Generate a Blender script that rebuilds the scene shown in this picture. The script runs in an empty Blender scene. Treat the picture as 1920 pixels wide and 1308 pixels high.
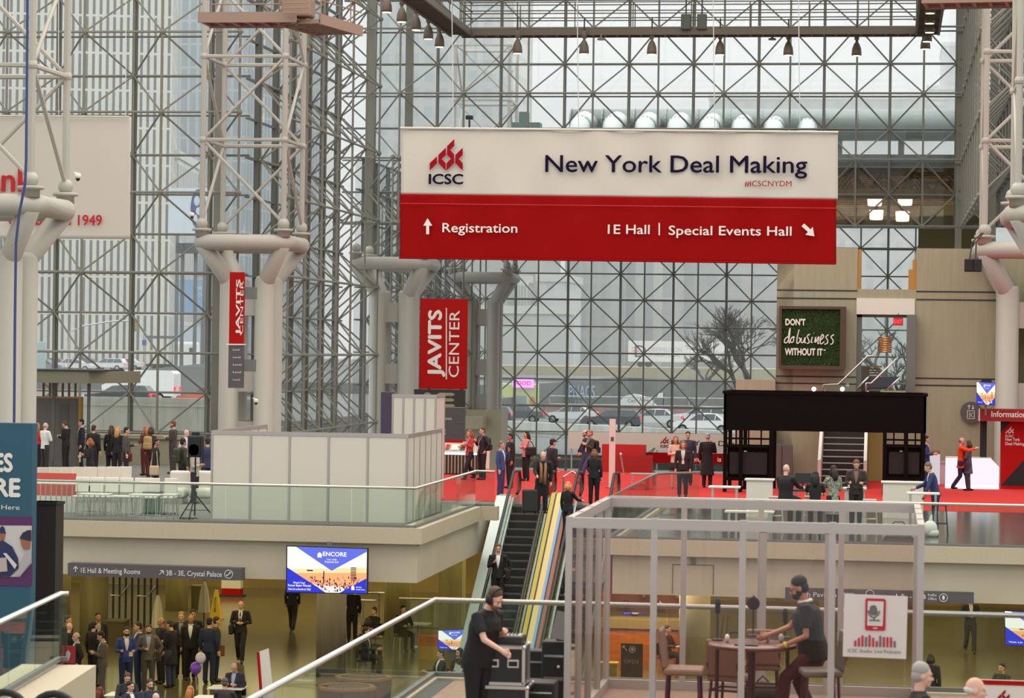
import bpy, bmesh, math, random
from mathutils import Vector, Matrix, Euler
SC = bpy.context.scene
COL = SC.collection
R = math.radians
# ---------------------------------------------------------------- camera, world, exposure
F = 5000.0; YAW = R(8); RHO = .0135; EYE = 4.5       # focal length in pixels of a 1920x1308 frame
CA, SA = math.cos(YAW), math.sin(YAW)
cam = bpy.data.cameras.new('camera'); camo = bpy.data.objects.new('camera', cam); COL.objects.link(camo)
cam.sensor_fit = 'HORIZONTAL'; cam.sensor_width = 36; cam.lens = F/1920*36
cam.clip_start = .5; cam.clip_end = 3000
camo.matrix_world = Matrix.Translation((0, 0, EYE)) @ (Matrix.Rotation(YAW, 4, 'Z') @ Matrix.Rotation(math.pi/2, 4, 'X') @ Matrix.Rotation(RHO, 4, 'Z'))
cam.dof.use_dof = True; cam.dof.focus_distance = 82; cam.dof.aperture_fstop = 3.6
SC.camera = camo
SC.view_settings.view_transform = 'Standard'; SC.view_settings.look = 'None'
SC.view_settings.gamma = 1; SC.view_settings.use_curve_mapping = False
SC.view_settings.exposure = 0.16
try:
    SC.cycles.transparent_max_bounces = 40; SC.cycles.max_bounces = 8
    SC.cycles.sample_clamp_indirect = 4; SC.cycles.caustics_reflective = False; SC.cycles.caustics_refractive = False
except Exception: pass
world = bpy.data.worlds.new('overcast_sky'); SC.world = world; world.use_nodes = True
wn = world.node_tree; wn.nodes.clear()
wo = wn.nodes.new('ShaderNodeOutputWorld'); wb = wn.nodes.new('ShaderNodeBackground')
wtc = wn.nodes.new('ShaderNodeTexCoord'); wsx = wn.nodes.new('ShaderNodeSeparateXYZ'); wr = wn.nodes.new('ShaderNodeValToRGB')
wn.links.new(wtc.outputs['Generated'], wsx.inputs[0]); wn.links.new(wsx.outputs['Z'], wr.inputs[0])
wr.color_ramp.elements[0].position = 0.0; wr.color_ramp.elements[0].color = (.86, .885, .89, 1)
wr.color_ramp.elements[1].position = 1.0; wr.color_ramp.elements[1].color = (2.3, 2.35, 2.36, 1)
wn.links.new(wr.outputs[0], wb.inputs[0]); wb.inputs[1].default_value = .95
wn.links.new(wb.outputs[0], wo.inputs[0])

def area_light(name, loc, size, power, color, rot=(0, 0, 0), sizey=None):
    l = bpy.data.lights.new(name, 'AREA'); l.energy = power; l.color = color; l.size = size
    if sizey: l.shape = 'RECTANGLE'; l.size_y = sizey
    o = bpy.data.objects.new(name, l); o.location = loc; o.rotation_euler = rot; COL.objects.link(o); return o
# ---------------------------------------------------------------- surveying: picture point + scale (pixels per metre) -> place
def uv(px, py):
    dx = px-960; dy = 654-py
    return dx*math.cos(RHO)-dy*math.sin(RHO), dx*math.sin(RHO)+dy*math.cos(RHO)
def W(px, py, s):
    u, v = uv(px, py); X = u/s; Y = F/s
    return Vector((X*CA-Y*SA, X*SA+Y*CA, EYE+v/s))
def onZ(px, py, z):
    u, v = uv(px, py); return W(px, py, v/(z-EYE))
def onY(px, py, y):
    u, v = uv(px, py); return W(px, py, (u*SA+F*CA)/y)
def onX(px, py, x):
    u, v = uv(px, py); return W(px, py, (u*CA-F*SA)/x)
# ---------------------------------------------------------------- materials
def lin(c):
    c = c/255; return c/12.92 if c <= .04045 else ((c+.055)/1.055)**2.4
def L3(c): return (lin(c[0]), lin(c[1]), lin(c[2]), 1)
MATS = {}
def mat(name, c, rough=.6, metal=0, var=0, vscale=4, spec=.5, emit=0, bump=0, coat=0, stretch=None, detail=3):
    if name in MATS: return MATS[name]
    m = bpy.data.materials.new(name); m.use_nodes = True; MATS[name] = m
    n = m.node_tree.nodes; b = n['Principled BSDF']
    b.inputs['Base Color'].default_value = L3(c); b.inputs['Roughness'].default_value = rough
    b.inputs['Metallic'].default_value = metal; b.inputs['Specular IOR Level'].default_value = spec
    if coat: b.inputs['Coat Weight'].default_value = coat; b.inputs['Coat Roughness'].default_value = .08
    if emit: b.inputs['Emission Color'].default_value = L3(c); b.inputs['Emission Strength'].default_value = emit
    if var or bump:
        tc = n.new('ShaderNodeTexCoord'); mp = n.new('ShaderNodeMapping'); nz = n.new('ShaderNodeTexNoise')
        m.node_tree.links.new(tc.outputs['Object'], mp.inputs[0]); m.node_tree.links.new(mp.outputs[0], nz.inputs['Vector'])
        if stretch: mp.inputs['Scale'].default_value = stretch
        nz.inputs['Scale'].default_value = vscale; nz.inputs['Detail'].default_value = detail
        if var:
            r = n.new('ShaderNodeValToRGB'); m.node_tree.links.new(nz.outputs['Fac'], r.inputs[0])
            r.color_ramp.elements[0].position = .3; r.color_ramp.elements[1].position = .7
            r.color_ramp.elements[0].color = L3([max(0, x*(1-var)) for x in c]); r.color_ramp.elements[1].color = L3([min(255, x*(1+var)) for x in c])
            m.node_tree.links.new(r.outputs[0], b.inputs['Base Color'])
        if bump:
            bp = n.new('ShaderNodeBump'); bp.inputs['Strength'].default_value = bump; bp.inputs['Distance'].default_value = .02
            m.node_tree.links.new(nz.outputs['Fac'], bp.inputs['Height']); m.node_tree.links.new(bp.outputs[0], b.inputs['Normal'])
    return m
def emat(name, c, s):
    if name in MATS: return MATS[name]
    m = bpy.data.materials.new(name); m.use_nodes = True; MATS[name] = m
    n = m.node_tree.nodes; n.clear(); e = n.new('ShaderNodeEmission'); o = n.new('ShaderNodeOutputMaterial')
    e.inputs[0].default_value = L3(c); e.inputs[1].default_value = s; m.node_tree.links.new(e.outputs[0], o.inputs[0]); return m
def glass(name, tint, ior=1.45, rough=0.0):
    if name in MATS: return MATS[name]
    m = bpy.data.materials.new(name); m.use_nodes = True; MATS[name] = m
    n = m.node_tree.nodes; n.clear(); l = m.node_tree.links
    t = n.new('ShaderNodeBsdfTransparent'); g = n.new('ShaderNodeBsdfGlossy'); x = n.new('ShaderNodeMixShader'); f = n.new('ShaderNodeLayerWeight'); o = n.new('ShaderNodeOutputMaterial')
    pw = n.new('ShaderNodeMath'); pw.operation = 'POWER'; pw.inputs[1].default_value = 5; ma = n.new('ShaderNodeMath'); ma.operation = 'MULTIPLY_ADD'; f.inputs[0].default_value = .5      # Schlick, the same from both sides
    t.inputs[0].default_value = L3(tint); g.inputs['Roughness'].default_value = rough; r0 = ((ior-1)/(ior+1))**2; ma.inputs[1].default_value = (1-r0)*min(1, r0*20); ma.inputs[2].default_value = r0
    l.new(f.outputs['Facing'], pw.inputs[0]); l.new(pw.outputs[0], ma.inputs[0]); l.new(ma.outputs[0], x.inputs[0]); l.new(t.outputs[0], x.inputs[1]); l.new(g.outputs[0], x.inputs[2]); l.new(x.outputs[0], o.inputs[0]); return m
def gmat(c, rough=.55, **k):          # a plain material named by its colour
    return mat('paint_%02x%02x%02x_%d' % (int(c[0]), int(c[1]), int(c[2]), int(rough*100)), c, rough, **k)
# ---------------------------------------------------------------- mesh builder
class MB:
    def __init__(s): s.v = []; s.f = []; s.m = []; s.cur = 0
    def mi(s, i): s.cur = i; return s
    def add(s, vs, fs):
        o = len(s.v); s.v += [tuple(p) for p in vs]; s.f += [tuple(i+o for i in f) for f in fs]; s.m += [s.cur]*len(fs); return s
    def box(s, c, d, rz=0, M=None):
        x, y, z = d[0]/2, d[1]/2, d[2]/2
        vs = [Vector((a*x, b*y, e*z)) for e in (-1, 1) for b in (-1, 1) for a in (-1, 1)]
        if rz: 
            m = Matrix.Rotation(rz, 3, 'Z'); vs = [m @ p for p in vs]
        if M: vs = [M @ p for p in vs]
        c = Vector(c); return s.add([p+c for p in vs], [(0, 2, 3, 1), (4, 5, 7, 6), (0, 1, 5, 4), (2, 6, 7, 3), (0, 4, 6, 2), (1, 3, 7, 5)])
    def bb(s, a, b):               # box by two corners
        return s.box([(a[i]+b[i])/2 for i in range(3)], [abs(a[i]-b[i]) for i in range(3)])
    def bev(s, c, d, r, rz=0, seg=2, M=None):   # box with rounded edges
        bm = bmesh.new(); bmesh.ops.create_cube(bm, size=1)
        for w in bm.verts: w.co = Vector((w.co.x*d[0], w.co.y*d[1], w.co.z*d[2]))
        bmesh.ops.bevel(bm, geom=bm.edges[:], offset=min(r, min(d)*.49), segments=seg, affect='EDGES', profile=.5)
        m = Matrix.Rotation(rz, 3, 'Z')
        if M: m = M
        bm.verts.index_update(); vs = [m @ w.co+Vector(c) for w in bm.verts]; fs = [[w.index for w in f.verts] for f in bm.faces]; bm.free(); return s.add(vs, fs)
    def tube(s, p, q, r, n=6, r2=None, cap=True):
        p = Vector(p); q = Vector(q); d = q-p
        if d.length < 1e-6: return s
        d.normalize(); a = d.orthogonal().normalized() if abs(d.z) > .99 else d.cross(Vector((0, 0, 1))).normalized(); b = d.cross(a)
        r2 = r if r2 is None else r2; vs = []
        for k in range(n):
            t = 2*math.pi*(k+.5)/n; e = a*math.cos(t)+b*math.sin(t); vs += [p+e*r, q+e*r2]
        fs = [(2*k, 2*((k+1) % n), 2*((k+1) % n)+1, 2*k+1) for k in range(n)]
        if cap: fs += [tuple(2*k for k in range(n))[::-1], tuple(2*k+1 for k in range(n))]
        return s.add(vs, fs)
    def path(s, pts, r, n=6, closed=False):     # tube along a polyline with joined corners
        pts = [Vector(p) for p in pts]; N = len(pts); rr = r if isinstance(r, (list, tuple)) else [r]*N; vs = []; up = None
        for i in range(N):
            a = pts[(i-1) % N] if (i or closed) else pts[0]; b = pts[(i+1) % N] if (i < N-1 or closed) else pts[-1]
            d = (b-a).normalized()
            if up is None: up = d.orthogonal().normalized()
            up = (up-d*up.dot(d)); up = up.normalized() if up.length > 1e-6 else d.orthogonal().normalized(); w = d.cross(up)
            vs += [pts[i]+(up*math.cos(2*math.pi*k/n)+w*math.sin(2*math.pi*k/n))*rr[i] for k in range(n)]
        fs = []
        for i in range(N if closed else N-1):
            j = (i+1) % N
            fs += [(i*n+k, i*n+(k+1) % n, j*n+(k+1) % n, j*n+k) for k in range(n)]
        if not closed: fs += [tuple(range(n))[::-1], tuple((N-1)*n+k for k in range(n))]
        return s.add(vs, fs)
    def ball(s, c, r, n=8, m=6):
        rx, ry, rz = r if isinstance(r, (tuple, list)) else (r, r, r); vs = [(c[0], c[1], c[2]-rz)]
        for j in range(1, m):
            t = math.pi*j/m-math.pi/2
            vs += [(c[0]+rx*math.cos(t)*math.cos(2*math.pi*k/n), c[1]+ry*math.cos(t)*math.sin(2*math.pi*k/n), c[2]+rz*math.sin(t)) for k in range(n)]
        vs.append((c[0], c[1], c[2]+rz)); fs = [(0, 1+(k+1) % n, 1+k) for k in range(n)]
        for j in range(m-2):
            o = 1+j*n; fs += [(o+k, o+(k+1) % n, o+n+(k+1) % n, o+n+k) for k in range(n)]
        o = 1+(m-2)*n; fs += [(o+k, o+(k+1) % n, len(vs)-1) for k in range(n)]
        return s.add(vs, fs)
    def lathe(s, c, prof, n=16):   # prof: (radius, z) list
        c = Vector(c); vs = []; fs = []
        for (r, z) in prof: vs += [c+Vector((r*math.cos(2*math.pi*k/n), r*math.sin(2*math.pi*k/n), z)) for k in range(n)]
        for i in range(len(prof)-1): fs += [(i*n+k, i*n+(k+1) % n, (i+1)*n+(k+1) % n, (i+1)*n+k) for k in range(n)]
        fs += [tuple(range(n))[::-1], tuple((len(prof)-1)*n+k for k in range(n))]
        return s.add(vs, fs)
    def quad(s, a, b, c, d): return s.add([a, b, c, d], [(0, 1, 2, 3)])
    def prism(s, pts, h, M=None):   # polygon in local xy, extruded along local z by h, placed by matrix M
        n = len(pts); vs = [Vector((p[0], p[1], 0)) for p in pts]+[Vector((p[0], p[1], h)) for p in pts]
        if M: vs = [M @ p for p in vs]
        return s.add(vs, [tuple(range(n))[::-1], tuple(range(n, 2*n))]+[(k, (k+1) % n, n+(k+1) % n, n+k) for k in range(n)])
    def build(s, name, m, parent=None, smooth=False, world=False):
        me = bpy.data.meshes.new(name)
        vs = s.v
        if parent is not None and world:
            Mi = MW(parent).inverted(); vs = [Mi @ Vector(p) for p in vs]
        me.from_pydata(vs, [], s.f)
        for x in (m if isinstance(m, (list, tuple)) else [m]): me.materials.append(x)
        if s.m: me.polygons.foreach_set('material_index', s.m)
        if smooth: me.polygons.foreach_set('use_smooth', [True]*len(me.polygons))
        me.update()
        o = bpy.data.objects.new(name, me); COL.objects.link(o)
        if parent is not None: o.parent = parent
        return o
def MW(o):
    m = o.matrix_basis.copy()
    while o.parent is not None: o = o.parent; m = o.matrix_basis @ m
    return m
def tag(o, label=None, cat=None, group=None, kind=None):
    if label: o['label'] = label
    if cat: o['category'] = cat
    if group: o['group'] = group
    if kind: o['kind'] = kind
    return o
def thing(name, label, cat, loc=(0, 0, 0), rz=0, group=None, kind=None):
    o = bpy.data.objects.new(name, None); COL.objects.link(o); o.empty_display_size = .1
    o.location = loc; o.rotation_euler = (0, 0, rz); return tag(o, label, cat, group, kind)
def copy_tree(o, parent=None):
    c = o.copy(); COL.objects.link(c)
    if parent is not None: c.parent = parent
    for ch in list(o.children): copy_tree(ch, c)
    return c
def struct(name, mb, m, label=None, cat='structure', parent=None, smooth=False):
    o = mb.build(name, m, parent, smooth, world=parent is not None)
    if parent is None: tag(o, label or name.replace('_', ' '), cat, None, 'structure')
    return o
# ---------------------------------------------------------------- lettering: flat text meshes set a hair proud of their board
def text_mesh(body, size, m, M, name='lettering', parent=None, align='LEFT', off=0, spacing=1, ext=.004, shear=0, width=None):
    cu = bpy.data.curves.new('lettering', 'FONT'); cu.body = body; cu.size = 1; cu.align_x = align; cu.offset = 0
    cu.space_character = spacing; cu.extrude = 0; cu.resolution_u = 3; cu.shear = shear
    t = bpy.data.objects.new('lettering', cu); COL.objects.link(t)
    dg = bpy.context.evaluated_depsgraph_get(); me = bpy.data.meshes.new_from_object(t.evaluated_get(dg))
    bpy.data.objects.remove(t); bpy.data.curves.remove(cu)
    xs = [v.co.x for v in me.vertices]
    if not xs: return None
    sx = size
    if width: sx = width/max(1e-6, max(xs)-min(xs))
    x0 = min(xs) if width and align == 'LEFT' else 0
    S = Matrix.Diagonal((sx, size, 1, 1))
    if off:         # heavier strokes: the outline repeated a hair to each side
        vs = [v.co.copy() for v in me.vertices]; fs = [tuple(p.vertices) for p in me.polygons]; V = []; Fc = []; o = abs(off)*.8
        for q, (dx, dy) in enumerate(((0, 0), (o, 0), (-o, 0), (0, o), (0, -o))): Fc += [tuple(i+len(V) for i in f) for f in fs]; V += [(v.x+dx, v.y+dy, .0006*q) for v in vs]
        me.clear_geometry(); me.from_pydata(V, [], Fc)
    me.transform(M @ S @ Matrix.Translation((-x0, 0, 0)))
    me.materials.clear(); me.materials.append(m)
    o = bpy.data.objects.new(name, me); COL.objects.link(o)
    if parent is not None:
        o.parent = parent; me.transform(MW(parent).inverted())
    return o
def face_M(o, xdir, up=(0, 0, 1)):    # matrix: local x along xdir, local y along up, local z out of the face
    x = Vector(xdir).normalized(); y = Vector(up).normalized(); z = x.cross(y)
    m = Matrix((x, y, z)).transposed().to_4x4(); m.translation = Vector(o); return m
# ================================================================ setting
M = {}
M['frame'] = mat('grey_steel_frame', (130, 128, 117), .5)
M['mull'] = mat('mullion_grey', (104, 106, 104), .5)
M['column'] = mat('painted_column_grey', (172, 168, 160), .45)
M['glass'] = glass('clear_facade_glass', (250, 253, 252))
M['rail_glass'] = glass('guard_rail_glass', (240, 247, 243), 1.35)
M['steel'] = mat('brushed_steel', (200, 198, 192), .25, .9)
M['concrete'] = mat('board_marked_concrete', (158, 153, 130), .85, var=.025, vscale=2.2, stretch=(3, 3, .3), detail=6, bump=.15)
M['fascia'] = mat('smooth_cream_fascia', (192, 182, 162), .6, var=.03, vscale=.5)
M['curb'] = mat('terrazzo_curb', (188, 176, 154), .6, var=.03, vscale=30)
M['carpet_red'] = mat('red_carpet', (196, 26, 20), .9, var=.05, vscale=3)
M['carpet_grey'] = mat('grey_deck_floor', (120, 118, 110), .8, var=.08, vscale=6)
M['dark_floor'] = mat('polished_dark_tile', (78, 76, 72), .12, spec=.8)
M['olive_floor'] = mat('polished_olive_tile', (100, 92, 68), .16, var=.06, vscale=.6, spec=.7)
M['black'] = mat('matte_black', (16, 15, 15), .6)
M['dark'] = mat('dark_charcoal', (44, 42, 42), .55)
M['white'] = mat('white_laminate', (222, 216, 206), .45)
M['brown_dark'] = mat('dark_brown_soffit', (104, 82, 48), .8, var=.2, vscale=2)
M['roof_grey'] = mat('roof_metal_grey', (128, 134, 132), .5)
Mo = 3.048

def space_frame(name, org, u, n, i0, i1, k0, k1, wname, wi, d=1.5, glassd=1.78, thick=.17, lab=''):
    """double-layer space frame wall: inner grid of nodes, outer grid half a module off, web struts between, mullions and glass outside"""
    org = Vector(org); u = Vector(u); n = Vector(n); z = Vector((0, 0, 1)); b = MB()
    I = lambda i, k: org+u*(Mo*i)+z*(Mo*k)
    O = lambda i, k: org+u*(Mo*(i+.5))+z*(Mo*(k+.5))+n*d
    for i in range(i0, i1+1): b.tube(I(i, k0), I(i, k1), .048)
    for k in range(k0, k1+1): b.tube(I(i0, k), I(i1, k), .048)
    for i in range(i0, i1): b.tube(O(i, k0), O(i, k1-1), .042)
    for k in range(k0, k1): b.tube(O(i0, k), O(i1-1, k), .042)
    for i in range(i0, i1+1):
        for k in range(k0, k1+1):
            b.ball(I(i, k), .12, 6, 4)
            for a in (-1, 0):
                for c in (-1, 0):
                    if i0 <= i+a < i1 and k0 <= k+c < k1: b.tube(I(i, k), O(i+a, k+c), .04, 5)
    for i in range(i0, i1):
        for k in range(k0, k1): b.ball(O(i, k), .11, 6, 4)
    w = struct(name, b, M['frame'], lab or 'grey tubular space frame of the glass wall', 'wall')
    g = MB(); p = org+n*glassd
    a0 = p+u*(Mo*i0)+z*(Mo*k0); a1 = p+u*(Mo*i1)+z*(Mo*k0); h = z*(Mo*(k1-k0))
    g.quad(a0, a1, a1+h, a0+h)
    win = struct(wname, g, M['glass'], 'curtain wall glazing behind the '+name.replace('_', ' ')+' frame', 'window')
    mb = MB()
    for j in range(2*i0+1, 2*i1, 2):
        q = p+u*(Mo*j/2); tk = thick if j % 2 else .055
        ex = abs(u.x)*tk+abs(n.x)*.2, abs(u.y)*tk+abs(n.y)*.2
        mb.box(q+z*(Mo*(k0+k1)/2)-n*.12, (max(ex[0], .02), max(ex[1], .02), Mo*(k1-k0)))
    for j in range(2*k0, 2*k1+1):
        q = p+z*(Mo*j/2); L = Mo*(i1-i0); c = q+u*(Mo*(i0+i1)/2)-n*.1
        mb.box(c, (abs(u.x)*L+abs(n.x)*.16+.001, abs(u.y)*L+abs(n.y)*.16+.001, .08 if j % 2 else .06))
    struct('mullion', mb, M['mull'], parent=win)
    return w
ZI = 1.15+Mo*2     # an inner node level
pl = W(167, 508, 48.7); space_frame('wall_left', (pl.x, 98.4, 7.22), (1, 0, 0), (0, 1, 0), -6, 2, -3, 5, 'window_1', 1)
pf = W(1008, 559, 32.8); space_frame('wall_back', (pf.x, 151.4, 7.38), (1, 0, 0), (0, 1, 0), -3, 8, -4, 2, 'window_2', 2, thick=.13)
pu = W(1605, 302, 40.4); space_frame('wall_back_upper', (pu.x, 123.6, 13.42), (1, 0, 0), (0, 1, 0), -8, 2, -1, 4, 'window_3', 3, thick=.13)
# the long side wall runs in depth between the columns
space_frame('wall_side', (-22.95, 100.8, 7.2), (0, 1, 0), (-1, 0, 0), 0, 6, -3, 5, 'window_4', 4)
space_frame('wall_side_far', (-22.95, 128.6, 7.3), (0, 1, 0), (-1, 0, 0), -2, 7, -4, 2, 'window_5', 5)
space_frame('wall_right', (3.3, 99.2, 13.42), (0, 1, 0), (1, 0, 0), 0, 8, -1, 4, 'window_6', 6)
# corner posts
b = MB(); b.box((-25.25, 98.9, 10), (.32, .32, 22)); struct('trim_1', b, M['frame'], 'thick grey corner post where left wall meets side wall', 'trim')
b = MB(); b.box((-24.3, 124.0, 16), (.3, .3, 14)); b.box((-22.6, 124.6, 16), (.35, .3, 14)); struct('trim_2', b, M['frame'], 'grey corner posts of the upper back wall', 'trim')
b = MB()
for xx, yy in ((3.2, 125.1), (4.6, 121), (6.0, 124.6), (8.4, 118)): b.box((xx, yy, 16), (.3, .3, 13.5))
for zz in (13.4, 16.5, 19.5): b.box((6.5, 124.9, zz), (7, .2, .14))
struct('trim_3', b, M['frame'], 'grey posts and rails at the right end of the back wall', 'trim')

# ---- columns with ring heads and lattice towers
def column(px, py, s, zb, label, sign_h=0, top=22):
    p = W(px, py, s); c = Vector((p.x-1.52, p.y+1.52, 0)); zr = p.z
    t = thing('column', label, 'column', (c.x, c.y, zb), kind='structure'); z0 = -zb
    for sx in (-1, 1):
        for sy in (-1, 1):
            MB().lathe((sx*.66, sy*.66, 0), [(.42, 0), (.42, .15), (.37, .2), (.37, zr-1.35+z0), (.3, zr-1.2+z0)], 20).build('shaft', M['column'], t, True)
            b = MB(); b.path([(sx*.6, sy*.6, zr-1.75+z0), (sx*.78, sy*.78, zr-1.25+z0), (sx*1.5, sy*1.5, zr-.05+z0)], .3, 14); b.build('arm', M['column'], t, True)
            b = MB(); b.lathe((sx*1.524, sy*1.524, zr+z0), [(.25, .2), (.25, .4), (.36, .42), (.36, .5), (.16, .52)], 14); b.ball((sx*1.524, sy*1.524, zr+.68+z0), .22, 10, 8); b.build('bearing', M['column'], t, True)
    b = MB(); q = 1.62; cr = .45; pts = []
    for (sx, sy, a0) in ((1, 1, 0), (-1, 1, 90), (-1, -1, 180), (1, -1, 270)):
        for k in range(4):
            a = R(a0+30*k); pts.append((sx*(q-cr)+cr*math.cos(a), sy*(q-cr)+cr*math.sin(a), zr+z0))
    b.path(pts, .3, 14, closed=True); b.build('ring', M['column'], t, True)
    b = MB()
    for zz in (zr-2.2, zr-5.0, zr-7.0):
        if zz > zb+.8:
            for sx in (-1, 1): b.box((sx*.66, 0, zz+z0), (.06, .8, .9)); b.box((0, sx*.66, zz+z0), (.8, .06, .9))
    b.build('tie_plate', M['column'], t)
    b = MB(); h = 1.524; zl = [zr+.7+z0+k*Mo for k in range(5) if zr+.7+k*Mo < top]
    for sx in (-1, 1):
        for sy in (-1, 1): b.tube((sx*h, sy*h, zl[0]), (sx*h, sy*h, zl[-1]), .1, 8)
    for j, zz in enumerate(zl):
        if j:
            b.path([(-h, -h, zz), (h, -h, zz), (h, h, zz), (-h, h, zz)], .075, 6, True)
            for sx in (-1, 1):
                for sy in (-1, 1): b.ball((sx*h, sy*h, zz), .15, 8, 6)
        if j < len(zl)-1:
            z2 = zl[j+1]; f = 1 if j % 2 else -1
            b.tube((-h*f, -h, zz), (h*f, -h, z2), .06); b.tube((h*f, h, zz), (-h*f, h, z2), .06); b.tube((-h, h*f, zz), (-h, -h*f, z2), .06); b.tube((h, -h*f, zz), (h, h*f, z2), .06)
    b.build('tower', M['column'], t)
    return c
C1 = column(57, 384, 70, -4.75, 'grey ringed column at the left edge behind the teal banner')
C2 = column(531, 455, 51.5, 0, 'grey ringed column that carries the narrow red venue sign')
C3 = column(792, 494, 41.5, -4.75, 'grey ringed column behind the wide red venue banner', top=10.2)
C4 = column(950, 520, 33.8, -4.75, 'farthest grey ringed column standing at the back glass wall')
C5 = column(2016, 470, 55, 0, 'grey ringed column at the right edge by the information stand')
C6 = column(2116, 402, 67, -4.75, 'near grey ringed column cut off by the right edge')
b = MB(); b.box((C4.x, C4.y, -1.8), (2.6, 2.6, 5.8)); b.bev((C4.x-1.6, C4.y-2, .4), (4.2, 1.6, .7), .05); struct('column_plinth', b, M['curb'], 'concrete plinth under the farthest column', 'plinth')

# ---- decks
DY = 98.0
def deck(name, x0, x1, y0, y1, top, lab):
    b = MB(); b.bb((x0, y0, -1.25), (x1, y1, top)); return struct(name, b, M['fascia'], lab, 'floor')
b = MB(); b.bb((-50, 64.25, -1.25), (-11.3, DY, -.32)); struct('floor_slab_left', b, M['fascia'], 'cream fascia of the left upper deck', 'slab')
b = MB(); b.bb((-50, 64.0, -.29), (-11.15, 64.6, .1)); b.bb((-11.75, 64.6, -.29), (-11.15, 74.0, .1)); b.bb((-11.75, 73.6, -.29), (-10.7, 74.0, .1)); b.bb((-50, 64.2, -.34), (-11.3, 64.5, -.28)); struct('trim_4', b, M['curb'], 'stone curb along the left deck edge', 'curb')
b = MB(); b.bb((-50, 64.6, -.31), (-11.75, DY, 0)); struct('floor_left', b, M['carpet_grey'], 'grey floor of the left upper deck', 'floor')
b = MB(); b.bb((-6.3, 62.25, -1.2), (30, DY, -.3)); struct('floor_slab_right', b, M['fascia'], 'cream fascia of the right upper deck', 'slab')
b = MB(); b.bb((-6.5, 62.0, -.27), (30, 62.6, .1)); b.bb((-6.5, 62.6, -.27), (-6.22, 77.0, .1)); b.bb((-6.3, 62.2, -.31), (30, 62.5, -.26)); struct('trim_5', b, M['curb'], 'stone curb along the right deck edge', 'curb')
b = MB(); b.bb((-6.22, 62.6, -.29), (30, 77.8, 0)); struct('floor_right', b, M['dark_floor'], 'polished dark tile floor of the right deck', 'floor')
b = MB(); b.bb((-11.75, 76.3, -1.25), (-6.5, 77.8, -.01)); struct('floor_landing', b, M['carpet_grey'], 'floor at the head of the escalators', 'floor')
b = MB(); b.bb((-16.5, 77.8, -1.0), (30, DY+.5, .006)); struct('floor_carpet', b, M['carpet_red'], 'red carpet across the upper deck', 'carpet')
b = MB(); b.bb((-60, 24, -5.2), (40, 100, -4.75)); struct('floor_lower', b, M['olive_floor'], 'polished tile floor of the lower level', 'floor')
# lower level back and side walls
M['lower_wall'] = mat('ochre_lower_wall', (150, 128, 78), .7, var=.1, vscale=.6)
b = MB(); b.bb((-60, 99.6, -4.75), (40, 100, -1.25)); struct('wall_lower_back', b, M['lower_wall'], 'ochre back wall of the lower level', 'wall')
b = MB(); b.bb((-50.2, 30, -4.75), (-50, 100, -1)); struct('wall_lower_left', b, M['lower_wall'], 'side wall of the lower level', 'wall')
b = MB(); b.bb((24, 40, -4.75), (24.2, 100, -1)); struct('wall_lower_right', b, M['lower_wall'], 'right side wall of the lower level', 'wall')

def guard(name, pts, lab, z=0, zt=1.07, pane=1.6, kerb=.1):
    """glass guard rail with a round steel handrail along a polyline"""
    t = thing(name, lab, 'railing', (pts[0][0], pts[0][1], z), kind='structure'); g = MB(); r = MB(); c = MB()
    for (a, b2) in zip(pts, pts[1:]):
        a = Vector((a[0], a[1], 0)); b3 = Vector((b2[0], b2[1], 0)); L = (b3-a).length; n = max(1, round(L/pane)); d = (b3-a)/n; e = d.normalized(); nn = Vector((-e.y, e.x, 0))
        for k in range(n):
            p = a+d*k+e*.012; q = a+d*(k+1)-e*.012
            P = [p-nn*.008, q-nn*.008, q+nn*.008, p+nn*.008]; vs = [v+Vector((0, 0, z+kerb)) for v in P]+[v+Vector((0, 0, z+zt-.02)) for v in P]
            g.add(vs, [(0, 1, 5, 4), (2, 3, 7, 6), (4, 5, 6, 7), (1, 2, 6, 5), (3, 0, 4, 7)])
        ang = math.atan2(e.y, e.x); c.box((a+b3)/2+Vector((0, 0, z+kerb+.03)), (L, .07, .06), ang)
    r.path([(p[0], p[1], z+zt) for p in pts], .035, 10)
    g.build('glass_panel', M['rail_glass'], t, world=True); r.build('handrail', M['steel'], t, True, world=True); c.build('shoe', M['mull'], t, world=True)
    return t
guard('railing', [(-24, 64.15), (-11.35, 64.15), (-11.35, 73.75), (-10.8, 73.75)], 'glass guard rail around the left deck corner')
guard('railing', [(24, 62.15), (-6.35, 62.15), (-6.35, 74.6), (-5.2, 75.6)], 'glass guard rail along the right deck edge')

# ---- foreground landing (same level as the decks)
M['landing'] = mat('pinkish_landing_carpet', (138, 116, 102), .9, var=.07, vscale=8)
b = MB(); b.bb((-6.15, 20, -.6), (14, 36.0, -.1)); struct('floor_front_slab', b, M['fascia'], 'edge of the near landing', 'slab')
b = MB(); b.bb((-5.75, 20, -.1), (14, 35.7, 0)); struct('floor_front', b, M['landing'], 'pinkish carpet of the near landing', 'floor')
b = MB(); b.bb((-6.15, 20, -.1), (-5.98, 36, .03)); b.bb((-5.98, 35.7, -.1), (14, 36, .03)); struct('trim_6', b, M['curb'], 'pale stone edge of the near landing', 'curb')
b = MB(); b.bb((-5.98, 20, -.1), (-5.75, 35.7, .004)); struct('trim_7', b, M['dark'], 'dark border strip of the near landing', 'curb')
guard('railing', [(-6.06, 22), (-6.06, 35.85), (13, 35.85)], 'glass guard rail of the near landing with thick steel handrail', kerb=.03)

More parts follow.
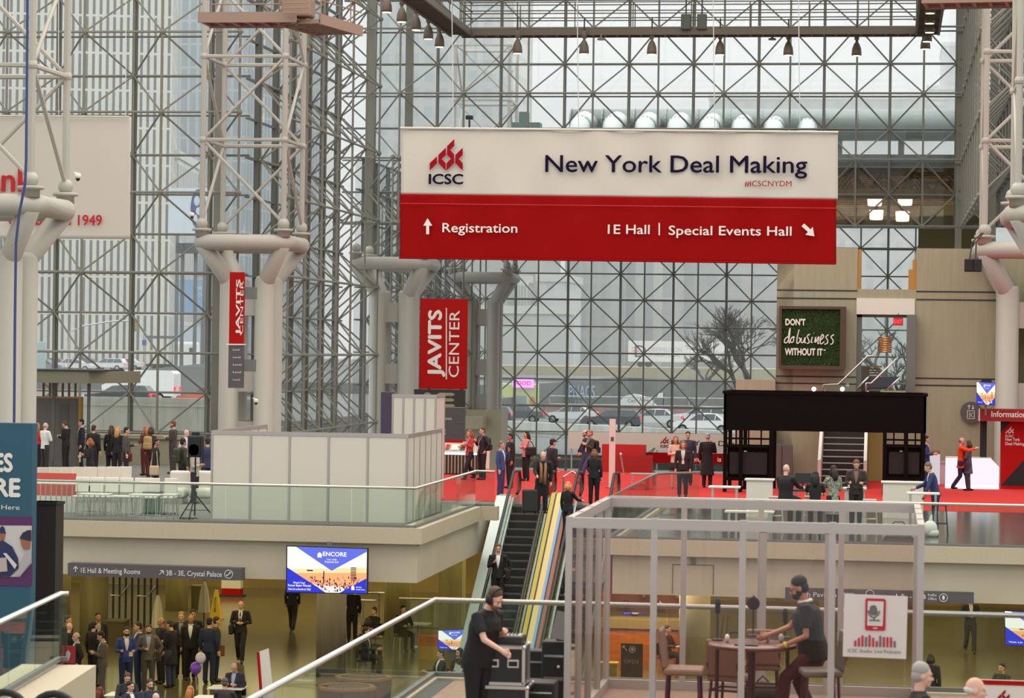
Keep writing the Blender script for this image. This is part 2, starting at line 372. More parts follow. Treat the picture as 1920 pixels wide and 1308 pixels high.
# ---- concrete core on the right
cy = 95.3
xL = -3.9; xa = W(1607, 600, 52.6).x; xb = W(1717, 600, 52.6).x; xR = 9.0; zt = 8.25; zd = W(1660, 737, 52.6).z
b = MB()
b.bb((xL, cy, 0), (xa, cy+.6, zt)); b.bb((xb, cy, 0), (xR, cy+.6, zt))
b.bb((xa, cy, 0), (xb, cy+.6, zd)); b.bb((xa, cy, W(1660, 590, 52.6).z), (xb, cy+.6, W(1660, 543, 52.6).z))
b.bb((xL, cy, 0), (xL+.6, cy+9, zt)); b.bb((xa-.35, cy+.6, 0), (xa, cy+9, zt)); b.bb((xb, cy+.6, 0), (xb+.35, cy+9, zt))
b.bb((xa, cy+.6, zd-.4), (xb, cy+9, zd))
b.bb((-5.3, cy-.3, 0), (xL, cy+.3, W(1455, 712, 52.6).z))
core = struct('wall_core', b, M['concrete'], 'board marked concrete stair core on the right', 'wall')
b = MB()
for py in (545, 560, 706, 719):
    z = W(1580, py, 52.6).z
    for (p, q) in ((xL, xa), (xb, 4.4)): b.bb((p, cy-.012, z-.03), (q, cy+.02, z+.02))
struct('groove', b, M['dark'], parent=core)
b = MB(); b.bb((xa-.02, cy-.06, W(1660, 590, 52.6).z), (xb-.05, cy+.02, W(1660, 560, 52.6).z)); struct('trim_8', b, M['white'], 'white panel above the upper doorway', 'panel')
# upper doorway frame with its glass
b = MB(); zt2 = W(1660, 590, 52.6).z
b.bb((xa, cy+.1, zd), (xa+.18, cy+.4, zt2)); b.bb((xb-.32, cy-.5, zd-.1), (xb, cy+.4, zt2)); b.bb((xa, cy+.1, zt2-.1), (xb, cy+.4, zt2))
dr = struct('door_1', b, M['mull'], 'grey framed glass doorway at the head of the stairs', 'door')
b = MB(); b.quad((xa+.18, cy+.3, zd), (xb-.3, cy+.3, zd), (xb-.3, cy+.3, zt2-.1), (xa+.18, cy+.3, zt2-.1)); struct('glass_panel', b, M['rail_glass'], parent=dr)
# amber reveal panels in the upper opening
b = MB(); b.bb((xa, cy+.05, 6.7), (xa+.12, cy+.6, 8.2)); b.bb((xb-.28, cy+.05, 6.55), (xb, cy+.6, 7.5)); b.bb((xb-.14, cy+.05, 7.5), (xb, cy+.6, 7.85)); struct('trim_9', b, mat('amber_wood', (176, 128, 52), .5), 'amber wood reveal of the upper opening', 'panel')
# far right wall behind the information stand
M['louver'] = mat('grey_ribbed_wall', (92, 90, 86), .6)
b = MB(); b.bb((6.2, 96.5, 0), (24, 97, 11.4))
for k in range(60): b.bb((6.2+k*.3, 96.38, 3), (6.3+k*.3, 96.5, 11.4))
struct('wall_right_lower', b, M['louver'], 'dark ribbed wall at the right edge', 'wall')
# ---- lobby roof behind the upper wall
b = MB(); b.bb((-23, 125.6, 13.3), (14, 153, 13.75)); struct('ceiling_lobby', b, M['roof_grey'], 'roof of the low lobby beyond the banner', 'ceiling')
b = MB()
for k in range(17): b.bb((-22.5, 126.2+k*1.6, 12.0-.02*k), (12, 126.42+k*1.6, 12.25-.02*k)); b.bb((-22.5, 127+k*1.6, 13.1), (12, 127.2+k*1.6, 13.3))
for k in range(23):
    for j in range(8): 
        x = -22+k*1.5; y = 126.3+j*3.2
        b.tube((x, y, 12.1), (x+.75, y+1.6, 13.2), .06, 5); b.tube((x+1.5, y, 12.1), (x+.75, y+1.6, 13.2), .06, 5)
struct('ceiling_beams', b, M['brown_dark'], 'dark brown space frame under the lobby roof', 'ceiling')
b = MB(); b.bb((-23, 125.5, 13.2), (14, 125.9, 13.8)); b.bb((-23, 126.2, 14.5), (14, 126.5, 14.9))
for k in range(13): b.bb((-22+k*2.8, 126.2, 13.7), (-21.8+k*2.8, 126.4, 14.6))
struct('trim_10', b, M['roof_grey'], 'grey roof fascia of the lobby', 'fascia')
b = MB(); b.bb((1.5, 134, -1), (4.5, 136.4, 12.5)); struct('pillar', b, mat('olive_concrete', (96, 88, 56), .8), 'dark olive concrete pillar in the lobby', 'pillar')
b = MB(); b.bb((-23, 98.5, -5.2), (24, 152.9, -4.8)); struct('floor_lobby', b, M['carpet_grey'], 'floor of the far lobby', 'floor')
# ---- catwalk ring below the roof
def catwalk(name, pts, z, w, h, m, lab, rail=1.1):
    t = thing(name, lab, 'catwalk', (pts[0][0], pts[0][1], z), kind='structure')
    b = MB(); rl = MB()
    for (a, c) in zip(pts, pts[1:]):
        a = Vector((*a, 0)); c = Vector((*c, 0)); d = (c-a); L = d.length; e = d/L; n = Vector((-e.y, e.x, 0)); ang = math.atan2(e.y, e.x); mid = (a+c)/2
        for sgn in (-1, 1):
            b.box(mid+n*sgn*w/2+Vector((0, 0, z)), (L+.1, .1, h), ang)
            for rr in (.45, .75, rail): rl.tube(a+n*sgn*w/2+Vector((0, 0, z+h/2+rr)), c+n*sgn*w/2+Vector((0, 0, z+h/2+rr)), .025, 5)
            k = 0
            while k < L: rl.tube(a+e*k+n*sgn*w/2+Vector((0, 0, z)), a+e*k+n*sgn*w/2+Vector((0, 0, z+h/2+rail)), .025, 5); k += 2.4
        k = 0
        while k < L: b.box(a+e*k+Vector((0, 0, z-h*.2)), (.1, w, h*.4), ang); k += .5
        b.box(mid+Vector((0, 0, z-.02)), (L, w*.96, .03), ang)
    b.build('deck', m, t, world=True); rl.build('handrail', m, t, world=True); return t
M['catwalk'] = mat('catwalk_brown_grey', (98, 90, 78), .6)
pc = W(852, 63, 45); pd = W(1738, 68, 45.6); zc = pc.z
catwalk('catwalk', [(pc.x+.3, pc.y-22), (pc.x+.3, pc.y), (pd.x, pc.y), (pd.x, pc.y-22)], zc, .9, .26, M['catwalk'], 'maintenance catwalk carrying the bell lamps')
M['gantry'] = mat('gantry_pinkish_brown', (146, 122, 108), .6)
pg = W(385, 38, 57); ph = W(585, 45, 57)
g = catwalk('gantry', [(pg.x, pg.y), (ph.x-.3, pg.y), (ph.x+.4, pg.y+3.2)], pg.z, 1.5, .34, M['gantry'], 'brown gantry platform cut off by the top edge above the column')
b = MB(); b.bev(W(555, 12, 57.5)+Vector((0, .4, 0)), (.95, .8, .62), .06)
for k in range(3): b.box(W(555, 5+k*9, 58)+Vector((0, 0, 0)), (.85, .06, .05))
b.build('louvered_box', M['gantry'], g, world=True)
pg = W(1735, 8, 60)
catwalk('gantry', [(pg.x, pg.y), (pg.x+6, pg.y-.6)], pg.z+.1, 1.5, .34, M['gantry'], 'brown gantry platform at the top right corner')
# ---- daylight through the glass roof, warm lamps under the decks, added warm fills elsewhere
area_light('deck_downlights_left', (-24, 72, -1.4), 24, 1000, (1, .84, .42), sizey=12)
area_light('deck_downlights_back', (-16, 90, -1.4), 40, 1900, (1, .86, .42), sizey=12)
area_light('deck_downlights_right', (6, 74, -1.4), 22, 2100, (1, .82, .42), sizey=18)
area_light('lobby_ceiling_fill', (-4, 138, 11.4), 20, 900, (1, .8, .5), rot=(math.pi, 0, 0), sizey=16)  # upward warm fill added to brighten the lobby ceiling
cl_ = onZ(1200, 1252, -4.75); area_light('coffee_counter_fill', (cl_.x, cl_.y-1.2, -1.5), 3.5, 260, (1, .78, .45), sizey=1.5)  # warm fill added to brighten the coffee counter
area_light('overhead_warm_fill', (-8, 70, 24), 40, 13000, (1, .89, .74), sizey=60)  # broad warm fill added overhead for the hall's high-bay lamps
area_light('overhead_warm_fill', (-3, 34, 16), 16, 1900, (1, .86, .7), sizey=16)  # second warm fill added above the near landing

M['roof_glass'] = mat('tinted_roof_glass', (0, 0, 0)) if False else glass('tinted_roof_glass', (178, 178, 172))  # unseen roof, its tint set to filter the light from overhead
b = MB(); b.quad((-60, -20, 27), (34, -20, 27), (34, 100.2, 27), (-60, 100.2, 27)); b.quad((-24.8, 100.2, 27), (34, 100.2, 27), (34, 126, 27), (-24.8, 126, 27)); struct('ceiling', b, M['roof_glass'], 'unseen glass roof of the hall, tinted to dim daylight', 'ceiling')
# ================================================================ outdoors
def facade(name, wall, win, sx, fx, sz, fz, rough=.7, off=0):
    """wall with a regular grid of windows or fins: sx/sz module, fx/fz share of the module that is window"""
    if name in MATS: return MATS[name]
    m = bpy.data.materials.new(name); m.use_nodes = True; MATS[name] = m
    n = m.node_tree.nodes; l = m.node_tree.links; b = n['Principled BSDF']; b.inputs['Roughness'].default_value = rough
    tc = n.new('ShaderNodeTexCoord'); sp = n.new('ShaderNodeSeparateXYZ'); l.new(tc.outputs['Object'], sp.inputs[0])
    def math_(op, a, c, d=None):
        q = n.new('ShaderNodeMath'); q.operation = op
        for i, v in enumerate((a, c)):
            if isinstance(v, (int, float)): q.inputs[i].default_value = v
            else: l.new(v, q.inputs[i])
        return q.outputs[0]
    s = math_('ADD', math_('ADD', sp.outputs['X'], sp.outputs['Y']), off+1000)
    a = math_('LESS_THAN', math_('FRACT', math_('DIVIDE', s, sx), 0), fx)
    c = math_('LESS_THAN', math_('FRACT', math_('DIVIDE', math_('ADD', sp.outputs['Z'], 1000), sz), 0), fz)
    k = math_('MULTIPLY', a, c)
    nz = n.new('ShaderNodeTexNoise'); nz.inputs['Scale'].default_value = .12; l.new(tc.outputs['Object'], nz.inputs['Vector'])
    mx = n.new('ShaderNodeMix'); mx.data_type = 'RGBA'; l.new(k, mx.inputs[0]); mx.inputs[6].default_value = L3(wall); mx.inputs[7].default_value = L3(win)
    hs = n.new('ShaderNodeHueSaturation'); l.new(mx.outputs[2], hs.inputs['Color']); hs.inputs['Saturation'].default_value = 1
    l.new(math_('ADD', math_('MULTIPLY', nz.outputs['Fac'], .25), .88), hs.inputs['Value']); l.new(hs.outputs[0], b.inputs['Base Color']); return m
def bld(name, px0, px1, pt, s, zb, dep, m, lab, rz=0, extra=None):
    """building whose front spans px0..px1 and whose top is at picture height pt, at scale s"""
    a = W(px0, pt, s); c = W(px1, pt, s); t = thing(name, lab, 'building', ((a.x+c.x)/2, (a.y+c.y)/2, zb), rz)
    w = (c-a).length; h = (a.z+c.z)/2-zb
    b = MB(); b.bb((-w/2, 0, 0), (w/2, dep, h)); b.build('wall', m, t)
    b = MB(); b.bb((-w/2-.3, -.3, h), (w/2+.3, dep, h+1.2)); b.build('parapet', gmat((206, 206, 198), .8), t)
    return t, w, h
H = lambda *c: c
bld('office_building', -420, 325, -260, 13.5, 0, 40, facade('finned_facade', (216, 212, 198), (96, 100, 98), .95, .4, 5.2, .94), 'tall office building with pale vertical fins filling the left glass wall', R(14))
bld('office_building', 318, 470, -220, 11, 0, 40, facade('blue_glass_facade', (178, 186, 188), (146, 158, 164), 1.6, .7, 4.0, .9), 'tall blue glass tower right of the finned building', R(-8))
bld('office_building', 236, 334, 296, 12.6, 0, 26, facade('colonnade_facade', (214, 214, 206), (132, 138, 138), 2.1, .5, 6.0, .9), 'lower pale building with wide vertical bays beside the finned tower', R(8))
bld('apartment_tower', 700, 940, -200, 8, 0, 60, facade('banded_facade', (176, 180, 174), (150, 166, 166), 3.5, .6, 4.2, .62), 'hazy banded tower rising behind the upper back wall', 0)  # pale, low-contrast facades from here hold distance haze in their colours
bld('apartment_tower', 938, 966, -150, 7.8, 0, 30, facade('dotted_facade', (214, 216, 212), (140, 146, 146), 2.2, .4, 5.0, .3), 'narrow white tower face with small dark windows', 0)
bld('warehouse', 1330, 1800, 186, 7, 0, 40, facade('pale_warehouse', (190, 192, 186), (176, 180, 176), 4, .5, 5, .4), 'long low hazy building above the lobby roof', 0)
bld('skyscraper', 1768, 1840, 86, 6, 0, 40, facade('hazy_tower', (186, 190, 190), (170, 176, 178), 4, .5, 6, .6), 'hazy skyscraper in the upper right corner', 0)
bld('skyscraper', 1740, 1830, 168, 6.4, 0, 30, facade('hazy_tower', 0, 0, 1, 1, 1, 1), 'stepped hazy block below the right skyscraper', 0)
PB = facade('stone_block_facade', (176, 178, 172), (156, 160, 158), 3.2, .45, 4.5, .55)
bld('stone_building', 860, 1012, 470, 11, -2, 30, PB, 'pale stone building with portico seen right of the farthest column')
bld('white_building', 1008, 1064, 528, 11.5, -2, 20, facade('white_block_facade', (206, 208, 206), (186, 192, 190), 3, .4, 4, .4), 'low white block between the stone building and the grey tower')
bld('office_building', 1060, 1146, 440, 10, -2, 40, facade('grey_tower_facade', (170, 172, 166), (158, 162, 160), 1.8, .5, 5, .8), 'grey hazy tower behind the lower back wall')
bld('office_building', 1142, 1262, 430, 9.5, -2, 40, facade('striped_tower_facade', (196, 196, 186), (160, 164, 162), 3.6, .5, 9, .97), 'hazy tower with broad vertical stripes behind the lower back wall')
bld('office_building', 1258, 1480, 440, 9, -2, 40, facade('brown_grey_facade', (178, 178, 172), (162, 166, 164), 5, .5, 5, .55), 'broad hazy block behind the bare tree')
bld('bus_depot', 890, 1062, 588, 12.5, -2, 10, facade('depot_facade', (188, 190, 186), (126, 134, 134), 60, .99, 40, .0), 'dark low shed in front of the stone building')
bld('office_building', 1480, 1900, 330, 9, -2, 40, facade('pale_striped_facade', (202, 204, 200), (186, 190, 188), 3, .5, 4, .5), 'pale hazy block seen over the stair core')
# portico columns of the stone building
t, w, h = bld('stone_building', 968, 992, 530, 11.6, -2, 3, gmat((176, 178, 174), .8), 'small pale stone portico with tall columns')
for k in range(4):
    MB().lathe((-w/2+.3+k*(w-.6)/3, -.6, 0), [(.3, 0), (.26, h-.6), (.4, h)], 10).build('column', gmat((200, 202, 198), .8), t, True)
# ---- streets and walls
M['asphalt'] = mat('asphalt_grey', (112, 114, 112), .85, var=.08, vscale=3)
M['barrier'] = mat('pale_concrete_barrier', (196, 198, 190), .8, var=.05, vscale=1, stretch=(2, 2, .3))
b = MB(); b.bb((-140, 154, -2.4), (120, 900, -1.6)); struct('street', b, M['asphalt'], 'street outside the back wall', 'street')
b = MB(); b.bb((-200, 150, -1.6), (-33, 240, .2)); b.bb((-260, 240, -1.6), (-33, 700, 1.2)); struct('street_upper', b, M['asphalt'], 'raised street outside the left wall', 'street')
pa = W(860, 784.5, 25.8); pb = W(1370, 808.5, 29.1); dv = (pb-pa); dv.z = 0; L = dv.length; dv.normalize(); an = math.atan2(dv.y, dv.x); zt_ = (pa.z+pb.z)/2; mid = (pa+pb)/2+dv*3
b = MB(); b.box((mid.x, mid.y+.2, (zt_-6)/2), (L+9, .4, zt_+5.9), an); b.box((mid.x, mid.y+.2, zt_-.35), (L+9, .6, .7), an)
for k in range(30): q = pa+dv*(k*1.0-.5); b.box((q.x, q.y-.1, zt_-.36), (.04, .04, .62), an)
struct('wall_street_barrier', b, M['barrier'], 'concrete parapet between the lobby and the street', 'wall')
pb2 = W(200, 744, 45.5)
b = MB(); b.bb((-120, pb2.y, -6), (-25.2, pb2.y+.4, pb2.z))
for k in range(47): b.bb((-120+k*2, pb2.y-.03, -6), (-119.95+k*2, pb2.y+.1, pb2.z-.06))
b.bb((-120, pb2.y-.06, pb2.z-.35), (-25.2, pb2.y+.05, pb2.z-.28))
struct('wall_street_left', b, M['barrier'], 'pale concrete retaining wall outside the left glass wall', 'wall')
# sloping grey ramp wall beyond the van
a = W(208, 698, 22); c = W(520, 668, 22); bb_ = Vector((0, 0, -3.2)); th = Vector((0, .5, 0))
b = MB(); b.add([a, c, c+bb_, a+bb_, a+th, c+th, c+th+bb_, a+th+bb_], [(0, 1, 2, 3), (4, 7, 6, 5), (0, 4, 5, 1), (2, 6, 7, 3), (1, 5, 6, 2), (0, 3, 7, 4)])
struct('wall_ramp', b, gmat((132, 136, 132), .8), 'grey sloping ramp wall behind the white van', 'wall')
# overpass with beige parapet and dark abutment
a = W(700, 682, 14.5); c = W(1560, 690, 14.5)
b = MB(); b.bb((a.x, a.y, 1.0), (c.x, a.y+26, 2.35)); b.bb((a.x, a.y, 2.3), (c.x, a.y+.5, a.z)); struct('overpass', b, mat('beige_concrete', (164, 156, 126), .8, var=.05), 'beige concrete overpass beyond the lower back wall', 'bridge')
a2 = W(860, 730, 18); c2 = W(1560, 730, 18)
b = MB(); b.bb((a2.x, a2.y, -1.6), (c2.x, a2.y+.5, 1.5)); struct('wall_abutment', b, mat('dark_grey_abutment', (112, 116, 112), .9, var=.1, vscale=.6), 'dark grey wall under the overpass', 'wall')
p = W(1022, 770, 21); q = W(1560, 770, 21)
b = MB(); b.bb((p.x, p.y, -1.6), (q.x, p.y+.4, -.42)); struct('wall_brick', b, mat('red_brown_low_wall', (150, 126, 118), .9, var=.1, vscale=2), 'low reddish wall behind the parked cars', 'wall')
def sgn(name, lab, cat, px0, py0, px1, py1, s, m, thick=.05, group=None):
    a = W(px0, py0, s); c = W(px1, py1, s); t = thing(name, lab, cat, ((a.x+c.x)/2, a.y, min(a.z, c.z)), group=group)
    w = abs(c.x-a.x); h = abs(a.z-c.z)
    if name == 'billboard':
        for x in (-w*.3, w*.3): MB().bb((x-.15, thick, -t.location.z-1.0), (x+.15, thick+.3, h*.5)).build('post', M['mull'], t)
    b = MB(); b.bb((-w/2, 0, 0), (w/2, thick, h)); b.build('panel', m, t); return t, w, h, a
# graffiti, tarp, fence, small signs
def txt(t, body, x, z, size, m, y=-.01, width=None, off=0, align='LEFT', name='lettering', sp=1, shear=0):
    Mx = MW(t) @ face_M((x, y, z), (1, 0, 0)); return text_mesh(body, size, m, Mx, name, t, align, off, sp, width=width, shear=shear)
g = thing('graffiti', 'blue and white bubble graffiti sprayed on the dark wall under the overpass', 'graffiti', onY(1066, 748, a2.y-.04))
txt(g, 'PNACS', 0, .1, 1.9, gmat((60, 104, 142), .7), width=2.75, off=.05); txt(g, 'PNACS', .03, .13, 1.9, gmat((176, 200, 212), .7), y=-.03, width=2.7, off=.006); txt(g, 'rzxo', .7, -.45, .8, gmat((150, 166, 180), .7), width=1.4)
t = thing('tarpaulin_tent', 'white dome shaped tarpaulin tent beside the low reddish wall', 'tent', W(1195, 760, 18.5)); b = MB()
pts = [(-1.9, 0), (-1.75, .5), (-1.3, .95), (-.5, 1.15), (.3, 1.05), (.8, .85), (1.2, .75), (1.5, .35), (1.9, 0)]
b.prism(pts, 1.6, face_M((0, 1.6, 0), (1, 0, 0))); b.build('canopy', gmat((214, 216, 214), .7), t); txt(t, 'Cen', -1.0, .32, .5, gmat((60, 60, 60), .7)); txt(t, 'New', .15, .42, .5, gmat((60, 60, 60), .7), shear=.3)
for x in (-1.7, 0, 1.7): MB().tube((x, .8, -.9), (x, .8, .2), .05).build('pole', M['steel'], t)
t, w, h, a = sgn('street_sign', 'small red and white sign on the overpass parapet', 'sign', 1022, 697, 1033, 707, 14.6, gmat((196, 92, 90), .6)); txt(t, '4', w/2-.2, .15, .45, M['white'], align='CENTER')
t, w, h, a = sgn('street_sign', 'white blank sign on a post right of the tarpaulin tent', 'sign', 1233, 736, 1244, 745, 20, gmat((222, 224, 222), .6)); MB().tube((w/2, .05, -2.6), (w/2, .05, h), .06).build('post', M['dark'], t)
t, w, h, a = sgn('street_sign', 'small yellow sign on the reddish wall', 'sign', 1265, 758, 1277, 762, 18, gmat((206, 186, 70), .6))
t, w, h, a = sgn('street_sign', 'yellow diamond warning sign near the farthest column', 'sign', 963, 648, 972, 656, 15, gmat((206, 180, 90), .6)); MB().tube((w/2, .06, -2.2), (w/2, .06, h), .05).build('post', M['steel'], t)
f0 = W(1030, 742, 20); f1 = W(1360, 752, 20); t = thing('chain_fence', 'grey pipe fence in front of the graffiti wall', 'fence', (f0.x, f0.y, -1.6)); L = f1.x-f0.x; b = MB(); b.tube((0, 0, f0.z+1.6), (L, 0, f0.z+1.6), .05); b.tube((0, 0, 1), (L, 0, 1), .04)
b.build('rail', M['steel'], t)
for k in range(6): MB().tube((L*k/5, 0, 0), (L*k/5, 0, f0.z+1.65), .06).build('post', M['steel'], t)
# ---- vehicles
M['tyre'] = mat('black_tyre', (28, 28, 28), .8); M['carglass'] = mat('dark_car_glass', (52, 62, 66), .12, spec=.7)
M['tail'] = mat('red_tail_lamp', (214, 40, 44), .3, emit=1.2); M['headl'] = mat('head_lamp', (236, 234, 224), .2)
def car(label, px, py, s, col, L=4.6, Wd=1.8, Hh=1.5, face=1, kind='sedan', z=None, rz=0, lit=True, group=None):
    """face = 1: nose towards the right of the picture; the middle of the car at px; py: height of its road contact"""
    p = W(px, py, s); t = thing('car' if kind != 'van' else 'van', label, 'car' if kind != 'van' else 'van', (p.x, p.y, p.z if z is None else z), rz+(0 if face == 1 else math.pi), group)
    body = gmat(col, .28, spec=.6, coat=.5)
    if kind == 'sedan': low = [(-.5, .28), (-.5, .58), (-.47, .66), (-.3, .68), (.2, .64), (.44, .56), (.5, .42), (.5, .25)]; top = [(-.34, .66), (-.22, .97), (-.05, 1.0), (.08, .96), (.24, .64)]
    elif kind == 'suv': low = [(-.5, .24), (-.5, .6), (-.48, .66), (.22, .64), (.46, .56), (.5, .4), (.5, .24)]; top = [(-.49, .64), (-.42, .97), (-.1, 1.0), (.07, .96), (.24, .63)]
    else: low = [(-.5, .18), (-.5, .9), (-.46, .99), (.2, 1.0), (.3, .95), (.38, .62), (.48, .52), (.5, .2)]; top = None
    def hull(pr, w, wt, n=4):
        b = MB(); N = len(pr); cz = max(q[1] for q in pr); lo = min(q[1] for q in pr); vs = []
        for j in range(n+1):
            for (x, zz) in pr:
                tt = (zz-lo)/(cz-lo); ww = w*(1-tt)+wt*tt; vs.append((x*L, (j/n*2-1)*ww/2, zz*Hh))
        fs = [(j*N+k, j*N+(k+1) % N, (j+1)*N+(k+1) % N, (j+1)*N+k) for j in range(n) for k in range(N)]
        fs += [tuple(range(N))[::-1], tuple(n*N+k for k in range(N))]; return b.add(vs, fs)
    hull(low, Wd, Wd*.96).build('body', body, t)
    if top:
        hull(top, Wd*.94, Wd*.72).build('roof', body, t)
        inn = [(x*.93+.0, min(zz, .955)) for x, zz in top]
        g = hull(inn, Wd*.985, Wd*.775); g.build('window', M['carglass'], t)
        b = MB()
        for sd in (-1, 1):
            for xx in (-.02, -.2): b.tube((xx*L, sd*Wd*.475, .66*Hh), (xx*L-.02*L, sd*Wd*.375, .97*Hh), .035, 4)
        b.build('pillar', body, t)
    else:
        b = MB()
        for sd in (-1, 1): b.box((.25*L, sd*Wd*.49, .74*Hh), (.13*L, .03, .26*Hh))
        b.add([(.305*L, -.42*Wd, .93*Hh), (.305*L, .42*Wd, .93*Hh), (.385*L, .44*Wd, .64*Hh), (.385*L, -.44*Wd, .64*Hh)], [(0, 1, 2, 3)]); b.build('window', M['carglass'], t)
    for xx in (-.31, .32):
        for sd in (-1, 1): wh = MB().tube((xx*L, sd*(Wd/2-.2), .33), (xx*L, sd*(Wd/2+.01), .33), .33, 14).build('wheel', M['tyre'], t); MB().tube((xx*L, sd*(Wd/2), .33), (xx*L, sd*(Wd/2+.02), .33), .19, 10).build('hub', M['steel'], wh)
    for sd in (-1, 1):
        MB().bev((-.5*L, sd*Wd*.38, .56*Hh if kind != 'van' else .42*Hh), (.12, Wd*.22, .14*Hh), .03).build('tail_light', M['tail'], t)
        MB().bev((.485*L, sd*Wd*.36, .46*Hh), (.14, Wd*.2, .1*Hh), .03).build('head_light', M['headl'], t)
    return t
ZL, ZR, ZU = .2, -1.6, 1.2
car('dark estate car in front of the white van outside the left wall', 224, 748, 27.5, (52, 56, 58), 4.7, face=-1, kind='suv', z=ZL)
v = car('white delivery van outside the left wall', 264, 746, 25, (232, 232, 228), 5.6, 2, 2.35, face=-1, kind='van', z=ZL)
txt(v, 'SERVICES', 0, 0, .3, gmat((150, 156, 160), .6)).matrix_basis = Matrix.Rotation(math.pi, 4, 'Z') @ Matrix.Translation((-1.2, -1.02, 1.75))
car('orange car cut by the grey corner post', 392, 752, 27.5, (206, 92, 70), 4.5, face=-1, z=ZL)
for (px, s, c, k, lab, f) in ((106, 15.5, (150, 52, 50), 'sedan', 'small red car in the far upper street', 1), (141, 16, (214, 216, 214), 'sedan', 'white sedan nearest the thick mullion in the far upper street', 1), (166, 15, (60, 62, 66), 'suv', 'black car in the far upper street', 1), (202, 15.2, (224, 226, 224), 'suv', 'white car in the middle of the far upper street row', -1), (236, 15, (206, 210, 208), 'sedan', 'silver white sedan at the right end of the far street row', -1), (84, 17, (120, 120, 122), 'sedan', 'grey car beside the box truck in the upper street', 1)):
    car(lab, px, 690, s, c, face=f, kind=k, z=ZU)
t = thing('truck', 'white truck tractor cab facing right in the upper street', 'truck', (W(352, 690, 16.4).x, W(352, 690, 16.4).y, ZU)); b = MB()
b.bev((-.2, 0, 2.1), (2.6, 2.3, 3.0), .25); b.bev((1.5, 0, 1.5), (1.6, 2.2, 1.7), .25); b.build('cab', gmat((226, 226, 222), .4), t); b = MB(); b.box((.75, -1.16, 2.6), (.6, .04, .7)); b.build('window', M['carglass'], t); MB().box((-3, 0, .9), (4, 1, .3)).build('chassis', M['dark'], t)
for x in (1.6, -1.8, -3.4): MB().tube((x, -1.1, .5), (x, 1.1, .5), .5, 12).build('wheel', M['tyre'], t)
MB().tube((-1.6, -.9, 1), (-1.6, -.9, 4.2), .09).build('exhaust', M['steel'], t)
t = thing('box_truck', 'teal and white box truck with an orange lamp at the far left of the street', 'truck', (W(50, 694, 18.5).x, W(50, 694, 18.5).y, ZU)); MB().bev((0, 0, 2.0), (2.4, 5, 2.8), .06).build('body', gmat((168, 190, 186), .5), t); MB().box((.5, -2.52, 1.5), (1.0, .04, .9)).build('rear_door', gmat((170, 130, 110), .5), t); MB().ball((.75, -2.6, 1.5), (.2, .08, .26)).build('tail_light', emat('orange_lamp', (255, 150, 90), 3), t)
for x in (-.9, .9): MB().tube((x-.15, -1.6, .45), (x+.15, -1.6, .45), .45, 12).build('wheel', M['tyre'], t)
for a in ((1146, 806, 24, (70, 76, 78), 4.7, 'suv', -1, 'dark grey SUV in the middle of the street beyond the glass'), (1070, 800, 22.5, (206, 210, 210), 4.5, 'sedan', -1, 'silver sedan ahead of the dark grey SUV'), (968, 793, 22.6, (86, 92, 94), 4.7, 'sedan', -1, 'grey sedan right of the farthest column'), (908, 792, 23.4, (62, 72, 84), 4.6, 'suv', -1, 'dark blue car partly behind the farthest column'), (1226, 808, 23.5, (214, 216, 214), 4.5, 'sedan', -1, 'pale sedan behind the dark grey SUV'), (1312, 806, 22.5, (222, 224, 224), 4.7, 'suv', -1, 'white SUV at the end of the street row'), (1318, 815, 25, (232, 234, 234), 4.6, 'sedan', -1, 'white sedan nearest the black kiosk')):
    car(a[7], a[0], a[1], a[2], a[3], L=a[4], face=a[6], kind=a[5], z=ZR)
p = W(970, 760, 21); t = thing('food_truck', 'food truck with glowing pink and purple sign under the overpass', 'food truck', (p.x, p.y, ZR)); b = MB(); b.bev((0, 1, 1.7), (3.4, 2, 2.6), .06); b.build('body', gmat((190, 206, 140), .6), t)
b = MB(); b.box((.2, -.02, 1.5), (1.2, .05, .9)); b.build('hatch', gmat((150, 160, 160), .4), t)
for x, c in ((-1.3, (206, 150, 100)), (-.75, (190, 190, 130)), (1.35, (200, 140, 96))): MB().ball((x, -.03, 1.5), (.26, .03, .4)).build('food_picture', gmat(c, .6), t)
b = MB(); b.bev((.55, -.3, 3.05), (1.9, .3, .75), .04); b.build('light_box', emat('purple_glow', (220, 150, 255), 1.6), t)
txt(t, 'FOOD', -.25, 2.9, .5, emat('red_neon', (255, 60, 50), 1.5), y=-.46, width=1.5, off=.03)
for x in (-1.1, 1.1): MB().tube((x, .1, .3), (x, 1.8, .3), .36, 12).build('wheel', M['tyre'], t)
p = W(1268, 712, 14.3); t = thing('truck_trailer', 'long white truck trailer with dark blue letter logo on the overpass', 'trailer', (p.x, p.y+2.2, 2.66)); MB().bev((0, 1.3, 1.75), (13.2, 2.6, 2.75), .05).build('box', gmat((224, 224, 222), .5), t)
txt(t, 'D', -5.7, 1.0, 2.3, gmat((48, 58, 110), .5), width=1.5); txt(t, 'DISTRIBUTION', -3.9, 1.75, .8, gmat((170, 174, 178), .5), width=4.4); txt(t, 'INTERNATIONAL', -3.9, 1.1, .6, gmat((130, 136, 140), .5), width=4.2)
b = MB()
for k in range(3): b.box((-5.6, -.02, 1.4+.4*k), (.9, .02, .1))
b.build('logo_bars', gmat((206, 110, 70), .5), t)
for x in (-5, -4, 4.5): MB().tube((x, .1, .1), (x, 2.5, .1), .4, 12).build('wheel', M['tyre'], t)
car('white pickup at the right end of the trailer on the overpass', 1352, 708, 14.1, (226, 226, 224), 4.2, face=1, kind='suv', z=2.36)
